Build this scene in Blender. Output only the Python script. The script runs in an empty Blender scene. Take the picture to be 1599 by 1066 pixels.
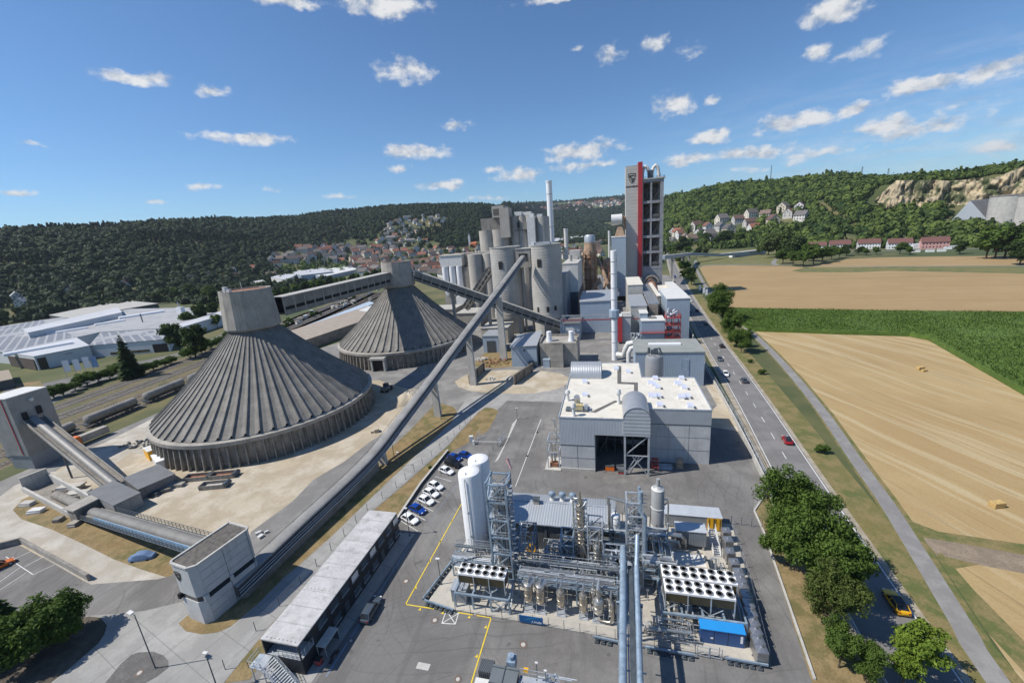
import bpy, math, random
import numpy as np
from mathutils import Vector, Matrix
SC = bpy.context.scene
COL = SC.collection
R = math.radians
# ---------------------------------------------------------------- camera, world, sun, exposure
CAM_H = 58.0
PITCH, ROLL, AXIS, FPX = R(14.886), R(4.4906), R(14.3), 636.1
CX, CY = 799.5, 533.0
def cam_matrix():
 cp, sp, cr, sr = math.cos(PITCH), math.sin(PITCH), math.cos(ROLL), math.sin(ROLL)
 R0 = np.array([[1, 0, 0], [0, -sp, cp], [0, -cp, -sp]])
 Rr = np.array([[cr, -sr, 0], [sr, cr, 0], [0, 0, 1]])
 ca, sa = math.cos(AXIS), math.sin(AXIS)
 Ra = np.array([[ca, -sa, 0], [sa, ca, 0], [0, 0, 1]])
 return Ra @ R0 @ Rr
RW = cam_matrix()
cam_data = bpy.data.cameras.new('camera')
cam = bpy.data.objects.new('camera', cam_data)
COL.objects.link(cam)
cam_data.sensor_width = 36.0
cam_data.lens = FPX / 1599.0 * 36.0
cam_data.clip_start = 0.1
cam_data.clip_end = 40000
M4 = Matrix.Identity(4)
for i in range(3):
 M4[i][0] = RW[i, 0]; M4[i][1] = -RW[i, 1]; M4[i][2] = -RW[i, 2]
M4[2][3] = CAM_H
cam.matrix_world = M4
SC.camera = cam
SUN_AZ, SUN_EL = R(250.0), R(51.5)          # azimuth clockwise from +Y
world = bpy.data.worlds.new("World")
SC.world = world
world.use_nodes = True
SC.view_settings.view_transform = 'Standard'
SC.view_settings.look = 'None'
SC.view_settings.exposure = 0.22
SC.view_settings.gamma = 1.0
sun_data = bpy.data.lights.new('sun', 'SUN')
sun_data.energy = 4.6
sun_data.angle = R(0.5)
sun_data.color = (1.0, 0.94, 0.85)
sun = bpy.data.objects.new('sun', sun_data)
COL.objects.link(sun)
sd = Vector((math.sin(SUN_AZ) * math.cos(SUN_EL), math.cos(SUN_AZ) * math.cos(SUN_EL), math.sin(SUN_EL)))
sun.rotation_euler = sd.to_track_quat('Z', 'Y').to_euler()
def ray(u, v):
 d = RW @ np.array([(u - CX) / FPX, (v - CY) / FPX, 1.0])
 return d / np.linalg.norm(d)
def G(u, v, z=0.0):
 d = ray(u, v); t = (z - CAM_H) / d[2]
 return (d[0] * t, d[1] * t)
def build_world():
 nt = world.node_tree; N = nt.nodes; L = nt.links
 N.clear()
 out = N.new('ShaderNodeOutputWorld')
 sky = N.new('ShaderNodeTexSky'); sky.sky_type = 'NISHITA'; sky.sun_disc = False
 sky.sun_elevation = SUN_EL; sky.sun_rotation = SUN_AZ
 sky.altitude = 500; sky.air_density = 1.0; sky.dust_density = 0.1; sky.ozone_density = 3.0
 bg = N.new('ShaderNodeBackground'); bg.inputs[1].default_value = 0.095
 tint = N.new('ShaderNodeMix'); tint.data_type = 'RGBA'; tint.blend_type = 'MULTIPLY'; tint.inputs[0].default_value = 1.0
 tint.inputs[7].default_value = (.70, .94, 1.13, 1); L.new(sky.outputs[0], tint.inputs[6]); L.new(tint.outputs[2], bg.inputs[0])
 tc = N.new('ShaderNodeTexCoord'); sep = N.new('ShaderNodeSeparateXYZ')
 L.new(tc.outputs['Generated'], sep.inputs[0])
 def math_(op, a, b=None, c=None, clamp=False):
  n = N.new('ShaderNodeMath'); n.operation = op; n.use_clamp = clamp
  for i, x in enumerate((a, b, c)):
   if x is None: continue
   if isinstance(x, (int, float)): n.inputs[i].default_value = x
   else: L.new(x, n.inputs[i])
  return n.outputs[0]
 az = math_('ARCTAN2', sep.outputs[0], sep.outputs[1])
 el = math_('ARCSINE', sep.outputs[2])
 comb = N.new('ShaderNodeCombineXYZ'); L.new(az, comb.inputs[0]); L.new(el, comb.inputs[1])
 st = N.new('ShaderNodeVectorMath'); st.operation = 'MULTIPLY'; st.inputs[1].default_value = (1.0, 1.5, 1.0)
 L.new(comb.outputs[0], st.inputs[0])
 def noise(vec, scale, detail, rough):
  n = N.new('ShaderNodeTexNoise'); n.inputs['Scale'].default_value = scale
  n.inputs['Detail'].default_value = detail; n.inputs['Roughness'].default_value = rough
  L.new(vec, n.inputs['Vector']); return n
 warp = noise(st.outputs[0], 14.0, 4.0, 0.6)
 wv = N.new('ShaderNodeVectorMath'); wv.operation = 'MULTIPLY_ADD'
 L.new(warp.outputs['Color'], wv.inputs[0]); wv.inputs[1].default_value = (0.05, 0.03, 0.0)
 wofs = N.new('ShaderNodeVectorMath'); wofs.operation = 'ADD'; wofs.inputs[1].default_value = (-0.025, -0.015, 0)
 L.new(comb.outputs[0], wofs.inputs[0]); L.new(wofs.outputs[0], wv.inputs[2])
 V = wv.outputs[0]
 clouds = [(215, 123, 82, 13, 1), (335, 143, 36, 13, .9), (380, 215, 82, 13, 1), (315, 292, 34, 7, .6), (640, 110, 62, 26, .75),
              (645, 237, 62, 15, 1.1), (620, 264, 22, 9, .9), (600, 12, 85, 22, 1.1), (445, 3, 85, 12, 1), (712, 197, 38, 11, .7),
              (686, 288, 45, 10, 1), (772, 264, 20, 9, .9), (815, 272, 50, 13, .9), (905, 236, 75, 17, 1.1), (910, 258, 75, 12, .8),
              (952, 88, 26, 20, .8), (1020, 70, 26, 15, .8), (1055, 160, 42, 22, 1.1), (1115, 155, 20, 9, .8), (1105, 212, 40, 18, 1.1),
              (1170, 240, 100, 14, .9), (1235, 192, 85, 19, 1.1), (1330, 172, 50, 13, 1), (1380, 195, 90, 17, 1), (1445, 200, 95, 20, .9),
              (1300, 18, 70, 28, 1.1), (1283, 80, 28, 17, 1.1), (1350, 75, 45, 18, .55), (1450, 132, 90, 18, 1.1), (1555, 110, 95, 22, 1.1),
              (1085, 248, 66, 12, .9), (250, 314, 28, 7, .6), (18, 295, 42, 7, .7), (60, 228, 24, 6, .6), (1565, 228, 90, 16, .6),
              (860, 2, 60, 9, .8), (1085, 70, 30, 18, .45), (1280, 236, 80, 10, .6), (525, 308, 40, 6, .5), (760, 310, 60, 6, .5),
              (900, 75, 18, 6, .5), (1500, 160, 60, 12, .5), (1180, 262, 80, 7, .5), (430, 294, 20, 5, .5)]
 acc = None
 for (u, v, hw, hh, w) in clouds:
  def ae(a, b):
   d = ray(a, b); return math.atan2(d[0], d[1]), math.asin(d[2])
  c = ae(u, v); l = ae(u - hw, v); r_ = ae(u + hw, v); t = ae(u, v - hh * 1.02); b = ae(u, v + hh * 1.02)
  sx = 2 / abs(r_[0] - l[0]); sy = 2 / abs(t[1] - b[1])
  tilt = (r_[1] - l[1]) / (r_[0] - l[0])
  m = N.new('ShaderNodeVectorMath'); m.operation = 'MULTIPLY_ADD'; L.new(V, m.inputs[0])
  m.inputs[1].default_value = (sx, sy, 0); m.inputs[2].default_value = (-c[0] * sx, -c[1] * sy, 0)
  ln = N.new('ShaderNodeVectorMath'); ln.operation = 'LENGTH'; L.new(m.outputs[0], ln.inputs[0])
  val = math_('MULTIPLY_ADD', ln.outputs['Value'], -w, w)
  acc = val if acc is None else math_('MAXIMUM', acc, val)
 acc = math_('MAXIMUM', acc, -0.6)
 n1 = noise(st.outputs[0], 24.0, 8.0, 0.6)
 sh = N.new('ShaderNodeVectorMath'); sh.operation = 'ADD'; sh.inputs[1].default_value = (-0.006, 0.022, 0)
 L.new(st.outputs[0], sh.inputs[0])
 n2 = noise(sh.outputs[0], 24.0, 8.0, 0.6)
 dens = math_('MULTIPLY_ADD', math_('SUBTRACT', n1.outputs[0], 0.5), 2.3, acc)
 mr = N.new('ShaderNodeMapRange'); mr.interpolation_type = 'SMOOTHSTEP'
 L.new(dens, mr.inputs[0]); mr.inputs[1].default_value = 0.04; mr.inputs[2].default_value = 0.8
 alpha = math_('MULTIPLY', mr.outputs[0], 0.95)
 cir = noise(st.outputs[0], 9.0, 6.0, 0.65)
 cs = N.new('ShaderNodeVectorMath'); cs.operation = 'MULTIPLY'; cs.inputs[1].default_value = (1.0, 5.0, 1.0)
 L.new(st.outputs[0], cs.inputs[0]); L.new(cs.outputs[0], cir.inputs['Vector'])
 c1 = N.new('ShaderNodeMapRange'); L.new(cir.outputs[0], c1.inputs[0]); c1.inputs[1].default_value = 0.42; c1.inputs[2].default_value = 0.75
 c2 = N.new('ShaderNodeMapRange'); L.new(az, c2.inputs[0]); c2.inputs[1].default_value = R(0); c2.inputs[2].default_value = R(30)
 c3 = N.new('ShaderNodeMapRange'); L.new(el, c3.inputs[0]); c3.inputs[1].default_value = R(15); c3.inputs[2].default_value = R(6)
 cv = math_('MULTIPLY', math_('MULTIPLY', c1.outputs[0], c2.outputs[0]), math_('MULTIPLY', c3.outputs[0], 0.5))
 alpha = math_('MAXIMUM', alpha, cv)
 lit = math_('MULTIPLY_ADD', math_('SUBTRACT', n1.outputs[0], n2.outputs[0]), 3.4, 0.66, clamp=True)
 mixc = N.new('ShaderNodeMix'); mixc.data_type = 'RGBA'
 L.new(lit, mixc.inputs[0])
 mixc.inputs[6].default_value = (0.42, 0.48, 0.58, 1); mixc.inputs[7].default_value = (0.86, 0.86, 0.86, 1)
 bg2 = N.new('ShaderNodeBackground'); L.new(mixc.outputs[2], bg2.inputs[0]); bg2.inputs[1].default_value = 0.85
 ms = N.new('ShaderNodeMixShader')
 L.new(alpha, ms.inputs[0]); L.new(bg.outputs[0], ms.inputs[1]); L.new(bg2.outputs[0], ms.inputs[2])
 L.new(ms.outputs[0], out.inputs[0])
build_world()
# ---------------------------------------------------------------- object helpers
def tag(o, label=None, cat=None, group=None, kind=None):
 if label: o['label'] = label
 if cat: o['category'] = cat
 if group: o['group'] = group
 if kind: o['kind'] = kind
 return o
def empty(name, loc, label=None, cat=None, group=None, rz=0.0):
 o = bpy.data.objects.new(name, None)
 o.empty_display_size = 0.5
 COL.objects.link(o)
 o.location = loc
 o.rotation_euler = (0, 0, rz)
 return tag(o, label, cat, group)
def root_of(o):
 while o.parent: o = o.parent
 return o
CHILD = {}
def link_child(o, parent):
 o.parent = parent
 CHILD.setdefault(parent.name, []).append(o)
def copy_tree(o, parent=None):
 c = o.copy()
 COL.objects.link(c)
 if parent: link_child(c, parent)
 for ch in CHILD.get(o.name, []):
  copy_tree(ch, c)
 return c
def unit(v):
 v = np.asarray(v, float); n = np.linalg.norm(v)
 return v / n if n > 1e-9 else v
class MB:
 def __init__(s):
  s.v = []; s.f = []; s.m = []; s.n = 0; s.mi = 0; s.smooth = []
  s.sm = False
 def add(s, verts, faces):
  s.v.extend([tuple(map(float, p)) for p in verts])
  b = s.n
  for f in faces:
   s.f.append([b + i for i in f]); s.m.append(s.mi); s.smooth.append(s.sm)
  s.n += len(verts)
  return s
 def box(s, x0, y0, z0, x1, y1, z1):
  if x0 > x1: x0, x1 = x1, x0
  if y0 > y1: y0, y1 = y1, y0
  if z0 > z1: z0, z1 = z1, z0
  return s.add([(x0, y0, z0), (x1, y0, z0), (x1, y1, z0), (x0, y1, z0), (x0, y0, z1), (x1, y0, z1), (x1, y1, z1), (x0, y1, z1)],
                     [(0, 3, 2, 1), (4, 5, 6, 7), (0, 1, 5, 4), (1, 2, 6, 5), (2, 3, 7, 6), (3, 0, 4, 7)])
 def obox(s, c, size, rz):
  hx, hy = size[0] / 2, size[1] / 2
  co, si = math.cos(rz), math.sin(rz)
  P = [(c[0] + x * co - y * si, c[1] + x * si + y * co) for x, y in ((-hx, -hy), (hx, -hy), (hx, hy), (-hx, hy))]
  return s.prism(P, c[2], c[2] + size[2])
 def prism(s, poly, z0, z1):
  a = sum(poly[i][0] * poly[(i + 1) % len(poly)][1] - poly[(i + 1) % len(poly)][0] * poly[i][1] for i in range(len(poly)))
  if a < 0: poly = poly[::-1]
  n = len(poly)
  vs = [(x, y, z0) for x, y in poly] + [(x, y, z1) for x, y in poly]
  fs = [tuple(range(n))[::-1], tuple(range(n, 2 * n))] + [(i, (i + 1) % n, n + (i + 1) % n, n + i) for i in range(n)]
  return s.add(vs, fs)
 def sheet(s, poly, z):
  a = sum(poly[i][0] * poly[(i + 1) % len(poly)][1] - poly[(i + 1) % len(poly)][0] * poly[i][1] for i in range(len(poly)))
  if a < 0: poly = poly[::-1]
  return s.add([(x, y, z) for x, y in poly], [tuple(range(len(poly)))])
 def frame(s, p, q, up=(0, 0, 1)):
  p = np.asarray(p, float); q = np.asarray(q, float)
  d = unit(q - p); u = np.asarray(up, float)
  if abs(d @ u) > 0.98: u = np.array([0, 1.0, 0])
  a = unit(np.cross(d, u)); b = np.cross(a, d)
  return p, q, a, b
 def beam(s, p, q, w=0.2, h=None):
  h = w if h is None else h
  p, q, a, b = s.frame(p, q)
  vs = []
  for c in (p, q):
   for i, j in ((-1, -1), (1, -1), (1, 1), (-1, 1)):
    vs.append(c + a * i * w / 2 + b * j * h / 2)
  return s.add(vs, [(0, 1, 2, 3), (7, 6, 5, 4), (0, 4, 5, 1), (1, 5, 6, 2), (2, 6, 7, 3), (3, 7, 4, 0)])
 def cyl(s, p, q, r, r2=None, n=10, cap=True):
  r2 = r if r2 is None else r2
  p, q, a, b = s.frame(p, q)
  vs = []
  for c, rr in ((p, r), (q, r2)):
   for k in range(n):
    t = 2 * math.pi * k / n
    vs.append(c + (a * math.cos(t) + b * math.sin(t)) * rr)
  o = s.sm; s.sm = True
  s.add(vs, [(k, (k + 1) % n, n + (k + 1) % n, n + k)[::-1] for k in range(n)])
  s.sm = o
  if cap:
   base = s.n - 2 * n
   for f in (list(range(n)), list(range(2 * n - 1, n - 1, -1))):
    s.f.append([base + i for i in f]); s.m.append(s.mi); s.smooth.append(False)
  return s
 def tube(s, pts, r, n=8):
  pts = [np.asarray(p, float) for p in pts]
  rings = []
  prev = None
  for i, p in enumerate(pts):
   if i == 0: d = unit(pts[1] - p)
   elif i == len(pts) - 1: d = unit(p - pts[i - 1])
   else: d = unit(unit(pts[i + 1] - p) + unit(p - pts[i - 1]))
   u = np.array([0, 0, 1.0]) if prev is None else prev
   if abs(d @ u) > 0.98: u = np.array([0, 1.0, 0]) if abs(d[1]) < .9 else np.array([1.0, 0, 0])
   a = unit(np.cross(d, u)); b = np.cross(a, d); prev = b
   k = 1.0
   if 0 < i < len(pts) - 1:
    cs = max(0.5, math.sqrt((1 + max(-1, min(1, float(unit(pts[i + 1] - p) @ unit(p - pts[i - 1]))))) / 2)); k = 1 / cs
   rings.append([p + (a * math.cos(2 * math.pi * t / n) * k + b * math.sin(2 * math.pi * t / n)) * r for t in range(n)])
  vs = [q for rg in rings for q in rg]
  fs = []
  for i in range(len(pts) - 1):
   for k in range(n):
    fs.append((i * n + (k + 1) % n, i * n + k, (i + 1) * n + k, (i + 1) * n + (k + 1) % n)[::-1])
  o = s.sm; s.sm = True; s.add(vs, fs); s.sm = False
  base = s.n - len(vs)
  for f in (list(range(n)), list(range(len(vs) - 1, len(vs) - n - 1, -1))):
   s.f.append([base + i for i in f]); s.m.append(s.mi); s.smooth.append(False)
  s.sm = o
  return s
 def lathe(s, prof, c=(0, 0, 0), n=16, smooth=True):
  vs = []
  for r, z in prof:
   for k in range(n):
    t = 2 * math.pi * (k + .5) / n
    vs.append((c[0] + r * math.cos(t), c[1] + r * math.sin(t), c[2] + z))
  fs = []
  for i in range(len(prof) - 1):
   for k in range(n):
    fs.append((i * n + k, i * n + (k + 1) % n, (i + 1) * n + (k + 1) % n, (i + 1) * n + k))
  o = s.sm; s.sm = smooth; s.add(vs, fs); s.sm = o
  base = s.n - len(vs)
  for f, r in ((list(range(n))[::-1], prof[0][0]), (list(range(len(vs) - n, len(vs))), prof[-1][0])):
   if r > 1e-4:
    s.f.append([base + i for i in f]); s.m.append(s.mi); s.smooth.append(False)
  return s
 def gable(s, x0, y0, x1, y1, z0, ze, zr, axis='y'):
  if axis == 'y':
   xm = (x0 + x1) / 2
   return s.add([(x0, y0, z0), (x1, y0, z0), (x1, y1, z0), (x0, y1, z0), (x0, y0, ze), (x1, y0, ze), (x1, y1, ze), (x0, y1, ze), (xm, y0, zr), (xm, y1, zr)],
                         [(0, 3, 2, 1), (0, 1, 5, 8, 4), (1, 2, 6, 5), (2, 3, 7, 9, 6), (3, 0, 4, 7), (4, 8, 9, 7), (5, 6, 9, 8)])
  ym = (y0 + y1) / 2
  return s.add([(x0, y0, z0), (x1, y0, z0), (x1, y1, z0), (x0, y1, z0), (x0, y0, ze), (x1, y0, ze), (x1, y1, ze), (x0, y1, ze), (x0, ym, zr), (x1, ym, zr)],
                     [(0, 3, 2, 1), (0, 1, 5, 4), (1, 2, 6, 9, 5), (2, 3, 7, 6), (3, 0, 4, 8, 7), (4, 5, 9, 8), (6, 7, 8, 9)])
 def railing(s, pts, h=1.1, post=1.6, t=0.05, mid=True):
  for a, b in zip(pts[:-1], pts[1:]):
   a = np.asarray(a, float); b = np.asarray(b, float)
   L_ = np.linalg.norm(b - a); k = max(1, int(round(L_ / post)))
   for i in range(k + 1):
    p = a + (b - a) * i / k
    s.beam(p, p + np.array([0, 0, h]), t)
   up = np.array([0, 0, h])
   s.beam(a + up, b + up, t)
   if mid: s.beam(a + up / 2, b + up / 2, t * .8)
  return s
 def build(s, name, mat, parent=None, kind=None, bevel=0.0):
  me = bpy.data.meshes.new(name)
  off = (0, 0, 0)
  if parent is not None: off = tuple(root_of(parent).location)
  vv = [(p[0] - off[0], p[1] - off[1], p[2] - off[2]) for p in s.v]
  me.from_pydata(vv, [], s.f)
  mats = mat if isinstance(mat, (list, tuple)) else [mat]
  for m in mats: me.materials.append(m)
  if len(mats) > 1: me.polygons.foreach_set('material_index', s.m)
  me.polygons.foreach_set('use_smooth', s.smooth)
  me.update()
  if any(s.smooth): me.set_sharp_from_angle(angle=R(38))
  o = bpy.data.objects.new(name, me)
  COL.objects.link(o)
  if parent is not None: link_child(o, parent)
  if kind: o['kind'] = kind
  if bevel:
   b = o.modifiers.new('bevel', 'BEVEL'); b.width = bevel; b.segments = 1; b.limit_method = 'ANGLE'
  return o
def np_mesh(name, verts, faces, mat, nper, smooth=False, normals=None):
 me = bpy.data.meshes.new(name)
 nv, nf = len(verts), len(faces)
 me.vertices.add(nv); me.vertices.foreach_set('co', np.asarray(verts, np.float32).ravel())
 me.loops.add(nf * nper); me.loops.foreach_set('vertex_index', np.asarray(faces, np.int32).ravel())
 me.polygons.add(nf)
 me.polygons.foreach_set('loop_start', np.arange(0, nf * nper, nper, dtype=np.int32))
 me.polygons.foreach_set('loop_total', np.full(nf, nper, np.int32))
 if smooth: me.polygons.foreach_set('use_smooth', np.ones(nf, bool))
 me.materials.append(mat)
 me.update(calc_edges=True); me.validate()
 if normals is not None:
  me.polygons.foreach_set('use_smooth', np.ones(nf, bool))
  me.normals_split_custom_set_from_vertices(np.asarray(normals, np.float32))
 return me
def mesh_obj(name, me, parent=None, kind=None):
 o = bpy.data.objects.new(name, me)
 COL.objects.link(o)
 if parent is not None: link_child(o, parent)
 if kind: o['kind'] = kind
 return o
# ---------------------------------------------------------------- materials
MATS = {}
class NT:
 def __init__(s, name):
  s.m = bpy.data.materials.new(name); s.m.use_nodes = True
  s.t = s.m.node_tree; s.N = s.t.nodes; s.L = s.t.links
  s.N.clear()
  s.out = s.N.new('ShaderNodeOutputMaterial'); s.b = s.N.new('ShaderNodeBsdfPrincipled')
  s.L.new(s.b.outputs[0], s.out.inputs[0])
  s.tc = s.N.new('ShaderNodeTexCoord')
  s.P = s.tc.outputs['Object']
 def set(s, i, x):
  if isinstance(x, (int, float)): i.default_value = x
  elif isinstance(x, (tuple, list)): i.default_value = x if len(x) == len(i.default_value) else tuple(x) + (1,)
  else: s.L.new(x, i)
 def math(s, op, a, b=0.0, c=0.0, clamp=False):
  n = s.N.new('ShaderNodeMath'); n.operation = op; n.use_clamp = clamp
  for i, x in enumerate((a, b, c)): s.set(n.inputs[i], x)
  return n.outputs[0]
 def vec(s, op, a, b):
  n = s.N.new('ShaderNodeVectorMath'); n.operation = op
  s.set(n.inputs[0], a); s.set(n.inputs[1], b)
  return n.outputs['Value'] if op in ('DOT_PRODUCT', 'LENGTH') else n.outputs[0]
 def noise(s, scale, detail=4, rough=.55, vec=None, stretch=None):
  v = vec or s.P
  if stretch: v = s.vec('MULTIPLY', v, stretch)
  n = s.N.new('ShaderNodeTexNoise'); n.inputs['Scale'].default_value = scale
  n.inputs['Detail'].default_value = detail; n.inputs['Roughness'].default_value = rough
  s.L.new(v, n.inputs['Vector']); return n.outputs[0]
 def ramp(s, x, lo, hi):
  n = s.N.new('ShaderNodeMapRange'); n.interpolation_type = 'SMOOTHSTEP'
  s.set(n.inputs[0], x); n.inputs[1].default_value = lo; n.inputs[2].default_value = hi
  return n.outputs[0]
 def mix(s, f, a, b, blend='MIX'):
  n = s.N.new('ShaderNodeMix'); n.data_type = 'RGBA'; n.blend_type = blend
  s.set(n.inputs[0], f); s.set(n.inputs[6], a); s.set(n.inputs[7], b)
  return n.outputs[2]
 def bump(s, h, strength=.3, dist=.05):
  n = s.N.new('ShaderNodeBump'); n.inputs['Strength'].default_value = strength; n.inputs['Distance'].default_value = dist
  s.L.new(h, n.inputs['Height']); s.L.new(n.outputs[0], s.b.inputs['Normal'])
 def done(s, col, rough=.8, metal=0.0):
  s.set(s.b.inputs['Base Color'], col); s.set(s.b.inputs['Roughness'], rough); s.b.inputs['Metallic'].default_value = metal
  return s.m
def c3(c, k=1.0): return (min(1, c[0] * k), min(1, c[1] * k), min(1, c[2] * k), 1)
def M(name, col, rough=.7, metal=0.0, var=.25, scale=.6, bump=0.0, streak=0.0, rib=None, dirt=None):
 if name in MATS: return MATS[name]
 s = NT(name)
 n1 = s.noise(scale, 5, .6); n2 = s.noise(scale * 9, 3, .6)
 f = s.math('ADD', s.math('MULTIPLY', n1, .65), s.math('MULTIPLY', n2, .35))
 c = s.mix(s.ramp(f, .3, .7), c3(col, 1 - var), c3(col, 1 + var))
 if streak:
  st = s.noise(1.3, 4, .65, stretch=(1, 1, .07))
  c = s.mix(s.math('MULTIPLY', s.ramp(st, .48, .72), streak), c, c3(dirt or col, .35 if not dirt else 1))
 elif dirt:
  st = s.noise(scale * 1.7, 5, .7)
  c = s.mix(s.math('MULTIPLY', s.ramp(st, .5, .7), .6), c, c3(dirt))
 if rib:
  per, ax = rib
  d = s.vec('DOT_PRODUCT', s.P, ax)
  w = s.math('SINE', s.math('MULTIPLY', d, 2 * math.pi / per))
  s.bump(w, .28 if per < 1 else .25, min(per * .16, .07))
 elif bump: s.bump(f, bump, .08)
 MATS[name] = s.done(c, rough, metal)
 return MATS[name]
def ground_mat(name, cols, scales, thr=(.4, .6), rough=.95, fine=.25, bump=.25, tracks=None):
 if name in MATS: return MATS[name]
 s = NT(name)
 a = s.ramp(s.noise(scales[0], 5, .6), *thr)
 b = s.ramp(s.noise(scales[1], 5, .65, vec=s.vec('ADD', s.P, (31.7, 11.3, 0))), *thr)
 c = s.mix(a, c3(cols[0]), c3(cols[1]))
 c = s.mix(s.math('MULTIPLY', b, .8), c, c3(cols[2]))
 g = s.noise(3.0, 3, .7)
 c = s.mix(s.math('MULTIPLY', s.ramp(g, .35, .75), fine), c, c3(cols[0], .45))
 if tracks:
  ax, amt, colr = tracks
  t = s.noise(1.0, 5, .6, vec=s.vec('MULTIPLY', s.P, ax))
  c = s.mix(s.math('MULTIPLY', s.ramp(t, .5, .72), amt), c, c3(colr))
 if name == 'yard_asphalt':     # curved tyre wear, oil spots and cement dust
  for cx, cy, k in ((-20, 33, 2.2), (14, 84, 1.6), (-60, 40, 1.2), (-38, 108, 1.5)):
   d = s.vec('LENGTH', s.vec('SUBTRACT', s.P, (cx, cy, 0)), (0, 0, 0)); d = s.math('ADD', d, s.math('MULTIPLY', s.noise(.05, 2, .5), 9))
   cv = s.N.new('ShaderNodeCombineXYZ'); s.L.new(d, cv.inputs[0]); w = s.noise(k, 3, .6, vec=cv.outputs[0])
   c = s.mix(s.math('MULTIPLY', s.math('MULTIPLY', s.ramp(w, .54, .64), s.ramp(s.noise(.045, 3, .6, vec=s.vec('ADD', s.P, (cx, 0, 0))), .42, .6)), .5), c, (.085, .083, .08, 1))
  c = s.mix(s.math('MULTIPLY', s.ramp(s.noise(.35, 3, .6), .66, .72), .6), c, (.07, .068, .065, 1)); c = s.mix(s.math('MULTIPLY', s.ramp(s.noise(.09, 5, .7), .52, .75), .55), c, (.29, .275, .25, 1))
 if name == 'concrete_road':
  for ax in ((.97, -.26, 0), (.26, .97, 0)):
   fr = s.math('FRACT', s.math('MULTIPLY', s.vec('DOT_PRODUCT', s.P, ax), .19)); c = s.mix(s.math('MULTIPLY', s.math('LESS_THAN', fr, .022), .5), c, (.12, .115, .11, 1))
  c = s.mix(s.math('MULTIPLY', s.ramp(s.noise(.07, 5, .7), .52, .7), .45), c, (.22, .215, .20, 1))
 if bump: s.bump(g, bump, .1)
 MATS[name] = s.done(c, rough)
 return MATS[name]
def leaf_mat(name, cols, trans=.25, rnd=.5, scale=.25, lo=.15):
 if name in MATS: return MATS[name]
 s = NT(name)
 geo = s.N.new('ShaderNodeNewGeometry'); oi = s.N.new('ShaderNodeObjectInfo')
 n = s.noise(scale, 3, .6)
 f = s.math('ADD', s.math('MULTIPLY', geo.outputs['Random Per Island'], rnd), s.math('MULTIPLY', n, 1 - rnd))
 c = s.mix(s.ramp(f, lo, 1 - lo), c3(cols[0]), c3(cols[1]))
 c = s.mix(s.math('MULTIPLY', oi.outputs['Random'], .5), c, c3(cols[2]))
 s.set(s.b.inputs['Base Color'], c); s.b.inputs['Roughness'].default_value = .75
 s.b.inputs['Specular IOR Level'].default_value = .2
 tr = s.N.new('ShaderNodeBsdfTranslucent'); s.L.new(s.mix(.4, c, (.12, .2, .02, 1)), tr.inputs[0])
 mx = s.N.new('ShaderNodeMixShader'); mx.inputs[0].default_value = trans
 s.L.new(s.b.outputs[0], mx.inputs[1]); s.L.new(tr.outputs[0], mx.inputs[2]); s.L.new(mx.outputs[0], s.out.inputs[0])
 MATS[name] = s.m
 return s.m
def rnd_mat(name, cols, rough=.7, var=.15):
 s = NT(name)
 oi = s.N.new('ShaderNodeObjectInfo')
 r = s.N.new('ShaderNodeValToRGB'); r.color_ramp.interpolation = 'CONSTANT'
 e = r.color_ramp.elements
 while len(e) < len(cols): e.new(.5)
 for i, cc in enumerate(cols):
  e[i].position = i / len(cols); e[i].color = c3(cc)
 s.L.new(oi.outputs['Random'], r.inputs[0])
 n = s.noise(.8, 4, .6)
 MATS[name] = s.done(s.mix(s.math('MULTIPLY', s.ramp(n, .3, .75), var), r.outputs[0], (.05, .05, .05, 1)), rough)
 return MATS[name]
CONC = M('concrete', (.335, .315, .28), .85, var=.22, scale=.25, streak=.35, bump=.1)
CONC_D = M('dark_concrete', (.24, .225, .20), .9, var=.3, scale=.25, streak=.55, bump=.15)
CONC_L = M('pale_concrete', (.46, .45, .42), .85, var=.15, scale=.3, streak=.25)
CONC_W = M('stained_concrete', (.27, .25, .215), .9, var=.35, scale=.5, streak=.75, dirt=(.06, .055, .05))
PANEL = M('precast_panel', (.48, .49, .49), .8, var=.12, scale=.35, streak=.25)
GALV = M('galvanised_steel', (.46, .50, .54), .45, .4, var=.22, scale=1.2)
STEEL_D = M('dark_steel', (.10, .12, .135), .5, .4, var=.3, scale=1.0)
PIPE = M('blue_grey_pipe', (.27, .35, .43), .45, .25, var=.32, scale=.9, dirt=(.20, .25, .30))
CLAD = M('aluminium_cladding', (.55, .54, .51), .32, .85, var=.15, scale=1.5)
WARMCLAD = M('warm_steel', (.45, .40, .33), .35, .8, var=.25, scale=1.5)
WHITE = M('white_paint', (.78, .79, .80), .4, var=.05, scale=.4)
WHITE_TANK = M('white_tank_paint', (.80, .81, .82), .45, var=.04, scale=.3, streak=.08)
OFFWHITE = M('off_white_sheet', (.62, .62, .60), .6, var=.1, scale=.4)
BLACK = M('black_opening', (.012, .012, .013), .8, var=.1)
DARKFAN = M('black_fan', (.02, .021, .023), .5, var=.2)
GLASS_D = M('dark_glass', (.02, .025, .03), .08, var=.1)
GLASS_B = M('window_glass', (.07, .09, .11), .1, var=.2)
RED = M('red_stripe', (.42, .035, .04), .55, var=.08, scale=.2)
REDSTEEL = M('red_steel', (.35, .06, .055), .5, var=.15)
ORANGE = M('orange_paint', (.70, .16, .02), .45, var=.08)
YELLOW = M('yellow_paint', (.80, .42, .01), .45, var=.08)
BLUE = M('blue_paint', (.012, .07, .22), .4, var=.1)
BLUE_ROOF = M('blue_roof', (.02, .25, .62), .4, var=.06)
RUSTY = M('rust', (.28, .13, .07), .85, var=.4, scale=2)
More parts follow.
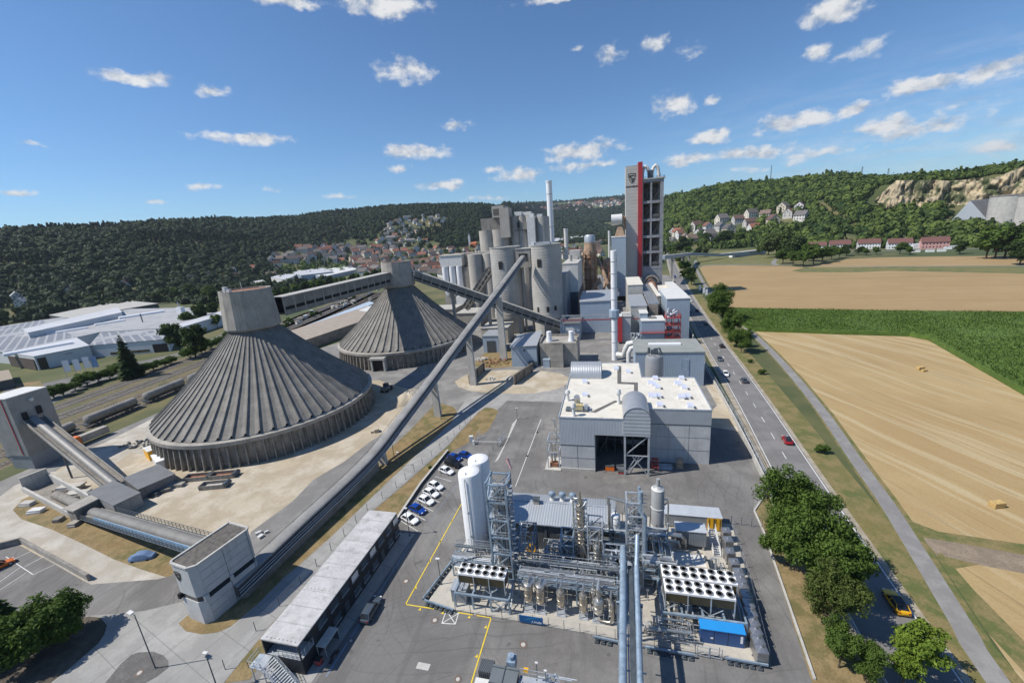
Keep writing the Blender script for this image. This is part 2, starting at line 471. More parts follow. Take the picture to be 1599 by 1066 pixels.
DUSTY = M('clinker_dust', (.36, .25, .17), .85, var=.3, scale=.4, streak=.4, dirt=(.20, .14, .10))
RUBBER = M('black_rubber', (.02, .02, .02), .8, var=.2)
BROWNWOOD = M('brown_coil', (.085, .066, .028), .7, var=.3)
TIMBER = M('weathered_timber', (.30, .25, .19), .85, var=.3, scale=2)
GRAVELROOF = M('gravel_roof', (.11, .10, .09), .95, var=.45, scale=1.6, bump=.3)
ROOF_CREAM = M('cream_flat_roof', (.63, .60, .53), .85, var=.09, scale=.22, dirt=(.50, .46, .38))
ROOF_GREY = M('grey_sheet_roof', (.33, .34, .33), .6, .2, var=.15, scale=.3, rib=(.5, (0, 1, 0)))
ROOF_STEEL = M('ribbed_pale_roof', (.42, .45, .48), .45, .35, var=.07, scale=.3, rib=(.5, (1, 0, 0)))
ROOF_OFFICE = M('weathered_white_roof', (.47, .465, .46), .65, .1, var=.2, scale=.3, dirt=(.24, .225, .21))
TILE_R = rnd_mat('clay_roof_tiles', [(.26, .095, .06), (.19, .085, .06), (.29, .11, .065), (.13, .075, .06), (.10, .09, .085), (.20, .14, .11), (.15, .14, .135)], .85, .35)
HOUSEWALL = rnd_mat('house_render', [(.66, .64, .60), (.72, .71, .69), (.62, .55, .43), (.55, .53, .50), (.70, .66, .55)], .85, .12)
TILE_B = M('brown_roof_tiles', (.15, .07, .06), .85, var=.25, scale=1)
PINK = M('pink_render', (.60, .32, .29), .85, var=.08)
CLAD_V = M('ribbed_grey_wall', (.43, .465, .50), .5, .15, var=.06, scale=.3, rib=(.35, (1, 1, 0)))
CLAD_H = M('banded_grey_wall', (.45, .475, .50), .5, .2, var=.06, scale=.3, rib=(.9, (0, 0, 1)))
CLAD_BL = M('blue_grey_wall', (.34, .42, .51), .5, .2, var=.06, scale=.3, rib=(.6, (1, 1, 0)))
CLAD_DK = M('dark_grey_wall', (.075, .085, .095), .5, .15, var=.1, scale=.4, rib=(.3, (1, 1, 0)))
CONT_GREY = M('grey_container', (.28, .31, .34), .5, .3, var=.08, scale=.6, rib=(.28, (1, 1, 0)))
OFFICE_DK = M('anthracite_container', (.022, .026, .032), .55, .1, var=.15, scale=.8, rib=(.28, (1, 1, 0)))
SHEET_OLD = M('old_corrugated_sheet', (.30, .305, .30), .7, .2, var=.15, scale=.3, rib=(.4, (1, 1, 0)), streak=.2)
TOWERCONC = M('tower_concrete', (.50, .48, .44), .85, var=.07, scale=.2, rib=(2.4, (0, 0, 1)))
MARK_W = M('white_road_paint', (.62, .62, .60), .8, var=.15, scale=2)
MARK_Y = M('yellow_road_paint', (.70, .52, .03), .8, var=.15, scale=2)
MARK_B = M('blue_chalk_mark', (.19, .24, .31), .9, var=.3, scale=3)
STRAW = M('straw_bale', (.48, .33, .13), .95, var=.3, scale=3, bump=.5)
BARK = M('bark', (.09, .07, .05), .95, var=.3, scale=3, bump=.4)
CLIFF = None
LEAF_OAK = leaf_mat('broadleaf_foliage', [(.055, .10, .02), (.125, .195, .036), (.085, .14, .027)])
LEAF_YEL = leaf_mat('light_green_foliage', [(.08, .14, .02), (.22, .30, .04), (.15, .23, .03)])
LEAF_DK = leaf_mat('dark_foliage', [(.026, .05, .016), (.06, .095, .024), (.04, .065, .018)])
LEAF_BUSH = leaf_mat('bush_foliage', [(.05, .095, .018), (.11, .18, .035), (.07, .12, .025)])
LEAF_FOREST_SHADE = leaf_mat('shaded_forest_foliage', [(.007, .019, .011), (.038, .062, .021), (.024, .043, .015)], trans=.08, rnd=.12, scale=.045, lo=.33)  # shade of the western hillside is put into this darker foliage colour
LEAF_CORN = leaf_mat('maize_leaves', [(.09, .16, .016), (.17, .275, .032), (.12, .205, .02)], rnd=.9)
# ---------------------------------------------------------------- terrain
HT = np.array([(-180, 900, 2000, 3), (-110, 900, 1600, 3.2), (-75, 750, 1400, 3.8), (-63, 760, 1400, 3.95), (-57, 780, 1450, 4.1), (-51, 850, 1550, 4.2), (-45, 950, 1750, 3.96),
               (-40, 1050, 1950, 4.1), (-35, 1150, 2000, 4.37), (-29, 1150, 2050, 4.66), (-23, 1150, 2050, 4.5), (-17, 1250, 2100, 4.1), (-14.5, 1500, 2500, 3.75), (-12, 2000, 3300, 3.6),
               (-9, 2800, 4800, 3.5), (-4, 3000, 5200, 3.45), (1.4, 2800, 5000, 3.33), (4, 2000, 3500, 3.2), (6.8, 1000, 1700, 3.15), (9.7, 900, 1400, 3.26),
               (13.8, 880, 1350, 3.74), (17, 860, 1350, 3.83), (21, 800, 1300, 3.62), (25, 780, 1200, 3.29), (28.4, 770, 1150, 3.09), (32.7, 770, 1150, 2.71),
               (36, 770, 1150, 3.05), (45, 770, 1200, 3.2), (60, 900, 1500, 3), (110, 900, 1600, 3), (180, 900, 2000, 3)], float)
def vnoise(x, y, sc, seed=0):
 x = np.asarray(x, float) / sc; y = np.asarray(y, float) / sc
 xi = np.floor(x).astype(np.int64); yi = np.floor(y).astype(np.int64)
 fx = x - xi; fy = y - yi; fx = fx * fx * (3 - 2 * fx); fy = fy * fy * (3 - 2 * fy)
 def h(i, j):
  n = (i * 374761393 + j * 668265263 + seed * 974711) & 0x7fffffff
  n = ((n ^ (n >> 13)) * 1274126177) & 0x7fffffff
  return ((n ^ (n >> 16)) & 0xffff) / 65535.0
 return (h(xi, yi) * (1 - fx) + h(xi + 1, yi) * fx) * (1 - fy) + (h(xi, yi + 1) * (1 - fx) + h(xi + 1, yi + 1) * fx) * fy
def terrain(x, y):
 x = np.asarray(x, float); y = np.asarray(y, float)
 az = np.degrees(np.arctan2(x, y)); r = np.hypot(x, y)
 Df = np.interp(az, HT[:, 0], HT[:, 1]); Dc = np.interp(az, HT[:, 0], HT[:, 2]); el = np.interp(az, HT[:, 0], HT[:, 3])
 Hc = 58 + Dc * np.tan(np.radians(el)) - 14
 t = np.clip((r - Df) / (Dc - Df), 0, 1)
 s = t ** 1.25 * (1 - 0.25 * t ** 3) / 0.75
 q = np.clip((az - 25.5) / 2.0, 0, 1) * np.clip((42 - az) / 3.0, 0, 1)      # quarry: terrace, step, plateau
 zq = np.interp(r, [0, 770, 985, 1000, 1012, 1300, 20000], [0, 0, 46, 52, 86, 100, 60])
 zq = np.where(r > 1012, zq * (Hc / 100) ** .5, zq)
 h = Hc * s - np.clip(r - Dc, 0, 4000) * 0.015
 h = h * (1 - q) + zq * q
 h = h + (vnoise(x, y, 140, 3) - .5) * 14 * np.clip(t * 4, 0, 1) * (1 - q * .7)
 return np.where(r < Df, 0.0, np.maximum(h, 0))
def hit(u, v):
 d = ray(u, v)
 hd = math.hypot(d[0], d[1])
 rr = np.concatenate([np.arange(60, 2600, 3.0), np.arange(2600, 7000, 20.0)])
 X = d[0] / hd * rr; Y = d[1] / hd * rr
 Z = CAM_H + d[2] / hd * rr
 T = terrain(X, Y)
 k = np.argmax(Z <= T)
 if Z[k] > T[k]: return None
 return float(X[k]), float(Y[k]), float(T[k])
def proj(x, y, z):
 d = np.stack([np.asarray(x, float), np.asarray(y, float), np.asarray(z, float) - CAM_H])
 c = RW.T @ d.reshape(3, -1)
 w = np.maximum(c[2], 1e-3)
 return CX + FPX * c[0] / w, CY + FPX * c[1] / w, c[2]
def inside(poly, u, v):
 u = np.asarray(u); v = np.asarray(v); r = np.zeros(u.shape, bool)
 n = len(poly)
 for i in range(n):
  x1, y1 = poly[i]; x2, y2 = poly[(i + 1) % n]
  c = ((y1 > v) != (y2 > v)) & (u < (x2 - x1) * (v - y1) / ((y2 - y1) if y2 != y1 else 1e-9) + x1)
  r ^= c
 return r
def build_terrain():
 rad = np.concatenate([[0.0, 60, 130, 220, 330, 450, 560, 640], np.arange(700, 980, 14.0), np.arange(980, 1020, 3.0), np.arange(1022, 2300, 22.0), np.geomspace(2320, 14000, 50)])
 azs = np.radians(np.arange(0, 360, 0.75))
 A, Rr = np.meshgrid(azs, rad)
 X = np.sin(A) * Rr; Y = np.cos(A) * Rr
 Z = terrain(X, Y)
 nr, na = X.shape
 V = np.stack([X, Y, Z], -1).reshape(-1, 3)
 i, j = np.meshgrid(np.arange(nr - 1), np.arange(na), indexing='ij')
 a = i * na + j; b = i * na + (j + 1) % na; c = (i + 1) * na + (j + 1) % na; d = (i + 1) * na + j
 F = np.stack([a, d, c, b], -1).reshape(-1, 4)
 m = ground_mat('valley_ground', [(.075, .095, .03), (.16, .14, .06), (.05, .075, .025)], (.006, .02), fine=.3)
 me = np_mesh('ground', V, F, m, 4, smooth=True)
 o = mesh_obj('ground', me, kind='structure')
 return o
build_terrain()
# ---------------------------------------------------------------- ground covers (thin sheets, each a few mm above the one below)
def px(pts): return [G(u, v) for u, v in pts]
def cover(name, poly, z, mat, kind='structure'):
 return MB().sheet(poly, z).build(name, mat, kind=kind)
ASPH = ground_mat('yard_asphalt', [(.17, .165, .16), (.215, .21, .2), (.135, .13, .125)], (.035, .11), fine=.2, bump=.1, rough=.9, tracks=((.5, .035, 1), .45, (.09, .088, .085)))
ASPH_W = ground_mat('works_asphalt', [(.215, .21, .20), (.27, .265, .25), (.17, .165, .16)], (.05, .13), fine=.2, bump=.1, rough=.9)
ROADM = ground_mat('road_asphalt', [(.185, .18, .175), (.215, .21, .205), (.16, .155, .152)], (.05, .2), fine=.15, bump=.05, rough=.85, tracks=((.9, .02, 1), .35, (.12, .118, .115)))
PATHM = ground_mat('path_asphalt', [(.235, .23, .225), (.27, .265, .255), (.20, .195, .19)], (.08, .3), fine=.15, bump=.05)
CONCRD = ground_mat('concrete_road', [(.32, .317, .30), (.365, .36, .345), (.265, .26, .25)], (.06, .2), fine=.15, bump=.05)
LIME = ground_mat('crushed_limestone', [(.46, .395, .29), (.53, .48, .395), (.37, .31, .22)], (.06, .16), fine=.35, bump=.4)
DUST = ground_mat('white_dust_road', [(.44, .41, .355), (.52, .49, .435), (.36, .325, .265)], (.05, .2), fine=.25, bump=.2)
DRYGR = ground_mat('dry_grass', [(.22, .155, .07), (.13, .125, .045), (.30, .22, .11)], (.09, .33), fine=.5, bump=.5)
VERGE = ground_mat('verge_grass', [(.17, .15, .05), (.10, .125, .035), (.25, .19, .085)], (.07, .3), fine=.5, bump=.5)
MEADOW = ground_mat('meadow', [(.14, .155, .05), (.10, .13, .04), (.21, .17, .07)], (.03, .12), fine=.4, bump=.4)
SOIL = ground_mat('dark_soil', [(.10, .08, .06), (.14, .12, .09), (.07, .06, .045)], (.15, .5), fine=.5, bump=.4)
GRAVD = ground_mat('grey_gravel', [(.14, .135, .13), (.18, .175, .165), (.11, .105, .10)], (.15, .6), fine=.5, bump=.4)
BALL = ground_mat('track_ballast', [(.11, .09, .075), (.155, .13, .11), (.08, .068, .056)], (.1, .5), fine=.5, bump=.5)
def field_mat(name, a, b, c, dirv, per, amt=.5, swirl=0.0):
 s = NT(name)
 P = s.P
 w = s.noise(.012, 3, .5)
 d = s.vec('DOT_PRODUCT', P, (-dirv[1], dirv[0], 0))
 d = s.math('ADD', d, s.math('MULTIPLY', w, swirl))
 al = s.vec('DOT_PRODUCT', P, (dirv[0], dirv[1], 0))
 cv = s.N.new('ShaderNodeCombineXYZ'); s.L.new(d, cv.inputs[0]); s.L.new(s.math('MULTIPLY', al, .03), cv.inputs[1])
 st1 = s.noise(1.0 / per, 3, .65, vec=cv.outputs[0])
 st2 = s.noise(4.5 / per, 3, .7, vec=cv.outputs[0])
 n = s.noise(.03, 5, .6)
 col = s.mix(s.ramp(n, .35, .7), c3(a), c3(b))
 col = s.mix(s.math('MULTIPLY', s.ramp(st1, .5, .66), amt), col, c3(c))
 col = s.mix(s.math('MULTIPLY', s.ramp(st2, .55, .7), amt * .8), col, c3(a, .6))
 g = s.noise(2.2, 4, .75)
 col = s.mix(s.math('MULTIPLY', s.ramp(g, .4, .75), .35), col, c3(a, .55))
 s.bump(g, .4, .12)
 return s.done(col, .95)
STUB1 = field_mat('near_stubble', (.355, .25, .115), (.41, .305, .15), (.47, .38, .225), (-.36, .93), 3.2, .8, 16)
STUB2 = field_mat('far_stubble', (.325, .225, .105), (.36, .255, .125), (.28, .195, .09), (.98, -.18), 12.0, .45, 10)
cover('works_yard', [(-128, 10), (30, 10), (33, 90), (36, 160), (42, 250), (54, 330), (64, 420), (60, 480), (-20, 520), (-120, 420), (-155, 260), (-178, 170), (-172, 60)], .004, ASPH_W)
cover('limestone_yard', [(-150, 52), (-128, 44), (-104, 47), (-84, 52), (-72, 56), (-74, 62), (-76, 78), (-69, 100), (-70, 122), (-80, 140), (-100, 150), (-140, 145), (-165, 110), (-168, 85)], .012, LIME)
cover('white_dust_road', px([(-90, 800), (0, 775), (22, 758), (82, 736), (125, 735), (98, 752), (35, 778), (20, 796), (33, 810), (80, 826), (128, 848), (178, 873), (222, 889), (264, 902), (246, 904), (142, 912), (132, 907), (35, 850), (0, 842), (-90, 850)]), .02, DUST)
cover('loading_apron', px([(70, 752), (95, 735), (140, 702), (185, 680), (235, 655), (262, 640), (285, 640), (255, 690), (235, 712), (205, 706), (160, 740), (125, 752)]), .022, DUST)
cover('grass_patch', px([(35, 780), (98, 752), (140, 775), (250, 830), (290, 870), (264, 902), (222, 889), (178, 873), (128, 848), (80, 826), (33, 810), (20, 796)]), .024, DRYGR)
cover('car_park', px([(-120, 830), (20, 848), (35, 853), (132, 908), (142, 912), (246, 904), (300, 890), (400, 880), (300, 935), (284, 940), (227, 954), (189, 958.5), (135, 962), (60, 975), (-120, 1010)]), .028, ASPH)
cover('concrete_apron', px([(-120, 1008), (60, 974), (135, 961), (189, 957.5), (227, 953), (284, 939), (300, 933), (420, 885), (461, 887), (500, 880), (480, 915), (420, 985), (350, 1060), (250, 1180), (-120, 1300)]), .03, CONCRD)
cover('planting_island', px([(139, 962), (157, 964), (167, 976), (163, 990), (154, 1004), (117, 1036), (79, 1066), (20, 1110), (-120, 1180), (-120, 1000), (60, 975)]), .05, SOIL)
cover('gravel_island', px([(150, 1080), (164, 1066), (189, 1036), (205, 1022), (217, 1018), (240, 1017), (255, 1023), (263, 1031), (263, 1042), (245, 1056), (227, 1066), (200, 1085)]), .05, GRAVD)
cover('bare_island', px([(279, 973), (292, 961), (400, 900), (430, 895), (440, 905), (430, 915), (400, 945), (360, 978), (340, 987), (315, 990), (290, 985)]), .05, DRYGR)
cover('conveyor_lane', px([(392, 885), (385, 850), (392, 830), (464, 777), (577, 690), (640, 650), (700, 590), (760, 560), (770, 580), (700, 640), (560, 790), (410, 905)]), .03, ASPH_W)
cover('conveyor_grass', px([(405, 920), (410, 880), (500, 800), (560, 745), (620, 690), (640, 672), (677, 633), (690, 630), (708, 635), (714, 643), (704, 660), (650, 710), (596, 761), (518, 837), (461, 887), (430, 912)]), .036, DRYGR)
cover('concrete_road', px([(430, 914), (461.6, 887), (518, 836.7), (596.7, 760.7), (650, 710), (704, 660), (714, 643), (730, 620), (880, 600), (890, 640), (778, 641), (749, 641), (718, 674), (700, 694.6), (619, 766), (574, 803), (470, 920), (400, 1002), (330, 1090), (280, 1090), (380, 985)]), .034, CONCRD)
cover('fence_verge', px([(400, 1003), (470, 921), (574, 804), (619, 767), (700, 695.5), (718, 675), (749, 642), (758, 636), (770, 637), (778, 641), (772, 655), (762, 672), (739, 687), (700, 708), (660, 757), (622, 812), (560, 850), (450, 975), (390, 1060), (350, 1066)]), .038, DRYGR)
cover('dirt_oval', px([(710, 596), (722, 588), (743, 580), (795, 577), (846, 579), (875, 583), (890, 590), (886, 600), (867, 608), (835, 614), (805, 615), (760, 613), (733, 610), (716, 604)]), .038, LIME)
cover('scrap_corner', px([(735, 572), (760, 548), (800, 545), (805, 572), (770, 575)]), .038, DRYGR)
cover('asphalt_yard', [(-42, 12), (-40.6, 36), (-40.4, 44), (-39.8, 62.6), (-45.4, 63.4), (-46, 79), (-45.2, 95), (-41.5, 101), (-39.5, 112), (-38.5, 123), (-37, 131), (-13, 131), (24, 131), (34, 131), (34.4, 111), (32.9, 90), (28.5, 83), (27.4, 79.5), (27.1, 73), (25.7, 59), (24.2, 45), (22.5, 12)], .036, ASPH)
cover('office_forecourt', [(-48.9, 62.4), (-49, 30), (-41.3, 30), (-40.5, 44), (-39.8, 63.3)], .06, CONCRD)
cover('plant_slab', [(-30.3, 48.1), (19.9, 46.9), (21.0, 58), (21.7, 66), (22.2, 74.6), (-1, 74.6), (-27.4, 72.5)], .09, M('slab_concrete', (.43, .405, .355), .85, var=.12, scale=.3, dirt=(.33, .30, .26)))
cover('pale_strip', [(23.6, 117), (34.6, 113.5), (35.6, 150), (32.3, 150), (32.2, 131)], .05, LIME)  # pale concrete strip right of the hall
cover('unpaved_strip', [(24.2, 46), (25.7, 59), (27.1, 73), (27.3, 79), (31.0, 84), (33.4, 84), (32.4, 70), (31.8, 50), (31.5, 20), (22.8, 20)], .052, DRYGR)
def offset_strip(pts, d0, d1):
 P = [np.array(p, float) for p in pts]; A = []; B = []
 for i, p in enumerate(P):
  t = unit(P[min(i + 1, len(P) - 1)] - P[max(i - 1, 0)])
  n = np.array([t[1], -t[0]])
  A.append(tuple(p + n * d0)); B.append(tuple(p + n * d1))
 return A, B
def strip_mb(pts, d0, d1, z, mb=None):
 A, B = offset_strip(pts, d0, d1); mb = mb or MB()
 n = len(A)
 mb.add([(x, y, z) for x, y in A] + [(x, y, z) for x, y in B], [(i, n + i, n + i + 1, i + 1) for i in range(n - 1)])
 return mb
def smooth_line(pts, step=12.0):
 P = [np.array(p, float) for p in pts]; out = []
 for i in range(len(P) - 1):
  p0 = P[max(0, i - 1)]; p1 = P[i]; p2 = P[i + 1]; p3 = P[min(len(P) - 1, i + 2)]
  n = max(2, int(np.linalg.norm(p2 - p1) / step))
  for k in range(n):
   t = k / n
   out.append(.5 * ((2 * p1) + (-p0 + p2) * t + (2 * p0 - 5 * p1 + 4 * p2 - p3) * t * t + (-p0 + 3 * p1 - 3 * p2 + p3) * t ** 3))
 out.append(P[-1])
 return out
ROAD_R = smooth_line([(39.3, -60), (40.3, 0), (41.6, 48), (42.8, 68), (44.0, 86), (45.5, 105.7), (47.3, 129), (49.4, 163), (51.6, 204), (56.2, 274), (63.0, 361), (73.0, 472), (88, 624), (112, 830), (150, 1050), (215, 1350)])
strip_mb(ROAD_R, -10.6, 1.5, .02).build('road_shoulder', ground_mat('road_gravel', [(.36, .32, .25), (.42, .38, .31), (.26, .22, .16)], (.1, .4), fine=.35, bump=.3), kind='structure')
strip_mb(ROAD_R, -9.0, .35, .04).build('road', ROADM, kind='structure')
mk = MB()
strip_mb(ROAD_R, -.1, .1, .05, mk); strip_mb(ROAD_R, -8.7, -8.5, .05, mk)
acc = 0.0
for a, b in zip(ROAD_R[:-1], ROAD_R[1:]):
 L_ = np.linalg.norm(b - a); t = unit(b - a); k = 0.0
 while k < L_:
  if (acc + k) % 10 < .01 + 1e-9 or True:
   s0 = math.ceil((acc + k) / 10.0) * 10.0 - acc
   if s0 + 3.6 > L_ + 3.5 or s0 > L_: break
   p = a + t * s0; n = np.array([t[1], -t[0]])
   c = p - n * 4.3
   mk.add([(*(c - n * .09), .05), (*(c + n * .09), .05), (*(c + n * .09 + t * 3.4), .05), (*(c - n * .09 + t * 3.4), .05)], [(0, 1, 2, 3)])
   k = s0 + 5
 acc += L_
mk.build('road_markings', MARK_W, kind='structure')
strip_mb(ROAD_R[:], 1.3, 7.0, .03).build('road_verge', VERGE, kind='structure')
PATH_R = smooth_line([(44.0, -30), (45.2, 20), (47.1, 49.5), (48.4, 56), (50.8, 67), (52.7, 76), (54.7, 86), (57.5, 104), (61.3, 126), (65.2, 157), (68.0, 186), (69.6, 212), (70.6, 232), (71.5, 252), (72.2, 275), (76, 330), (83, 400), (92, 470), (104, 560), (120, 640)])
strip_mb(PATH_R, -3.2, .9, .045).build('path_edge', VERGE, kind='structure')
strip_mb(PATH_R, -2.7, 0, .055).build('cycle_path', PATHM, kind='structure')
cover('stubble_field', px([(1450, 531.5), (1420, 525.5), (1300, 522)]) + [(70.5, 226), (69.3, 205), (66.3, 157), (62.3, 126), (58.5, 104), (55.6, 86), (54.3, 80), (57, 77.5), (75, 75), (140, 66), (420, 30)] + px([(1760, 710.5), (1600, 618)]), .02, STUB1)
cover('lower_stubble_field', [(52.4, 68), (49.8, 57), (48.2, 48), (46, 15), (44.5, -40), (300, -40), (300, 30), (140, 55), (75, 66), (58, 70)], .02, STUB1)
cover('farm_track', [(53.3, 75.5), (53.0, 71.5), (58, 69.8), (75, 66.5), (140, 56), (300, 30), (300, 38), (140, 62), (75, 71.5), (57, 75)], .026, ground_mat('track_soil', [(.25, .20, .145), (.31, .25, .18), (.20, .16, .115)], (.08, .3), fine=.5, bump=.4))
cover('field_margin', [(49, 52), (51.8, 66), (54.6, 82), (60, 84), (140, 78), (300, 50), (300, 20), (140, 40), (75, 56), (58, 50)], .016, VERGE)
cover('grass_bank', px([(1462, 868), (1470, 862), (1520, 920), (1599, 1000), (1640, 1060), (1600, 1050), (1540, 985)]), .03, VERGE)
cover('far_stubble_field', [(72, 288), (67, 281), (80, 280), (200, 249), (420, 190), (420, 330), (300, 380), (240, 432), (215, 432), (178, 450), (176, 466), (196, 486), (190, 505), (135, 552), (112, 555), (104, 540), (85, 400)], .02, STUB2)
cover('upper_stubble_field', [(197, 487), (235, 470), (300, 445), (420, 380), (560, 330), (560, 420), (380, 500), (300, 545), (262, 548), (230, 515)], .02, STUB2)
cover('green_strip', [(178, 450), (215, 432), (240, 432), (300, 380), (420, 330), (420, 380), (300, 445), (235, 470), (200, 484), (176, 466)], .025, MEADOW)
cover('meadow', [(110, 560), (135, 556), (185, 520), (200, 560), (250, 640), (270, 760), (180, 800), (130, 700)], .02, MEADOW)
strip_mb(smooth_line([(95, 548), (112, 556), (140, 550), (190, 514), (215, 492), (300, 440), (420, 375), (600, 320)]), -2, 2, .05).build('field_lane', PATHM, kind='structure')
strip_mb(smooth_line([(182, 521), (186, 545), (205, 590), (240, 640), (300, 640), (380, 600), (470, 560)]), -2.5, 2.5, .055).build('village_lane', PATHM, kind='structure')
MAIZE = [(65.6, 281), (66.5, 256), (68.6, 229)] + px([(1175, 517.5), (1300, 521.5), (1420, 525), (1450, 531), (1600, 617.5), (1760, 710), (1990, 505), (1600, 492), (1380, 489)])
cover('maize_soil', MAIZE, .022, ground_mat('maize_green', [(.085, .15, .02), (.115, .19, .028), (.065, .12, .016)], (.1, .5), fine=.4))  # green fill colour below the leaf tips
def maize():
 rng = np.random.default_rng(5)
 xs = []
 n = 420000
 X = 64 + (rng.random(n) ** 1.2) * 330; Y = 50 + rng.random(n) * 240
 Y = np.round(Y / 1.5) * 1.5 + rng.normal(0, .18, n)
 rot = .0
 ok = inside(MAIZE, X, Y)
 u, v, w = proj(X, Y, np.full(n, 1.5)); ok &= (u < 1640)
 X = X[ok]; Y = Y[ok]; n = len(X)
 H = 2.1 + .35 * (vnoise(X, Y, 15, 7) - .5) * 2 + rng.normal(0, .12, n)
 a = rng.random(n) * 2 * np.pi; L = rng.uniform(.25, .5, n); W = rng.uniform(.07, .13, n)
 dx, dy = np.cos(a), np.sin(a)
 base = np.stack([X, Y, H - rng.uniform(.15, .55, n)], -1)
 tip = base + np.stack([dx * L, dy * L, rng.uniform(.1, .6, n)], -1)
 sd_ = np.stack([-dy, dx, np.zeros(n)], -1) * W[:, None]
 mid = (base + tip) / 2 + np.stack([np.zeros(n), np.zeros(n), np.full(n, .15)], -1)
 V = np.stack([base, mid + sd_, tip, mid - sd_], 1).reshape(-1, 3)
 F = np.arange(n * 4).reshape(-1, 4)
 mesh_obj('maize_crop', np_mesh('maize_crop', V, F, LEAF_CORN, 4, normals=np.repeat(np.stack([dx * .45, dy * .45, np.full(n, .8)], -1), 4, 0)), kind='stuff')
maize()
def maize_body():
 m = MB()
 m.prism([(p[0] + (0.6 if p[0] < 100 else 0), p[1]) for p in MAIZE], .03, 1.75)
 return m.build('maize_stand', MATS['maize_green'], kind='stuff')
maize_body()
# ---------------------------------------------------------------- trees and woods
def leaf_cloud(rng, clumps, per, size, spread, droop=0.0):
 C = np.repeat(np.asarray(clumps)[:, :3], per, 0); S = np.repeat(np.asarray(clumps)[:, 3], per)
 n = len(C)
 d = rng.normal(0, 1, (n, 3)); d /= np.linalg.norm(d, axis=1)[:, None]
 rr = rng.random(n) ** .45
 P = C + d * (rr * S)[:, None] * np.array([1, 1, .8])
 nrm = d * .8 + rng.normal(0, .55, (n, 3)) + np.array([0, 0, .35]); nrm /= np.linalg.norm(nrm, axis=1)[:, None]
 a = np.cross(nrm, rng.normal(0, 1, (n, 3))); a /= np.linalg.norm(a, axis=1)[:, None]
 b = np.cross(nrm, a)
 L = (size * rng.uniform(.6, 1.3, n))[:, None]; W = L * rng.uniform(.45, .7, n)[:, None]
 k = nrm * L * .18
 V = np.stack([P - a * L / 2, P - b * W / 2 + k, P + a * L / 2, P + b * W / 2 + k], 1)
 return V.reshape(-1, 3)
def crown_clumps(rng, n, rx, rz, zc, fill=.55, cr=(.22, .36), lobes=5):
 lob = []
 for i in range(lobes):
  a = rng.random() * 2 * math.pi + i * 2 * math.pi / lobes
  lob.append((math.cos(a) * rx * rng.uniform(.25, .5), math.sin(a) * rx * rng.uniform(.25, .5), zc + rz * rng.uniform(-.35, .45), rx * rng.uniform(.45, .68), rz * rng.uniform(.4, .62)))
 out = []
 for i in range(n):
  l = lob[rng.integers(len(lob))]
  d = rng.normal(0, 1, 3); d /= np.linalg.norm(d)
  q = rng.random() ** (1 - fill)
  s = rx * rng.uniform(*cr)
  out.append((l[0] + d[0] * l[3] * q, l[1] + d[1] * l[3] * q, max(zc - rz * .95, l[2] + d[2] * l[4] * q), s))
 return out
TREE_MESH = {}
def tree_meshes(key, rx, h, trunk_h, n_cl, per, size, leaf, seed, lobes=5, cr=(.2, .34), fill=.6):
 rng = np.random.default_rng(seed)
 rz = (h - trunk_h) / 2; zc = trunk_h + rz
 cl = crown_clumps(rng, n_cl, rx, rz, zc, fill, cr, lobes)
 V = leaf_cloud(rng, cl, per, size, 1)
 F = np.arange(len(V)).reshape(-1, 4)
 crown = np_mesh(key + '_crown', V, F, leaf, 4)
 m = MB(); tr = max(.12, h * .022)
 m.cyl((0, 0, -.1), (rng.normal(0, .15), rng.normal(0, .15), trunk_h + rz * .5), tr, tr * .6, 8)
 for i in range(7):
  c = cl[rng.integers(len(cl))]
  z0 = trunk_h * rng.uniform(.7, 1.0) + rng.random() * rz * .4
  m.cyl((0, 0, z0), (c[0] * .8, c[1] * .8, max(z0 + .5, c[2])), tr * .5, tr * .15, 6)
 t = m.build('trunk', BARK)
 tm = t.data; bpy.data.objects.remove(t)
 TREE_MESH[key] = (crown, tm)
def conifer_meshes(key, r, h, seed, n=26, per=46, leaf=None):
 rng = np.random.default_rng(seed)
 V = []
 for i in range(n):
  t = i / (n - 1); z = h * (.1 + .9 * t); rr = r * (1 - t) ** .85 + .12
  k = int(per * (1.1 - t) + 8)
  a = rng.random(k) * 2 * np.pi; L = rr * rng.uniform(.75, 1.15, k); W = rr * .2 + .16
  base = np.stack([np.zeros(k), np.zeros(k), np.full(k, z)], -1) + rng.normal(0, .12, (k, 3))
  dr = np.stack([np.cos(a), np.sin(a), rng.uniform(-.55, -.15, k)], -1)
  sd_ = np.stack([-np.sin(a), np.cos(a), rng.normal(0, .3, k)], -1)
  tip = base + dr * L[:, None]; mid = base + dr * (L * rng.uniform(.55, .8, k))[:, None]
  V.append(np.stack([base, mid - sd_ * W, tip, mid + sd_ * W], 1).reshape(-1, 3))
 V = np.concatenate(V)
 crown = np_mesh(key + '_crown', V, np.arange(len(V)).reshape(-1, 4), leaf or LEAF_DK, 4)
 m = MB().cyl((0, 0, -.1), (0, 0, h * .8), h * .022, .05, 8)
 t = m.build('trunk', BARK); tm = t.data; bpy.data.objects.remove(t)
 TREE_MESH[key] = (crown, tm)
tree_meshes('oak_a', 4.6, 12.5, 1.6, 105, 190, .37, LEAF_OAK, 1, 6)
tree_meshes('oak_b', 4.2, 10.5, 1.2, 95, 190, .37, LEAF_OAK, 2, 6)
tree_meshes('oak_c', 3.6, 9.0, 1.0, 80, 190, .34, LEAF_OAK, 3, 5)
tree_meshes('pale_oak', 4.0, 10.5, 1.2, 90, 180, .36, leaf_mat('olive_foliage', [(.055, .085, .02), (.12, .155, .035), (.08, .11, .03)]), 13, 5)
tree_meshes('light_tree', 2.7, 8.5, 1.0, 55, 110, .42, LEAF_YEL, 4, 6)
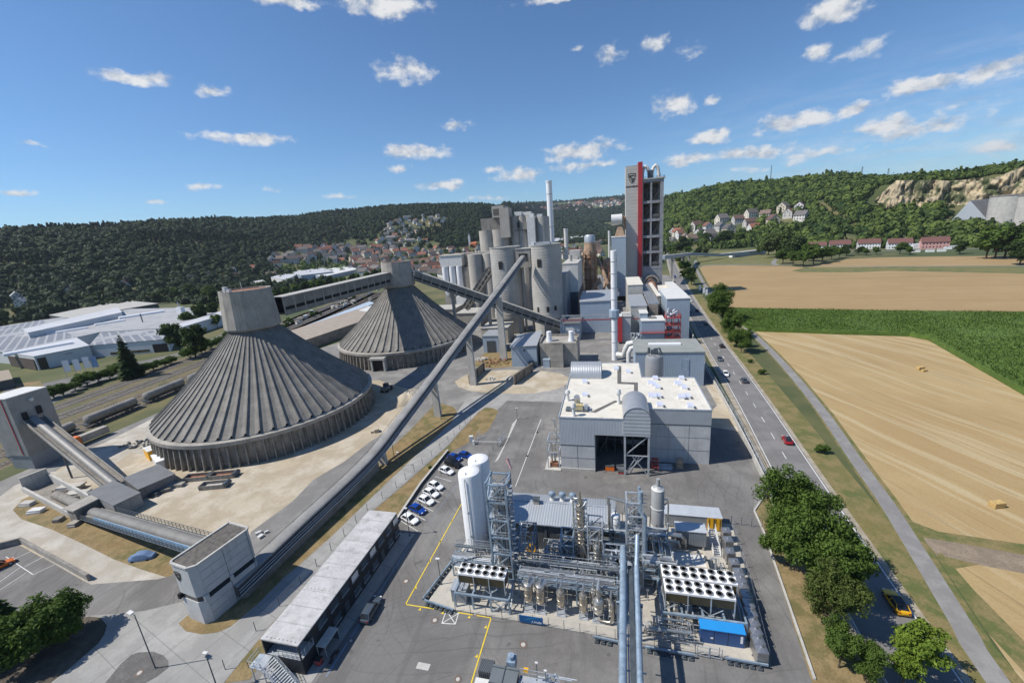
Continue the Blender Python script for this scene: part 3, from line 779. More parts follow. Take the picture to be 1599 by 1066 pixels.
tree_meshes('round_tree', 4.0, 9.5, 1.8, 55, 60, .8, LEAF_OAK, 5, 4)
tree_meshes('dark_tree', 4.4, 11.0, 1.6, 60, 60, .85, LEAF_DK, 6, 5)
tree_meshes('pale_tree', 4.5, 10.0, 1.2, 60, 60, .85, leaf_mat('willow_foliage', [(.06, .09, .03), (.12, .16, .05), (.09, .12, .04)]), 7, 5)
tree_meshes('bush', 1.6, 2.6, .1, 34, 90, .26, LEAF_BUSH, 8, 4)
tree_meshes('shrub', 3.2, 6.2, .2, 90, 120, .36, LEAF_BUSH, 9, 6)
conifer_meshes('spruce', 2.6, 12.0, 11)
conifer_meshes('pine', 3.2, 9.5, 12, n=18, per=40)
def tree(key, x, y, z, s, name, label, cat='tree', group=None, rz=None, sz=1.0):
 t = empty(name, (x, y, z), label, cat, group)
 t.rotation_euler[2] = rz if rz is not None else (x * 12.9898 + y * 78.233) % 6.283
 t.scale = (s, s, s * sz)
 c, k = TREE_MESH[key]
 mesh_obj('crown', c, t); mesh_obj('trunk', k, t)
 return t
RT = [('oak_a', 29.6, 71, 1.22, 'uppermost large broadleaf tree of the roadside group beside the process yard'),
      ('oak_b', 28.4, 65.5, 1.0, 'broadleaf tree on the yard side of the roadside group, second from the top'),
      ('oak_a', 30.6, 61.0, 1.2, 'dense broadleaf tree in the middle of the roadside group'),
      ('oak_c', 32.6, 58.5, 1.3, 'spreading tree of the roadside group leaning over the shaded road'),
      ('pale_oak', 29.2, 53.5, .92, 'olive green tree low in the roadside group beside the process yard'),
      ('oak_c', 28.2, 48.2, .72, 'leafy tree cut by the bottom edge beside the process yard'),
      ('oak_c', 30.6, 47.2, .62, 'low leafy tree cut by the bottom edge, nearer the road')]
for k, x, y, s, lab in RT:
 tree(k, x, y, 0, s * .93, 'roadside_tree', lab, sz=1.2, group='broadleaf trees between the process yard and the road')
for x, y, s, lab in ((34.6, 47.2, .6, 'small light green tree at the bottom edge, left of the slim one'), (36.9, 48.6, 1.0, 'slim light green tree with bright leaf tips near the yellow car')):
 tree('light_tree', x, y, 0, s, 'young_tree', lab)
for k, u, v, s, lab in (('oak_a', 1128, 506, 1.85, 'big olive green tree between road and wheat field above the hedge'), ('oak_c', 1143, 528, 1.5, 'dark broadleaf tree at the corner of the maize field'), ('oak_c', 1157, 550, 1.25, 'bushy tree beside the cycle path at its far end'),
      ('shrub', 1150, 541, 1.4, 'dark shrub filling the gap between two trees at the maize corner'), ('dark_tree', 1080, 445, 1.6, 'dark round tree beside the road before the far bend'), ('shrub', 1068, 425, 2.2, 'pale bushy tree beside the far road under the conveyor bridge'),
      ('light_tree', 1067, 437, 1.3, 'yellow green tree beside the far road next to a dark round tree')):
 x, y = G(u, v); tree(k, x, y, 0, s, 'field_tree', lab)
for u, v, s, lab in ((1283, 706, 1.0, 'round green bush on the verge between road and cycle path'), (1189, 584, .95, 'bright low bush on the verge above the round bush'), (1171, 566, .7, 'small flat bush on the verge near the line of trees'), (537, 0, 0, '')):
 if s:
  x, y = G(u, v); tree('bush', x, y, 0, s, 'bush', lab, 'bush')
x, y = G(672, 731); tree('bush', x, y, 0, .35, 'bush', 'tiny green bush on the fence verge above the parked white cars', 'bush')
for i, (u, v, s, key, lab) in enumerate(((25, 1005, 1.0, 'pine', 'dark conifer at the left edge of the planted island'), (78, 1012, 1.45, 'shrub', 'bright green shrub on the planted island facing the lamp post'), (108, 1000, 1.15, 'shrub', 'smaller shrub at the tip of the planted island'),
                              (45, 1035, 1.4, 'shrub', 'dark green shrub at the bottom left corner of the picture'), (-25, 1030, 1.4, 'shrub', 'shrub half cut by the left edge on the planted island'))):
 x, y = G(u, v); tree(key, x, y, 0, s, 'conifer' if key == 'pine' else 'shrub', lab, 'tree' if key == 'pine' else 'shrub')
for u, v, s, key, lab in ((207, 590, 2.0, 'spruce', 'broad dark spruce standing alone between factory and railway'), (282, 550, 1.9, 'dark_tree', 'dark tree left of a pair beside the factory loading bay'), (306, 558, 2.0, 'dark_tree', 'dark tree right of a pair beside the factory loading bay'),
                         (322, 552, 1.0, 'round_tree', 'bright green tree beside the dark pair near the cone hall')):
 x, y = G(u, v); tree(key, x, y, 0, s, 'factory_tree', lab)
for i, (u, v, s) in enumerate(((298, 512, 1.5), (314, 508, 1.9), (332, 500, 1.7), (340, 512, 1.2), (250, 474, 1.6), (262, 470, 1.8), (278, 468, 2.0), (295, 466, 2.1), (312, 468, 1.8), (328, 470, 2.2), (340, 474, 1.9), (60, 488, 1.8), (48, 494, 1.6), (30, 498, 1.5), (72, 484, 1.7), (355, 536, .9), (12, 505, 1.5))):
 x, y = G(u, v); tree('dark_tree' if i % 3 else 'round_tree', x, y, 0, s, 'factory_tree', 'dark tree in the belt of trees around the white roofed factory', 'tree', 'trees around the factory')
hed = [(62, 618), (85, 622), (100, 618), (118, 610), (137, 602), (155, 596), (172, 592), (188, 588), (225, 585), (240, 578), (258, 572), (330, 545), (345, 538), (268, 568), (298, 560), (315, 552)]
for i, (u, v) in enumerate(hed):
 x, y = G(u, v); tree('shrub', x, y, 0, .95 + .8 * ((i * 37) % 10) / 10, 'hedge_shrub', 'green shrub in the hedge between the factory and the railway lines', 'shrub', 'shrubs hedging the railway', sz=.75)
av = [(432, 473), (447, 468), (461, 464), (474, 461), (487, 459), (500, 456), (513, 453), (525, 450), (537, 448), (549, 446), (561, 443), (573, 441), (584, 438), (595, 436), (425, 478), (606, 433), (650, 420), (663, 418)]
for i, (u, v) in enumerate(av):
 x, y = G(u, v); tree('round_tree' if i % 3 else 'dark_tree', x, y, 0, 1.6 + .35 * ((i * 29) % 7) / 7, 'avenue_tree', 'round crowned tree in the row behind the gallery between the cone halls', 'tree', 'avenue trees behind the cone halls')
big = [(1212, 402, 2.0, 'pale_tree'), (1228, 404, 2.2, 'pale_tree'), (1240, 406, 1.6, 'dark_tree'), (1200, 398, 1.3, 'dark_tree'), (1222, 412, 1.0, 'round_tree'), (1238, 415, 1.0, 'round_tree'), (1254, 416, 1.1, 'round_tree'),
       (1270, 413, 1.15, 'round_tree'), (1284, 410, 1.1, 'round_tree'), (1298, 406, 1.0, 'round_tree'), (1262, 408, 1.3, 'round_tree'), (1310, 403, .8, 'round_tree'), (1322, 400, .8, 'dark_tree'),
       (1540, 404, 1.3, 'round_tree'), (1553, 404, 1.5, 'round_tree'), (1568, 403, 1.4, 'dark_tree'), (1585, 402, 1.3, 'round_tree'), (1592, 414, .9, 'dark_tree'), (1605, 405, 1.5, 'round_tree'), (1340, 398, .6, 'dark_tree'), (1352, 399, .55, 'round_tree'), (1368, 398, .6, 'round_tree'),
       (1405, 397, .85, 'round_tree'), (1420, 398, .6, 'round_tree'), (1498, 397, .8, 'dark_tree'), (1062, 395, 1.1, 'dark_tree'), (1075, 398, .9, 'round_tree'), (1088, 402, .9, 'dark_tree'), (1100, 400, .7, 'dark_tree'),
       (1070, 388, 1.5, 'dark_tree'), (1092, 384, 1.8, 'dark_tree'), (1108, 386, 1.7, 'dark_tree'), (1122, 388, 1.8, 'dark_tree'), (1138, 387, 1.9, 'dark_tree'), (1150, 386, 1.7, 'round_tree'), (1047, 398, .9, 'round_tree'), (1186, 398, .8, 'round_tree'), (1052, 408, 1.0, 'pale_tree'), (1061, 413, .9, 'round_tree')]
LABK = {'pale_tree': 'pale grey green spreading tree among the thickets by the field lane', 'dark_tree': 'dark green tree among the thickets beyond the wheat fields', 'round_tree': 'mid green bushy tree among the thickets beyond the wheat fields'}
for u, v, s, key in big:
 x, y = G(u, v); tree(key, x, y, 0, s * (2.5 if u > 1500 else 2.0), 'valley_tree', LABK[key], 'tree', 'trees around the far field lanes', sz=.85)
def far_tree_proto(seed, conifer=False, n=46):
 rng = np.random.default_rng(seed)
 if conifer:
  k = n; t = rng.random(k) ** .7; a = rng.random(k) * 2 * np.pi
  r = (1 - t) * .62 + .06
  P = np.stack([np.cos(a) * r, np.sin(a) * r, t * 2.5 - .2], -1)
  nr = np.stack([np.cos(a), np.sin(a), np.full(k, .5)], -1)
  size = np.full(k, .55)
 else:
  i = np.arange(n) + .5; ph = np.arccos(1 - 1.45 * i / n); th = np.pi * (1 + 5 ** .5) * i
  d = np.stack([np.cos(th) * np.sin(ph), np.sin(th) * np.sin(ph), np.cos(ph)], -1)
  bumpy = 1 + .22 * np.sin(d[:, 0] * 5 + seed) * np.cos(d[:, 1] * 4 + seed * 2) + rng.normal(0, .07, n)
  P = d * bumpy[:, None] * np.array([1, 1, 1.05]) + np.array([0, 0, .6])
  nr = d; size = np.full(n, .62)
 sn = nr / np.linalg.norm(nr, axis=1)[:, None]
 nr = nr + rng.normal(0, .22, P.shape); nr /= np.linalg.norm(nr, axis=1)[:, None]
 a_ = np.cross(nr, rng.normal(0, 1, P.shape)); a_ /= np.linalg.norm(a_, axis=1)[:, None]
 b_ = np.cross(nr, a_); s = (size * rng.uniform(.7, 1.25, len(P)))[:, None] * .62
 return np.stack([P - a_ * s, P - b_ * s * .8 + nr * s * .25, P + a_ * s, P + b_ * s * .8 + nr * s * .25], 1), sn + rng.normal(0, .16, P.shape)
PROTO = [far_tree_proto(20 + i) for i in range(6)]
PROTO_C = [far_tree_proto(40 + i, True, 40) for i in range(2)]
def wood(name, X, Y, S, con, mat, seed, label=None, zoff=0.0):
 rng = np.random.default_rng(seed)
 Z = terrain(X, Y) + zoff
 out = []; nrm = []
 kind = np.where(con, 6 + rng.integers(0, 2, len(X)), rng.integers(0, 6, len(X)))
 rot = rng.random(len(X)) * 2 * np.pi
 for k in range(8):
  I = np.where(kind == k)[0]
  if not len(I): continue
  p, pn = (PROTO + PROTO_C)[k]
  co, si = np.cos(rot[I])[:, None, None], np.sin(rot[I])[:, None, None]
  s = S[I][:, None, None]
  x = (p[None, :, :, 0] * co - p[None, :, :, 1] * si) * s + X[I][:, None, None]
  y = (p[None, :, :, 0] * si + p[None, :, :, 1] * co) * s + Y[I][:, None, None]
  z = p[None, :, :, 2] * s * rng.uniform(.85, 1.2, len(I))[:, None, None] + Z[I][:, None, None]
  out.append(np.stack([x, y, z], -1).reshape(-1, 3))
  c1_, s1_ = np.cos(rot[I])[:, None], np.sin(rot[I])[:, None]
  nn_ = np.stack([pn[None, :, 0] * c1_ - pn[None, :, 1] * s1_, pn[None, :, 0] * s1_ + pn[None, :, 1] * c1_, np.broadcast_to(pn[None, :, 2], (len(I), len(pn)))], -1)
  nrm.append(np.repeat(nn_.reshape(-1, 3), 4, 0))
 V = np.concatenate(out); NN = np.concatenate(nrm); NN /= np.linalg.norm(NN, axis=1)[:, None]
 o = mesh_obj(name, np_mesh(name, V, np.arange(len(V)).reshape(-1, 4), mat, 4, normals=NN), kind='stuff')
 return o
VILLAGE = [[(405, 402), (432, 394), (470, 388), (520, 384), (548, 372), (585, 372), (598, 352), (625, 336), (640, 340), (690, 336), (705, 345), (690, 352), (650, 362), (640, 372), (690, 378), (700, 392), (760, 370), (765, 430), (640, 428), (600, 436), (430, 475), (420, 470), (480, 440), (440, 425)],
           [(1040, 385), (1050, 350), (1095, 345), (1170, 330), (1265, 322), (1270, 345), (1215, 358), (1140, 372), (1110, 390)], [(0, 470), (45, 465), (60, 500), (0, 520)], [(1290, 366), (1480, 366), (1480, 392), (1290, 392)], [(1468, 345), (1478, 300), (1700, 280), (1700, 356)]]
QUARRY = [[(1262, 318), (1275, 310), (1300, 318), (1310, 335), (1340, 350), (1300, 345)]]
def scatter(az0, az1, r0, r1, n, rng, lo=None):
 A = np.radians(rng.uniform(az0, az1, n)); r = np.sqrt(rng.uniform(r0 * r0, r1 * r1, n))
 X = np.sin(A) * r; Y = np.cos(A) * r
 return X, Y, np.degrees(A), r
def keep(X, Y, rng, thin_village=.0):
 u, v, w = proj(X, Y, terrain(X, Y) + 1)
 ok = (w > 0) & (u > -120) & (u < 1720)
 for p in VILLAGE:
  ok &= ~(inside(p, u, v) & (rng.random(len(X)) > thin_village))
 for p in QUARRY:
  ok &= ~inside(p, u, v)
 return ok
def woods():
 rng = np.random.default_rng(77)
 X, Y, A, r = scatter(-74, -13, 700, 2300, 34000, rng)
 Df = np.interp(A, HT[:, 0], HT[:, 1]); Dc = np.interp(A, HT[:, 0], HT[:, 2])
 ok = (r > Df - 60 + 60 * vnoise(X, Y, 60, 2)) & (r < Dc + 120) & keep(X, Y, rng, .1)
 X, Y, A, r, Dc, Df = [q[ok] for q in (X, Y, A, r, Dc, Df)]
 t = (r - Df) / (Dc - Df)
 con = (vnoise(X, Y, 120, 9) + .35 * rng.random(len(X)) > .86) | ((t > .85) & (rng.random(len(X)) < .55))
 S = 3.2 + 4.8 * rng.random(len(X)) ** 1.4; S = S * np.where(con, .85, 1)
 wood('west_woods', X, Y, S, con, LEAF_FOREST_SHADE, 1)
 X, Y, A, r = scatter(-72, -38, 520, 960, 2600, rng)
 u, v, w = proj(X, Y, 0 * X)
 open_ = [(-100, 700), (-100, 500), (60, 490), (80, 482), (190, 462), (250, 468), (280, 476), (345, 476), (430, 480), (430, 700)]
 ok = ~inside(open_, u, v) & keep(X, Y, rng, .25) & (vnoise(X, Y, 70, 4) > .33)
 wood('valley_woods', X[ok], Y[ok], rng.uniform(3.4, 6, ok.sum()), rng.random(ok.sum()) < .12, LEAF_FOREST_SHADE, 2)
 X, Y, A, r = scatter(3, 42, 690, 1650, 15000, rng)
 Df = np.interp(A, HT[:, 0], HT[:, 1]); Dc = np.interp(A, HT[:, 0], HT[:, 2])
 u, v, w = proj(X, Y, terrain(X, Y))
 ok = (r > Df - 40 + 50 * vnoise(X, Y, 50, 2)) & (r < Dc + 150) & keep(X, Y, rng, .10)
 ok &= ~((A > 26.5) & (r > 925) & (r < 1012) & (rng.random(len(X)) > .42))
 X, Y, A = X[ok], Y[ok], A[ok]
 con = rng.random(len(X)) < .07
 wood('east_woods', X, Y, (3.0 + 6.4 * rng.random(len(X)) ** 1.6) * np.where(A > 25, .9, 1), con, leaf_mat('east_wood_foliage', [(.022, .05, .014), (.12, .165, .035), (.05, .085, .02)], trans=.12, rnd=.15, scale=.05, lo=.33), 3)
 X, Y, A, r = scatter(-44, -15, 560, 1250, 950, rng)
 u, v, w = proj(X, Y, 0 * X)
 ok = (u < 760) & (v < 470) & ~inside([(415, 485), (415, 440), (640, 415), (680, 440), (600, 460)], u, v) & (vnoise(X, Y, 60, 14) > .42)
 wood('village_trees', X[ok], Y[ok], rng.uniform(3.5, 6.5, ok.sum()), rng.random(ok.sum()) < .12, LEAF_BUSH, 6)
 X, Y, A, r = scatter(-16, 8, 620, 2800, 1700, rng)
 ok = keep(X, Y, rng, .2) & (vnoise(X, Y, 150, 6) > .5)
 wood('valley_mouth_woods', X[ok], Y[ok], rng.uniform(4.5, 8.5, ok.sum()), rng.random(ok.sum()) < .1, LEAF_FOREST_SHADE, 4)
 X, Y, A, r = scatter(-18, 9, 2500, 5400, 9000, rng)
 ok = keep(X, Y, rng, .5) & (vnoise(X, Y, 420, 8) > .36)
 wood('distant_woods', X[ok], Y[ok], rng.uniform(11, 18, ok.sum()), rng.random(ok.sum()) < .1, LEAF_FOREST_SHADE, 5, zoff=-4)
woods()
# ---------------------------------------------------------------- the cement works
SLIP = M('slipformed_concrete', (.40, .39, .362), .85, var=.16, scale=.12, rib=(1.6, (0, 0, 1)), streak=.22)
SLIP_W = M('pale_slipformed_concrete', (.40, .375, .335), .85, var=.14, scale=.12, streak=.25)
CONE_SHEET = M('cone_roof_concrete', (.19, .18, .162), .75, var=.3, scale=.3, streak=.35)
GALLERY = M('gallery_concrete', (.23, .215, .19), .9, var=.3, scale=.3, streak=.5)
ROOFTOP = M('pale_gallery_roof', (.40, .39, .36), .85, var=.2, scale=.4)
def text_mesh(body, size, name, mat, parent, origin, xdir, ydir, depth=.03, font_scale=(1, 1), shear=0.0, bold=0.0):
 cu = bpy.data.curves.new(name, 'FONT'); cu.body = body; cu.size = size; cu.extrude = depth / 2; cu.align_x = 'CENTER'; cu.align_y = 'CENTER'; cu.shear = shear; cu.offset = bold
 t = bpy.data.objects.new(name, cu); COL.objects.link(t)
 dg = bpy.context.evaluated_depsgraph_get(); dg.update()
 me = bpy.data.meshes.new_from_object(t.evaluated_get(dg))
 bpy.data.objects.remove(t)
 X = unit(xdir); Y = unit(ydir); Z = np.cross(X, Y)
 off = np.array(root_of(parent).location)
 for vtx in me.vertices:
  p = np.array(vtx.co)
  vtx.co = tuple(np.array(origin) + X * p[0] * font_scale[0] + Y * p[1] * font_scale[1] + Z * p[2] - off)
 me.materials.clear(); me.materials.append(mat)
 return mesh_obj(name, me, parent)
def emblem(parent, c, xdir, ydir, w, h, dark, light):
 X = unit(xdir); Y = unit(ydir); Z = np.cross(X, Y); c = np.array(c, float)
 def poly(pts, z0, z1):
  n = len(pts); vs = [c + X * x * w + Y * y * h + Z * z for z in (z0, z1) for x, y in pts]
  return vs, [tuple(range(n))[::-1], tuple(range(n, 2 * n))] + [(i, (i + 1) % n, n + (i + 1) % n, n + i) for i in range(n)]
 sh = [(0, -.55), (.22, -.38), (.40, -.10), (.5, .32), (.5, .46), (.2, .5), (-.2, .5), (-.5, .46), (-.5, .32), (-.40, -.10), (-.22, -.38)]
 m = MB(); m.add(*poly(sh, 0.02, w * .03)); o = m.build('emblem', dark, parent)
 m = MB(); m.add(*poly([(x * .8, y * .8 - .005) for x, y in sh], w * .031, w * .045)); m.build('emblem_field', light, o)
 m = MB()
 m.add(*poly([(-.36, .30), (.30, .33), (.36, .22), (-.12, .16), (-.14, .08), (.30, -.06), (.24, -.17), (-.30, .03), (-.36, .14)][::-1], w * .046, w * .062))
 m.add(*poly([(.12, -.10), (.22, -.22), (.04, -.40), (-.20, -.12), (-.12, -.06), (.02, -.22)][::-1], w * .046, w * .062))
 m.build('emblem_stroke', dark, o)
 return o
# ---- the two ribbed cone halls
def cone_hall(c, R_, z_head, tilt_shift, label, ribs=60, door=False):
 t = empty('cone_storage_hall', (c[0], c[1], 0), label, 'storage hall', 'ribbed cone halls')
 ze = 8.0; rh = 8.4
 m = MB(); m.sm = False
 m.lathe([(R_ - .9, -.1), (R_ - .9, ze - .4)], (c[0], c[1], 0), 96)
 w = m.build('ring_wall', CONC_W, t)
 m = MB()
 for k in range(ribs + 32):
  a = 2 * math.pi * k / (ribs + 32)
  ca, sa = math.cos(a), math.sin(a); n_ = np.array([-sa, ca, 0]) * .17
  pin = np.array([c[0] + ca * (R_ - 1.0), c[1] + sa * (R_ - 1.0), 0]); pout = np.array([c[0] + ca * (R_ + .6), c[1] + sa * (R_ + .6), 0])
  top = np.array([c[0] + ca * (R_ - .25), c[1] + sa * (R_ - .25), ze - 1.1]); tin = pin + np.array([0, 0, ze - 1.1])
  vs = [p + s * n_ for s in (-1, 1) for p in (pin, pout, top, tin)]
  m.add(vs, [(0, 1, 2, 3), (7, 6, 5, 4), (1, 5, 6, 2), (0, 4, 5, 1), (2, 6, 7, 3)])
 m.build('buttresses', CONC_W, w)
 MB().lathe([(R_ - 1.3, ze - 1.15), (R_ + .25, ze - 1.15), (R_ + .35, ze), (R_ - .5, ze + .05), (R_ - .9, ze + .4), (R_ - 1.3, ze + .35)], (c[0], c[1], 0), 96).build('ring_beam', CONC, t)
 m = MB(); zt = z_head - .6
 nseg = 10; vs = []; prof = [(-.5, .0), (-.28, .0), (-.2, .42), (.2, .42), (.28, 0.0)]
 prof = [(-.5, .30), (-.34, .0), (.05, -.06), (.28, .22), (.36, .78), (.46, .78)]
 per = len(prof)
 for i in range(nseg + 1):
  tt = i / nseg; r = R_ - .75 + (rh - 1.0 - R_ + .75) * tt; z = ze + .45 + (zt - ze - .45) * tt - 1.1 * math.sin(math.pi * tt)
  for k in range(ribs):
   for (u, hgt) in prof:
    a = 2 * math.pi * (k + u) / ribs; hh = hgt * (.35 + .65 * (1 - tt))
    vs.append((c[0] + math.cos(a) * r, c[1] + math.sin(a) * r, z + hh * 1.0))
 nn = ribs * per
 fs = [(i * nn + k, i * nn + (k + 1) % nn, (i + 1) * nn + (k + 1) % nn, (i + 1) * nn + k) for i in range(nseg) for k in range(nn)]
 m.add(vs, fs); m.build('cone_roof', CONE_SHEET, t)
 MB().lathe([(rh - 1.2, z_head - 1.6), (rh - .9, z_head - .2), (rh - 1.2, z_head + .2)], (c[0], c[1], 0), 32).build('roof_collar', CONC_D, t)
 m = MB(); m.lathe([(rh, z_head), (rh + .15, z_head + .5), (rh * .91, z_head + 12.4), (rh * .91, z_head + 12.7), (rh * .85, z_head + 12.7), (rh * .85, z_head + 12.2)], (c[0], c[1], 0), 16, smooth=False)
 h = m.build('head_house', CONC, t)
 m = MB(); m.lathe([(rh * .85, z_head + 12.25), (0.01, z_head + 12.5)], (c[0], c[1], 0), 16); m.build('head_roof', RUSTY, h)
 return t, zt
c1 = (-118.5, 111.5); c2 = (-110.0, 198.0)
hall1, _ = cone_hall(c1, 34.0, 34.0, 0, 'nearer ribbed cone storage hall with octagonal concrete head and rusty head roof')
m = MB(); m.box(-121, 105.5, 46.2, -120, 106.7, 48.2); m.box(-119.9, 105.6, 46.4, -118.6, 106.6, 47.4); m.cyl((-116, 108, 46.3), (-116, 108, 49.5), .08)
m.build('head_hatch', OFFWHITE, hall1)
hall2, _ = cone_hall(c2, 35.2, 35.4, 0, 'farther ribbed cone storage hall behind the long conveyor, with a portal in its wall', ribs=60)
a = math.atan2(165.5 - c2[1], -96.5 - c2[0])
px_, py_ = G(597, 576)
d2 = unit(np.array([px_ - c2[0], py_ - c2[1]])); rz = math.atan2(d2[1], d2[0])
pc = np.array(c2) + d2 * 35.2
m = MB()
for s in (-1, 1):
 q = pc + np.array([-d2[1], d2[0]]) * s * 3.1
 m.obox((q[0], q[1], 0), (4.2, .8, 5.6), rz)
m.obox((pc[0], pc[1], 5.6), (4.6, 7.4, 1.0), rz)
po = m.build('portal', CONC_L, hall2)
q = pc + d2 * .9; MB().obox((q[0], q[1], .1), (1.0, 5.3, 5.3), rz).build('portal_opening', BLACK, po)
# ---- elevated galleries between the halls
def gallery(name, p, q, w, h, label, wall, roof, piers=(), ribs=14, open_band=True, cat='conveyor gallery', truss=False, glaze=None):
 p = np.array(p, float); q = np.array(q, float)
 t = empty(name, ((p + q) / 2).tolist(), label, cat)
 d = unit(q - p); n = unit(np.cross(d, [0, 0, 1])); up = np.cross(n, d)
 def at(f, s, u): return p + (q - p) * f + n * s + up * u
 m = MB()
 m.beam(at(0, 0, .3), at(1, 0, .3), w, .6)
 for s in (-1, 1):
  m.beam(at(0, s * w / 2, h * .72), at(1, s * w / 2, h * .72), .3, h * .55)
  m.beam(at(0, s * w / 2, .55), at(1, s * w / 2, .55), .3, h * .3)
 b = m.build('gallery_body', wall, t)
 for k in range(ribs + 1):
  f = k / ribs
  for s in (-1, 1): MB().beam(at(f, s * (w / 2 + .05), 0.05), at(f, s * (w / 2 + .05), h), .35, .45).build('rib', CONC, b)
 MB().beam(at(0, 0, h * .45), at(1, 0, h * .45), w * .9, h * .7).build('gallery_inside', BLACK, b)
 MB().beam(at(-.0, 0, h + .16), at(1.0, 0, h + .16), w + .7, .3).build('gallery_roof', roof, t)
 for (x, y, z0, z1, sx, sy) in piers:
  MB().box(x - sx / 2, y - sy / 2, z0, x + sx / 2, y + sy / 2, z1).build('pier', CONC, t)
 return t
gallery('conveyor_gallery', (-114.5, 119.5, 36.2), (-112.5, 190.5, 37.0), 5.0, 6.0, 'dark concrete gallery with pale roof linking the two cone halls high up', GALLERY, ROOFTOP)
gallery('conveyor_gallery', (-102.6, 200.5, 38.0), (-29.5, 226.5, 2.6), 4.6, 4.6, 'dark concrete gallery sloping down from the farther cone hall to the silos', GALLERY, ROOFTOP,
  piers=[(-84, 207, 0, 28.6, 1.4, 1.4), (-66, 213.6, 0, 19.6, 1.4, 1.4), (-50, 219, 0, 11.5, 1.4, 1.4)], ribs=18)
gallery('conveyor_gallery', (-86.0, 236, 14.0), (-68.0, 236.5, 36.5), 4.4, 4.2, 'short dark gallery climbing to the left of the twin silos', GALLERY, GALLERY, ribs=8)
# ---- long rising pipe conveyor
CV = [(-64.3, 43.5, 1.0), (-63.2, 60, 1.6), (-61.9, 75, 2.3), (-60.9, 85, 3.6), (-60.0, 95, 6.2), (-58.4, 110, 10.4), (-55.6, 140, 18.9), (-52.4, 172, 28.0), (-47.4, 226, 43.2)]
def long_conveyor():
 t = empty('long_conveyor', (-57, 130, 10), 'very long grey covered conveyor rising from the gravel roofed tower to the twin silos', 'conveyor')
 hw = 1.4; prof = [(-hw, 0.0), (-hw, 2.0)] + [(-hw * math.cos(a), 2.0 + .45 * math.sin(a)) for a in np.linspace(.25, math.pi - .25, 9)] + [(hw, 2.0), (hw, 0.0)]
 P = smooth_line(CV, 5.0)
 roof = MB(); roof.sm = True; side = MB(); rails = MB()
 vs = []; n = len(prof)
 for i, p in enumerate(P):
  d = unit(P[min(i + 1, len(P) - 1)] - P[max(0, i - 1)]); nn = unit(np.cross(d, [0, 0, 1])); up = np.cross(nn, d)
  vs += [p + nn * a + up * b for a, b in prof]
 fs = [(i * n + k, i * n + k + 1, (i + 1) * n + k + 1, (i + 1) * n + k) for i in range(len(P) - 1) for k in range(1, n - 2)]
 roof.add(vs, fs); roof.build('cover', M('conveyor_cover', (.25, .25, .245), .7, .1, var=.2, scale=.25, dirt=(.20, .19, .165)), t)
 fs = [(i * n + k, i * n + (k + 1) % n, (i + 1) * n + (k + 1) % n, (i + 1) * n + k) for i in range(len(P) - 1) for k in (0, n - 2, n - 1)]
 side.add(vs, fs)
 side.add(vs[:n], [tuple(range(n))[::-1]]); side.add(vs[-n:], [tuple(range(n))])
 side.build('side_wall', M('conveyor_side', (.085, .088, .09), .8, .1, var=.3, scale=.4), t)
 for off, zz, r in ((1.7, .3, .12), (1.7, .95, .09), (1.7, 1.5, .07)):
  pts = []
  for i, p in enumerate(P):
   d = unit(P[min(i + 1, len(P) - 1)] - P[max(0, i - 1)]); nn = unit(np.cross(d, [0, 0, 1]))
   pts.append(p + nn * off + np.array([0, 0, zz]))
  rails.tube(pts, r, 6)
 rails.build('service_pipes', GALV, t)
 wk = MB()
 for i in range(len(P) - 1):
  a, b = P[i], P[i + 1]; d = unit(b - a); nn = unit(np.cross(d, [0, 0, 1]))
  wk.beam(a - nn * 2.5 + [0, 0, .1], b - nn * 2.5 + [0, 0, .1], .9, .12)
  wk.beam(a - nn * 2.9, a - nn * 2.9 + np.array([0, 0, 1.2]), .07)
  wk.beam(a - nn * 2.9 + [0, 0, 1.2], b - nn * 2.9 + [0, 0, 1.2], .06)
 wk.build('walkway', STEEL_D, t)
 for (x, y, w, zt) in ((-60.9, 87.2, 2.0, 4.0), (-57.6, 117, 2.3, 12.6), (-54.6, 146, 2.6, 20.8), (-50.2, 178.5, 3.2, 29.9)):
  m = MB(); m.add([(x + sx * w * k / 2, y + sy * w * .62 * k / 2, z) for z, k in ((0, 1.0), (zt, .82)) for sx, sy in ((-1, -1), (1, -1), (1, 1), (-1, 1))],
      [(0, 1, 5, 4), (1, 2, 6, 5), (2, 3, 7, 6), (3, 0, 4, 7), (4, 5, 6, 7)])
  m.build('pillar', CONC_L, t)
 m = MB()
 for y0, y1 in ((44, 78),):
  m.add([(-64.3 - 1.7, 44, 0), (-64.3 + 1.7, 44, 0), (-60.2, 84, 0), (-63.4, 84, 0), (-66, 44, 1.0), (-62.6, 44, 1.0), (-60.2, 84, 3.3), (-63.4, 84, 3.3)], [(0, 3, 2, 1), (4, 5, 6, 7), (0, 1, 5, 4), (1, 2, 6, 5), (2, 3, 7, 6), (3, 0, 4, 7)])
 m.build('plinth', CONC_D, t)
long_conveyor()
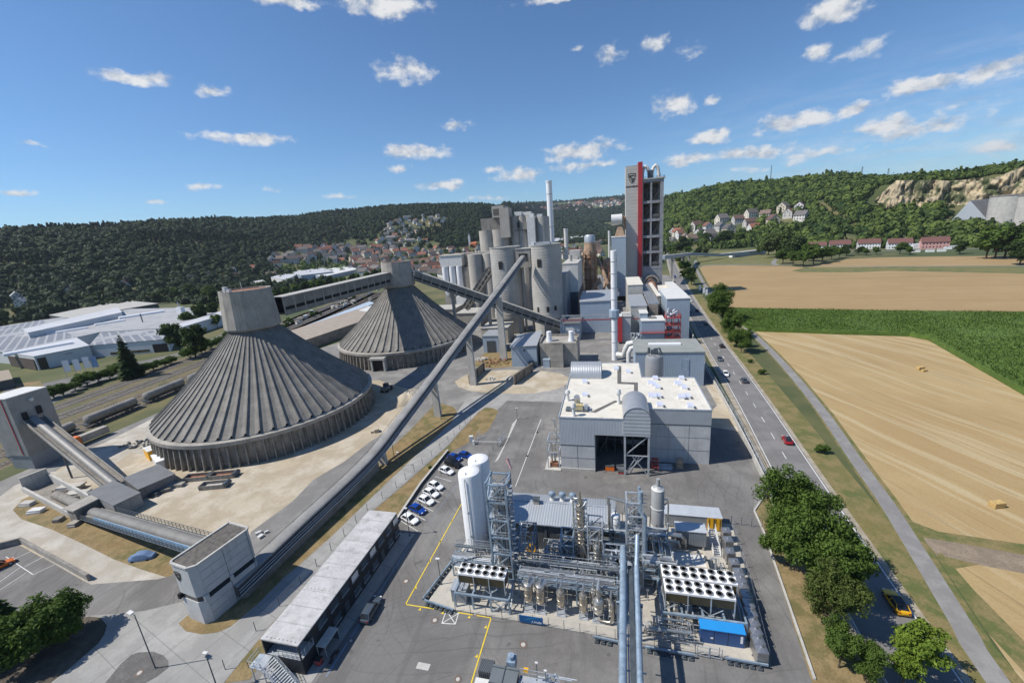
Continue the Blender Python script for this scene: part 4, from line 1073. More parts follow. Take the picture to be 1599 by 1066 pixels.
# ---- gravel roofed transfer tower with the shield emblem
def transfer_tower():
 A, B, C_, D = np.array((-69.6, 39.3)), np.array((-64.4, 38.6)), np.array((-62.9, 48.2)), np.array((-68.1, 48.9))
 t = empty('transfer_tower', (-66.2, 43.8, 0), 'grey panelled transfer tower with flat gravel roof and dark shield emblem', 'building')
 def ch(d):   # chamfered corner between front and right side
  u = unit(A - B); w = unit(C_ - B)
  return [tuple(A + unit(D - A) * d * .5), tuple(A - u * d * .5), tuple(B + u * d), tuple(B + w * d), tuple(C_ - w * d * .5), tuple(C_ + unit(D - C_) * d * .5), tuple(D)]
 P = ch(.9)
 m = MB(); m.prism(P, 0, 4.45); m.prism(P, 5.4, 11.0)
 b = m.build('wall', PANEL, t)
 cen = np.mean(np.array(P), 0)
 Pi = [tuple(cen + (np.array(p) - cen) * .975) for p in P]
 MB().prism(Pi, 4.4, 5.45).build('window_band', GLASS_D, b)
 m = MB()
 for i in range(len(P)):
  a, c = np.array(P[i]), np.array(P[(i + 1) % len(P)])
  m.beam((*a, 11.15), (*c, 11.15), .35, .34)
 m.build('parapet', CONC_L, t)
 Pr = [tuple(cen + (np.array(p) - cen) * .96) for p in P]
 MB().prism(Pr, 10.9, 11.12).build('roof', GRAVELROOF, t)
 m = MB(); w = unit(C_ - B); n_ = np.array([w[1], -w[0]])
 for f in (.5, .93):
  q = B + w * 9.7 * f + n_ * .02
  m.beam((*q, 0.1), (*q, 10.9), .06, .06)
 for z in (1.7, 3.2, 6.6, 8.1, 9.6):
  a = B + w * 1.0 + n_ * .012; c = C_ - w * .6 + n_ * .012
  m.beam((*a, z), (*c, z), .035, .035)
 m.build('panel_joints', M('joint_grey', (.16, .165, .17), .8), b)
 m = MB(); q = B + w * 5.0
 m.obox((q[0], q[1], 4.42), (.5, .6, 1.02), math.atan2(w[1], w[0])); q = B + w * .9; m.obox((q[0], q[1], 4.42), (.7, .5, 1.02), math.atan2(w[1], w[0]))
 m.build('band_pillar', PANEL, b)
 u = unit(B - A); nf = np.array([u[1], -u[0]])
 c = A + u * 1.35 + nf * .03
 emblem(t, (c[0], c[1], 8.9), (u[0], u[1], 0), (0, 0, 1), 1.5, 1.75, M('emblem_black', (.03, .03, .028), .5), M('emblem_grey', (.17, .17, .16), .6))
 c = A + u * .3 + nf * .1
 MB().box(c[0] - .25, c[1] - .3, 4.4, c[0] + .25, c[1] + .2, 5.3).build('wall_camera', BLACK, b)
transfer_tower()
# ---- covered belt from the feed pit to the transfer tower
def feed_belt():
 t = empty('feed_conveyor', (-95, 50, 2), 'covered belt with blue side panels climbing from the feed pit to the gravel roofed tower', 'conveyor')
 p = np.array((-121.0, 57.4, 1.2)); q = np.array((-69.2, 46.2, 7.6)); d = unit(q - p); n = unit(np.cross(d, [0, 0, 1])); up = np.cross(n, d)
 m = MB(); m.sm = True; vs = []
 pr = [(-1.1 * math.cos(a), .5 + .8 * math.sin(a)) for a in np.linspace(0, math.pi, 11)]
 for f in np.linspace(0, 1, 14): vs += [p + (q - p) * f + n * a + up * b for a, b in pr]
 m.add(vs, [(i * 11 + k, i * 11 + k + 1, (i + 1) * 11 + k + 1, (i + 1) * 11 + k) for i in range(13) for k in range(10)])
 m.build('cover', M('belt_cover', (.19, .185, .175), .7, .1, var=.2, scale=.4), t)
 MB().beam(p + up * .2, q + up * .2, 3.0, .5).build('deck', CONC_D, t)
 MB().beam(p + n * 1.5 + up * .35 + d * 6, q + n * 1.5 + up * .35, .12, .9).build('side_panel', M('pale_blue_panel', (.20, .34, .50), .5, var=.2), t)
 m = MB()
 for s in (-1.8, 1.9):
  m.beam(p + n * s - up * .1, q + n * s - up * .1, .7, .1)
  a = p + n * s * 1.15; b = q + n * s * 1.15
  for f in np.linspace(0, 1, 36): m.beam(a + (b - a) * f, a + (b - a) * f + [0, 0, 1.15], .06)
  for z in (.45, .8, 1.15): m.beam(a + [0, 0, z], b + [0, 0, z], .06)
 m.build('walkway_rail', STEEL_D, t)
 for f in (.58, .62):
  c = p + (q - p) * f; m = MB()
  for s in (-1, 1): m.beam((c[0] + n[0] * s * 1.2 + 14, c[1] + n[1] * s * 1.2 - 3, 0), (c[0] + n[0] * s + 14, c[1] + n[1] * s - 3, c[2] + 1.3), .5)
  m.build('trestle', CONC, t)
 tp = empty('feed_pit', (-137, 60, 0), 'sunken feed pit with pale concrete walls at the foot of the belt', 'pit')
 P = px([(38, 768), (80, 751), (160, 795), (120, 812)])
 m = MB(); A = [np.array(x) for x in P]
 w = [(A[0], A[1], 4.2, .5), (A[1], A[2], 2.6, .5), (A[3], A[0], 1.6, .5)]
 for a, b, h, th in w: m.beam((*a, h / 2), (*b, h / 2), th, h)
 m.build('pit_wall', CONC_L, tp)
 MB().prism([tuple(a * .92 + np.mean(A, 0) * .08) for a in A], .05, .09).build('pit_floor', CONC_D, tp)
 a = A[0] * .35 + A[1] * .65; b = A[2] * .5 + A[3] * .5
 MB().cyl((*(A[0] * .3 + A[1] * .3 + A[2] * .2 + A[3] * .2), .6), (*b, 2.0), 1.1, 1.1, 10).build('belt_drum', CONC_D, tp)
 m = MB(); c = b
 m.obox((c[0], c[1], 0), (3.2, 5.5, 3.4), math.atan2(d[1], d[0]) + .1); m.build('pit_head', CONC_D, tp)
 MB().obox((c[0], c[1], 3.4), (4.2, 6.2, .3), math.atan2(d[1], d[0]) + .1).build('pit_roof', CONC, tp)
feed_belt()
# ---- corrugated loading tower by the railway and its belt
def loading_tower():
 fr = np.array((-170.4, 72.2)); ax = unit(np.array([-.0, 1.0])); 
 t = empty('loading_tower', (-174, 78, 0), 'corrugated loading tower with a thin red corner stripe beside the railway', 'building')
 x1, y0 = -169.8, 72.2; x0, y1 = -178.5, 81.8; H = 22.8; rz = R(4)
 def rot(x, y): return (x1 + (x - x1) * math.cos(rz) - (y - y0) * math.sin(rz), y0 + (x - x1) * math.sin(rz) + (y - y0) * math.cos(rz))
 P = [rot(x0, y0), rot(x1, y0), rot(x1, y1), rot(x0, y1)]
 b = MB().prism(P, 4.6, H).build('wall', SHEET_OLD, t)
 MB().prism([tuple(np.mean(np.array(P), 0) + (np.array(p) - np.mean(np.array(P), 0)) * .93) for p in P], 0, 4.7).build('base_wall', CONT_GREY, t)
 MB().prism([tuple(np.mean(np.array(P), 0) + (np.array(p) - np.mean(np.array(P), 0)) * 1.02) for p in P], H, H + .25).build('roof', OFFWHITE, t)
 q = np.array(P[0]) * .22 + np.array(P[1]) * .78
 MB().beam((q[0], q[1] - .08, 5), (q[0], q[1] - .08, H - .1), .22, .12).build('stripe', RED, b)
 n_ = unit(np.array(P[2]) - np.array(P[1]))
 for f, z in ((.26, 15.2), (.62, 15.8)):
  c = np.array(P[1]) + n_ * 9.6 * f; MB().obox((c[0] + .1, c[1], z), (.5, 1.2, 2.4), 0).build('belt_opening', BLACK, b)
 c = np.array(P[1]) + n_ * 5.0; MB().obox((c[0] + .3, c[1], 20.3), (.8, .9, .9), 0).build('wall_lamp', OFFWHITE, b)
 tb = empty('loading_conveyor', (-148, 71, 6), 'covered belt with side walls running down from the corrugated loading tower', 'conveyor')
 p = np.array((P[1][0], P[1][1] + 3.9, 14.6)); g0 = G(150, 762, 2.0); q = np.array((-126.8, 66.2, 2.2))
 d = unit(q - p); n = unit(np.cross(d, [0, 0, 1])); up = np.cross(n, d)
 m = MB(); m.sm = True; pr = [(-1.0 * math.cos(a), .4 + 1.0 * math.sin(a)) for a in np.linspace(0, math.pi, 9)]; vs = []
 for f in np.linspace(0, 1, 12): vs += [p + (q - p) * f + n * a_ + up * b_ for a_, b_ in pr]
 m.add(vs, [(i * 9 + k, i * 9 + k + 1, (i + 1) * 9 + k + 1, (i + 1) * 9 + k) for i in range(11) for k in range(8)])
 m.build('cover', M('ribbed_belt_cover', (.25, .245, .235), .6, .2, var=.15, scale=.5), tb)
 MB().beam(p, q, 4.2, .3).build('deck', CONC_D, tb)
 m = MB()
 for s in (-2.1, 2.1): m.beam(p + n * s + up * .55, q + n * s + up * .55, .18, 1.1)
 m.build('side_wall', CONC, tb)
 m = MB(); c = p + (q - p) * .45
 for s in (-1.5, 1.5): m.beam((c[0], c[1] + s, 0), (c[0], c[1] + s, c[2] - .2), .35)
 m.build('trestle', STEEL_D, tb)
loading_tower()
# ---- sheds, slabs and skips on the limestone yard
def ribbed_shed(name, P, h, label, mat, roof, cat='shed'):
 t = empty(name, (*np.mean(np.array(P), 0), 0), label, cat)
 MB().prism(P, 0, h).build('wall', mat, t)
 c = np.mean(np.array(P), 0); MB().prism([tuple(c + (np.array(p) - c) * 1.03) for p in P], h, h + .14).build('roof', roof, t)
 return t
ROOF_DK = M('dark_sheet_roof', (.17, .175, .18), .6, .2, var=.12, scale=.3, rib=(.4, (1, 0, 0)))
ribbed_shed('metal_shed', [(-127.5, 61.0), (-113.8, 57.8), (-112.6, 62.8), (-126.4, 66.2)], 3.6, 'grey ribbed metal shed with a dark flat roof beside the feed belt', SHEET_OLD, ROOF_DK)
ribbed_shed('metal_shed', [(-126.5, 68.2), (-116, 64.6), (-113.4, 71.7), (-124, 75.2)], 3.0, 'darker ribbed metal shed right of the other one near the cone hall', M('dark_ribbed_sheet', (.17, .175, .18), .6, .2, rib=(.4, (1, 1, 0))), ROOF_DK)
ribbed_shed('site_container', [(-133, 79.6), (-126.6, 76.4), (-124.8, 79.5), (-131.2, 82.6)], 2.6, 'white site cabin with two white roof panels behind the metal sheds', OFFWHITE, WHITE, 'cabin')
ribbed_shed('site_container', [(-140, 82.4), (-135.6, 80.6), (-134, 84.0), (-138.6, 85.8)], 3.0, 'small cabin with yellow end wall behind the white site cabin', YELLOW, OFFWHITE, 'cabin')
def skip(x, y, rz, label, kind):
 t = empty('skip', (x, y, 0), label, 'skip', 'empty skips in front of the nearer cone hall')
 m = MB(); L_, W_, H_ = 6.4, 2.3, 1.1
 for s in (-1, 1): m.obox((x + math.cos(rz + math.pi / 2) * s * W_ / 2, y + math.sin(rz + math.pi / 2) * s * W_ / 2, .1), (L_, .15, H_), rz)
 for s in (-1, 1): m.obox((x + math.cos(rz) * s * L_ / 2, y + math.sin(rz) * s * L_ / 2, .1), (.15, W_, H_), rz)
 m.build('side_wall', CONC_D, t)
 MB().obox((x, y, .12), (L_ - .2, W_ - .2, .25), rz).build('floor', RUSTY if kind else CONC_L, t)
 m = MB(); m.cyl((x + math.cos(rz) * L_ * .5 - math.sin(rz) * 1.2, y + math.sin(rz) * L_ * .5 + math.cos(rz) * 1.2, .7), (x + math.cos(rz) * L_ * .5 + math.sin(rz) * 1.2, y + math.sin(rz) * L_ * .5 - math.cos(rz) * 1.2, .7), .7, .7, 10)
 m.build('end_drum', STEEL_D, t)
skip(-109.7, 74.4, .28, 'rust floored steel skip left of two in front of the nearer cone hall', 1)
skip(-103.0, 76.2, .28, 'rust floored steel skip right of two in front of the nearer cone hall', 1)
skip(-101.2, 71.8, .28, 'flat pale steel skip lying in front of the two rusty ones', 0)
rs = random.Random(4)
def slab_stack(u, v, n, sx, sy, rz, label, mat):
 x, y = G(u, v); t = empty('slab_stack', (x, y, 0), label, 'stack', 'stacks of slabs and beams about the yard')
 for k in range(n):
  MB().obox((x + rs.uniform(-.2, .2), y + rs.uniform(-.2, .2), .02 + k * .46), (sx, sy, .42), rz + rs.uniform(-.05, .05)).build('slab', mat, t)
for u, v, n, sx, sy, rz, l, mt in ((112, 764, 3, 6, 2.2, .3, 'stack of long grey beams beside the loading belt', CONC_L), (122, 775, 3, 5.5, 2, .3, 'lower stack of long grey beams nearer the metal shed', CONC_L), (96, 768, 2, 4, .8, .3, 'stack of ochre planks beside the grey beams', TIMBER),
                          (44, 788, 2, 3, 1.6, .2, 'small stack of kerb stones on the grass by the dust road', CONC_L), (58, 799, 2, 3.2, 1.6, .3, 'wrapped pale stack on the grass by the feed pit', OFFWHITE), (92, 813, 2, 1.6, 1.6, .3, 'small block stack beside the belt walkway', CONC_D),
                          (117, 820, 2, 1.8, 1.8, .3, 'block stack on a concrete plate under the belt', CONC), (258, 768, 2, 2.6, .6, .6, 'dark plate leaning stack by the dark shed', CONC_D), (243, 773, 2, 2, 1.6, .3, 'dark scrap stack by the dark shed', STEEL_D),
                          (272, 760, 2, 5, 1.5, .3, 'flat concrete beams against the cone hall wall', CONC)):
 slab_stack(u, v, n, sx, sy, rz, l, mt)
def rubble(name, u, v, n, rad, label, mat, smin=.3, smax=.9, seed=1, hgt=.6):
 x, y = G(u, v); r = random.Random(seed); m = MB()
 for k in range(n):
  a = r.random() * 6.28; d = rad * math.sqrt(r.random()); s = r.uniform(smin, smax)
  m.obox((x + math.cos(a) * d, y + math.sin(a) * d * .7, max(0, (1 - d / rad)) * hgt * r.random()), (s, s * r.uniform(.5, 1), s * r.uniform(.4, .8)), r.random() * 3)
 o = m.build(name, mat); tag(o, label, 'heap'); return o
rubble('scrap_heap', 230, 692, 40, 5, 'heap of dark scrap left of the nearer cone hall', STEEL_D, seed=3, hgt=1.2)
rubble('scrap_heap', 205, 695, 22, 4, 'low heap of scrap on the pale apron by the railway', CONC_D, seed=4, hgt=1.0)
rubble('scrap_heap', 775, 566, 50, 9, 'scatter of rusty scrap and blocks behind the tall pillar', RUSTY, seed=5, hgt=1.2)
rubble('block_heap', 752, 562, 14, 3, 'pale concrete blocks stacked behind the tall pillar', CONC_L, .8, 1.4, seed=6, hgt=1.0)
rubble('stone_heap', 765, 592, 16, 2.2, 'small heap of white stones by the foot of the pillar', CONC_L, .4, 1.0, seed=7, hgt=.8)
def heap(name, u, v, rx, ry, h, label, mat, seed=0):
 x, y = G(u, v); n = 26; V = []; F = []
 rng = np.random.default_rng(seed); m = MB(); m.sm = True
 for j in range(9):
  f = j / 8
  for k in range(n):
   a = 2 * math.pi * k / n; rr = (1 - f) * (1 + .18 * math.sin(3 * a + seed) + .08 * math.sin(7 * a)); 
   V.append((x + math.cos(a) * rx * rr, y + math.sin(a) * ry * rr, h * (f ** .8) * (1 + .1 * math.sin(5 * a + j)) if j else -.05))
 F = [(j * n + k, j * n + (k + 1) % n, (j + 1) * n + (k + 1) % n, (j + 1) * n + k) for j in range(8) for k in range(n)]
 m.add(V, F); o = m.build(name, mat); tag(o, label, 'heap'); return o
heap('gravel_heap', 640, 622, 6.5, 8.5, 3.2, 'heap of cream crushed stone under the long conveyor', MATS['crushed_limestone'], 2)
heap('gravel_heap', 662, 575, 3.5, 7, 1.6, 'grey rubble strip along the wall of the farther cone hall', CONC_D, 5)
heap('gravel_heap', 800, 590, 5, 3, .5, 'low white powder heap between the two bunker walls', MATS['white_dust_road'], 3)
for (a, b, lab) in (((733, 600), (757, 578), 'left rusty bunker wall on the dirt oval'), ((803, 601), (832, 580), 'right rusty bunker wall on the dirt oval')):
 A_, B_ = np.array(G(*a)), np.array(G(*b)); t = empty('bunker_wall', (*((A_ + B_) / 2), 0), lab, 'wall')
 m = MB(); m.beam((*A_, 2.0), (*B_, 2.0), .35, 4.0); m.build('plate', M('rusty_plate', (.22, .19, .15), .85, var=.35, scale=.6), t)
 m = MB(); d = unit(B_ - A_); n_ = np.array([d[1], -d[0]])
 for f in (.1, .5, .9): q = A_ + (B_ - A_) * f; m.beam((*(q + n_ * .3), 0), (*(q + n_ * .3), 3.9), .25)
 m.build('stiffener', STEEL_D, t)
# ---------------------------------------------------------------- silos, towers and buildings of the works
def silo(name, x, y, r, z0, z1, label, mat, windows=(), ring=None, n=48, extra=None, group=None):
 t = empty(name, (x, y, 0), label, 'silo', group)
 b = MB().lathe([(r * .93, -.1), (r * .93, z0), (r * 1.02, z0), (r * 1.02, z0 + 3.2), (r, z0 + 3.25), (r, z1), (r + .25, z1), (r + .25, z1 + .5), (r - .3, z1 + .5), (r - .3, z1 + .2), (.01, z1 + .3)], (x, y, 0), n).build('shell', mat, t)
 for (a, z, w, h) in windows:
  c = np.array((x + math.cos(a) * r, y + math.sin(a) * r))
  MB().obox((c[0], c[1], z), (.5, w, h), a).build('opening', BLACK, b)
 return t
W2 = -math.pi / 2
s1 = silo('cement_silo', -36.2, 234.6, 8.9, 9.0, 50.0, 'right of the two tall round concrete silos joined at the top', SLIP, [(W2 - .28, 38.5, 2.3, 4.2), (W2 - .55, 13.2, 1.1, 2.6), (W2 + .12, 13.2, 1.5, 2.8), (W2 + .62, 13.6, 1.3, 2.6)])
s2 = silo('cement_silo', -60.2, 236.5, 8.9, 9.0, 50.0, 'left of the two tall round concrete silos joined at the top', SLIP, [(W2 - .12, 38.5, 2.3, 4.2), (W2 + .75, 13.0, 1.5, 2.8)])
t = empty('silo_link', (-48, 235, 45), 'concrete bridge chamber joining the heads of the twin silos', 'bridge')
b = MB().box(-52.5, 229.5, 38.5, -44, 240, 48.6).build('wall', CONC, t)
MB().box(-52.6, 229.2, 48.6, -43.9, 240.2, 49.1).build('roof', ROOFTOP, t)
MB().box(-50.6, 229.3, 42.4, -45.8, 229.7, 46.2).build('opening', BLACK, b)
m = MB()
for x in (-50.5, -46.0): m.box(x - .5, 236, 0, x + .5, 238, 38.5)
m.build('column', CONC_L, t)
t = empty('silo_top_cabin', (-36, 235, 50), 'white metal cabin with vents on the roof of the right silo', 'cabin')
MB().box(-42, 231, 50.4, -33, 238, 51.6).build('plinth', ROOF_STEEL, t)
MB().box(-43.5, 230.4, 50.4, -41.8, 232, 52.2).build('vent_box', WHITE, t)
t = empty('silo_block', (-66, 300, 0), 'cluster of old ochre concrete silos rising behind the twin silos', 'silo')
m = MB()
for x, y, r, z in ((-88, 297, 6.0, 61), (-78, 297, 6.5, 61)): m.lathe([(r, 0), (r, z)], (x, y, 0), 32)
m.build('round_cell', SLIP_W, t)
m = MB()
for k, x in enumerate((-66.5, -61.0, -55.8)): m.lathe([(3.3, 0), (3.3, 69), (.01, 69.1)], (x, 297, 0), 24)
m.box(-69, 297, 0, -52, 310, 69)
b = m.build('square_cell', SLIP_W, t)
m = MB()
for x in (-63.5, -58.5): m.box(x - .3, 292.8, 61, x + .3, 294.4, 65)
for x in (-66, -64.2, -62.4, -60.6, -58.8, -57, -55.2): m.box(x - .25, 293.2, 58.8, x + .25, 294.5, 59.5)
m.build('slot', BLACK, b)
MB().box(-91, 293, 61, -70.5, 305, 69.2).build('top_storey', CONC_D, t)
m = MB(); m.box(-81.5, 291, 69.2, -73, 304, 77); m.box(-76, 290, 55, -69.2, 300, 75.2)
b = m.build('stair_tower', SLIP_W, t)
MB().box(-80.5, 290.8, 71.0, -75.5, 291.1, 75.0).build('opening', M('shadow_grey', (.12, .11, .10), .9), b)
m = MB(); m.box(-66, 294, 69.2, -61, 300, 72); m.box(-60, 295, 69.2, -54.5, 301, 71.5); m.build('roof_cabin', OFFWHITE, t)
t = empty('silo_block_annex', (-50, 296, 0), 'round grey silo with a white lift shaft at the right of the old cluster', 'silo')
MB().lathe([(4.6, 0), (4.6, 67.2), (.01, 67.4)], (-46.5, 297, 0), 28).build('shell', SLIP, t)
MB().box(-56.8, 290.5, 20, -51.3, 297, 67.6).build('lift_shaft', OFFWHITE, t)
MB().box(-60, 292, 59.5, -51.5, 297, 65).build('bridge', CONC_D, t)
m = MB(); m.box(-55, 292, 67.6, -52, 295, 70); m.box(-50, 294, 67.3, -46.5, 298, 69.2); m.build('roof_cabin', OFFWHITE, t)
t = empty('low_silos', (-86, 280, 0), 'pair of lower ochre silos with a concrete roof between filter block and twin silos', 'silo')
m = MB()
for x, y in ((-93, 279), (-83, 281)): m.lathe([(5.4, 0), (5.4, 45.5), (.01, 45.7)], (x, y, 0), 28)
m.build('shell', SLIP_W, t)
MB().box(-107, 284, 38, -80, 292, 46.5).build('roof_house', CONC, t)
t = empty('filter_block', (-114, 283, 0), 'white sheet metal box carried on three white hopper silos', 'silo')
MB().box(-119.5, 278, 38, -103, 289, 45.6).build('box', OFFWHITE, t)
MB().box(-120, 277.5, 45.6, -102.5, 289.5, 46.1).build('roof', M('cream_roof_edge', (.55, .53, .45), .7), t)
for x in (-117, -111.6, -106.2): MB().lathe([(.8, 17), (2.4, 22), (2.4, 38)], (x, 280, 0), 20).build('hopper_silo', WHITE, t)
MB().box(-120, 281, 0, -103.5, 289, 38).build('frame_wall', CONC, t)
MB().box(-103.4, 279, 0, -95, 291, 37).build('annex', CONC_D, t)
m = MB(); m.box(-108, 272, 8, -99, 279, 17); m.build('loading_cabin', OFFWHITE, t)
t = empty('concrete_sheds', (-118, 262, 0), 'low concrete sheds with gravel roofs behind the farther cone hall', 'building')
m = MB(); m.box(-128, 255, 0, -104, 272, 11); m.box(-100, 250, 0, -84, 268, 9); m.build('wall', CONC, t)
m = MB(); m.box(-128.5, 254.5, 11, -103.5, 272.5, 11.4); m.box(-100.5, 249.5, 9, -83.5, 268.5, 9.4); m.build('roof', ROOFTOP, t)
def chimney(name, x, y, r0, r1, h, label, mat, bands=()):
 t = empty(name, (x, y, 0), label, 'chimney')
 MB().lathe([(r0, 0), (r1, h), (r1 * 1.12, h), (r1 * 1.12, h + 1), (r1 * .8, h + 1), (r1 * .8, h - 2)], (x, y, 0), 24).build('shaft', mat, t)
 for z in bands: MB().lathe([(r0 + (r1 - r0) * z / h + .02, z), (r0 + (r1 - r0) * z / h + .18, z + .1), (r0 + (r1 - r0) * z / h + .18, z + .5), (r0 + (r1 - r0) * z / h + .02, z + .6)], (x, y, 0), 24).build('band', GALV, t)
 return t
chimney('chimney', -46.8, 340, 2.6, 2.3, 94, 'slender pale chimney, tallest in the middle of the works', WHITE_TANK, (60, 85))
chimney('chimney', -32.5, 315, 1.5, 1.5, 57, 'short pale chimney right of the twin silos', OFFWHITE, (44,))
m = MB()
t = empty('clinker_building', (-27, 268, 0), 'tall pale block with ribbed side right of the right silo', 'building')
b = MB().box(-29.6, 258, 19, -20.2, 300, 36.4).build('wall', OFFWHITE, t); MB().box(-29.3, 258.3, 0, -20.5, 300, 19).build('lower_wall', M('dark_blue_wall', (.10, .115, .13), .7, var=.2), t)
MB().box(-29.9, 257.8, 36.4, -20, 300, 37).build('roof', CONC_L, t)
MB().cyl((-26, 275, 37), (-26, 275, 41), 1.2).build('roof_fan', CONC_L, t); MB().cyl((-23, 285, 37.4), (-23, 293, 37.4), 1.1).build('roof_fan', CONC_L, t); MB().box(-28, 290, 37, -21, 298, 43).build('roof_cabin', CONC_L, t)
MB().box(-30.2, 236, 0, -25.4, 258, 33).build('grey_annex', M('blue_grey_annex', (.28, .30, .32), .6, var=.1, rib=(.6, (1, 1, 0))), t)
t = empty('cooling_tower', (-15, 312, 0), 'tall brown dusty gas cooling cylinder with a grey cap', 'tower')
b = MB().lathe([(2.0, 0), (4.6, 8), (4.6, 38), (4.9, 38.2), (4.9, 41), (4.4, 42.5), (3.9, 47)], (-15, 312, 0), 32).build('shell', DUSTY, t)
MB().lathe([(3.95, 47), (3.95, 51), (3.3, 52.2), (.01, 52.4)], (-15, 312, 0), 32).build('cap', GALV, t)
m = MB()
for k in range(8):
 a = 2 * math.pi * k / 8; m.beam((-15 + 4.9 * math.cos(a), 312 + 4.9 * math.sin(a), 0), (-15 + 4.9 * math.cos(a), 312 + 4.9 * math.sin(a), 41), .35)
for z in (12, 20, 28, 36): m.lathe([(5.0, z), (5.7, z), (5.7, z + .25), (5.0, z + .25)], (-15, 312, 0), 24)
m.build('platform', RUSTY, t)
t = empty('dust_ducts', (-8, 300, 0), 'tangle of brown dusty ducts and hoppers beside the cooling cylinder', 'duct')
m = MB()
m.tube([(-15, 300, 4), (-13, 300, 14), (-8.5, 300, 20), (-6.5, 300, 12)], 1.5, 12); m.tube([(-20, 308, 40), (-21, 302, 30), (-20, 300, 4)], 1.0, 10)
m.tube([(-9.5, 318, 34), (-6, 310, 26), (-1, 305, 14), (0, 304, 4)], 1.3, 10); m.tube([(3, 318, 30), (-3, 310, 20), (-8, 304, 8)], 1.1, 10)
m.build('duct', DUSTY, t)
m = MB(); m.lathe([(.6, 12), (3.4, 22), (3.4, 33), (.01, 35)], (-2.5, 320, 0), 20); m.build('hopper', DUSTY, t)
m = MB(); m.box(-9, 296, 8, -5.5, 299, 13); m.box(-8.6, 297, 13, -6, 299, 18); m.build('fan_cabin', OFFWHITE, t)
m = MB(); r = random.Random(3)
for k in range(34):
 x = r.uniform(-20, 2); y = r.uniform(300, 330); z = r.uniform(2, 30)
 if k % 3 == 0: m.beam((x, y, 0), (x, y, z + 8), .4)
 else: m.beam((x, y, z), (x + r.uniform(-7, 7), y, z + r.choice((0, 0, 4))), .35)
m.build('steel_frame', RUSTY, t)
t = empty('grey_workshop', (-9, 235, 0), 'blue grey workshop with a pale pitched sheet roof left of the white stack', 'building')
MB().gable(-17.2, 228, 0, 262, 0, 17.0, 20.5, 'x').build('wall', CLAD_BL, t) if False else MB().box(-17.2, 228, 0, -.6, 258, 17.6).build('wall', CLAD_BL, t)
m = MB(); m.add([(-17.6, 227.6, 17.6), (-.2, 227.6, 17.8), (-.2, 258.4, 19.2), (-17.6, 258.4, 19.0), (-17.6, 227.6, 18.1), (-.2, 227.6, 18.3), (-.2, 258.4, 19.7), (-17.6, 258.4, 19.5)], [(0, 3, 2, 1), (4, 5, 6, 7), (0, 1, 5, 4), (1, 2, 6, 5), (2, 3, 7, 6), (3, 0, 4, 7)])
m.build('roof', ROOF_STEEL, t)
t = empty('lean_shed', (-24, 216, 0), 'blue grey lean-to shed behind the pipe bridge truss', 'building')
MB().box(-27, 212, 0, -16.5, 228, 9).build('wall', CLAD_BL, t); m = MB(); m.box(-27.4, 211.6, 9, -16.2, 228, 9.5); m.build('roof', ROOF_DK, t)
MB().box(-24.5, 211.7, 0, -19, 212.1, 6.5).build('gate', OFFWHITE, t)
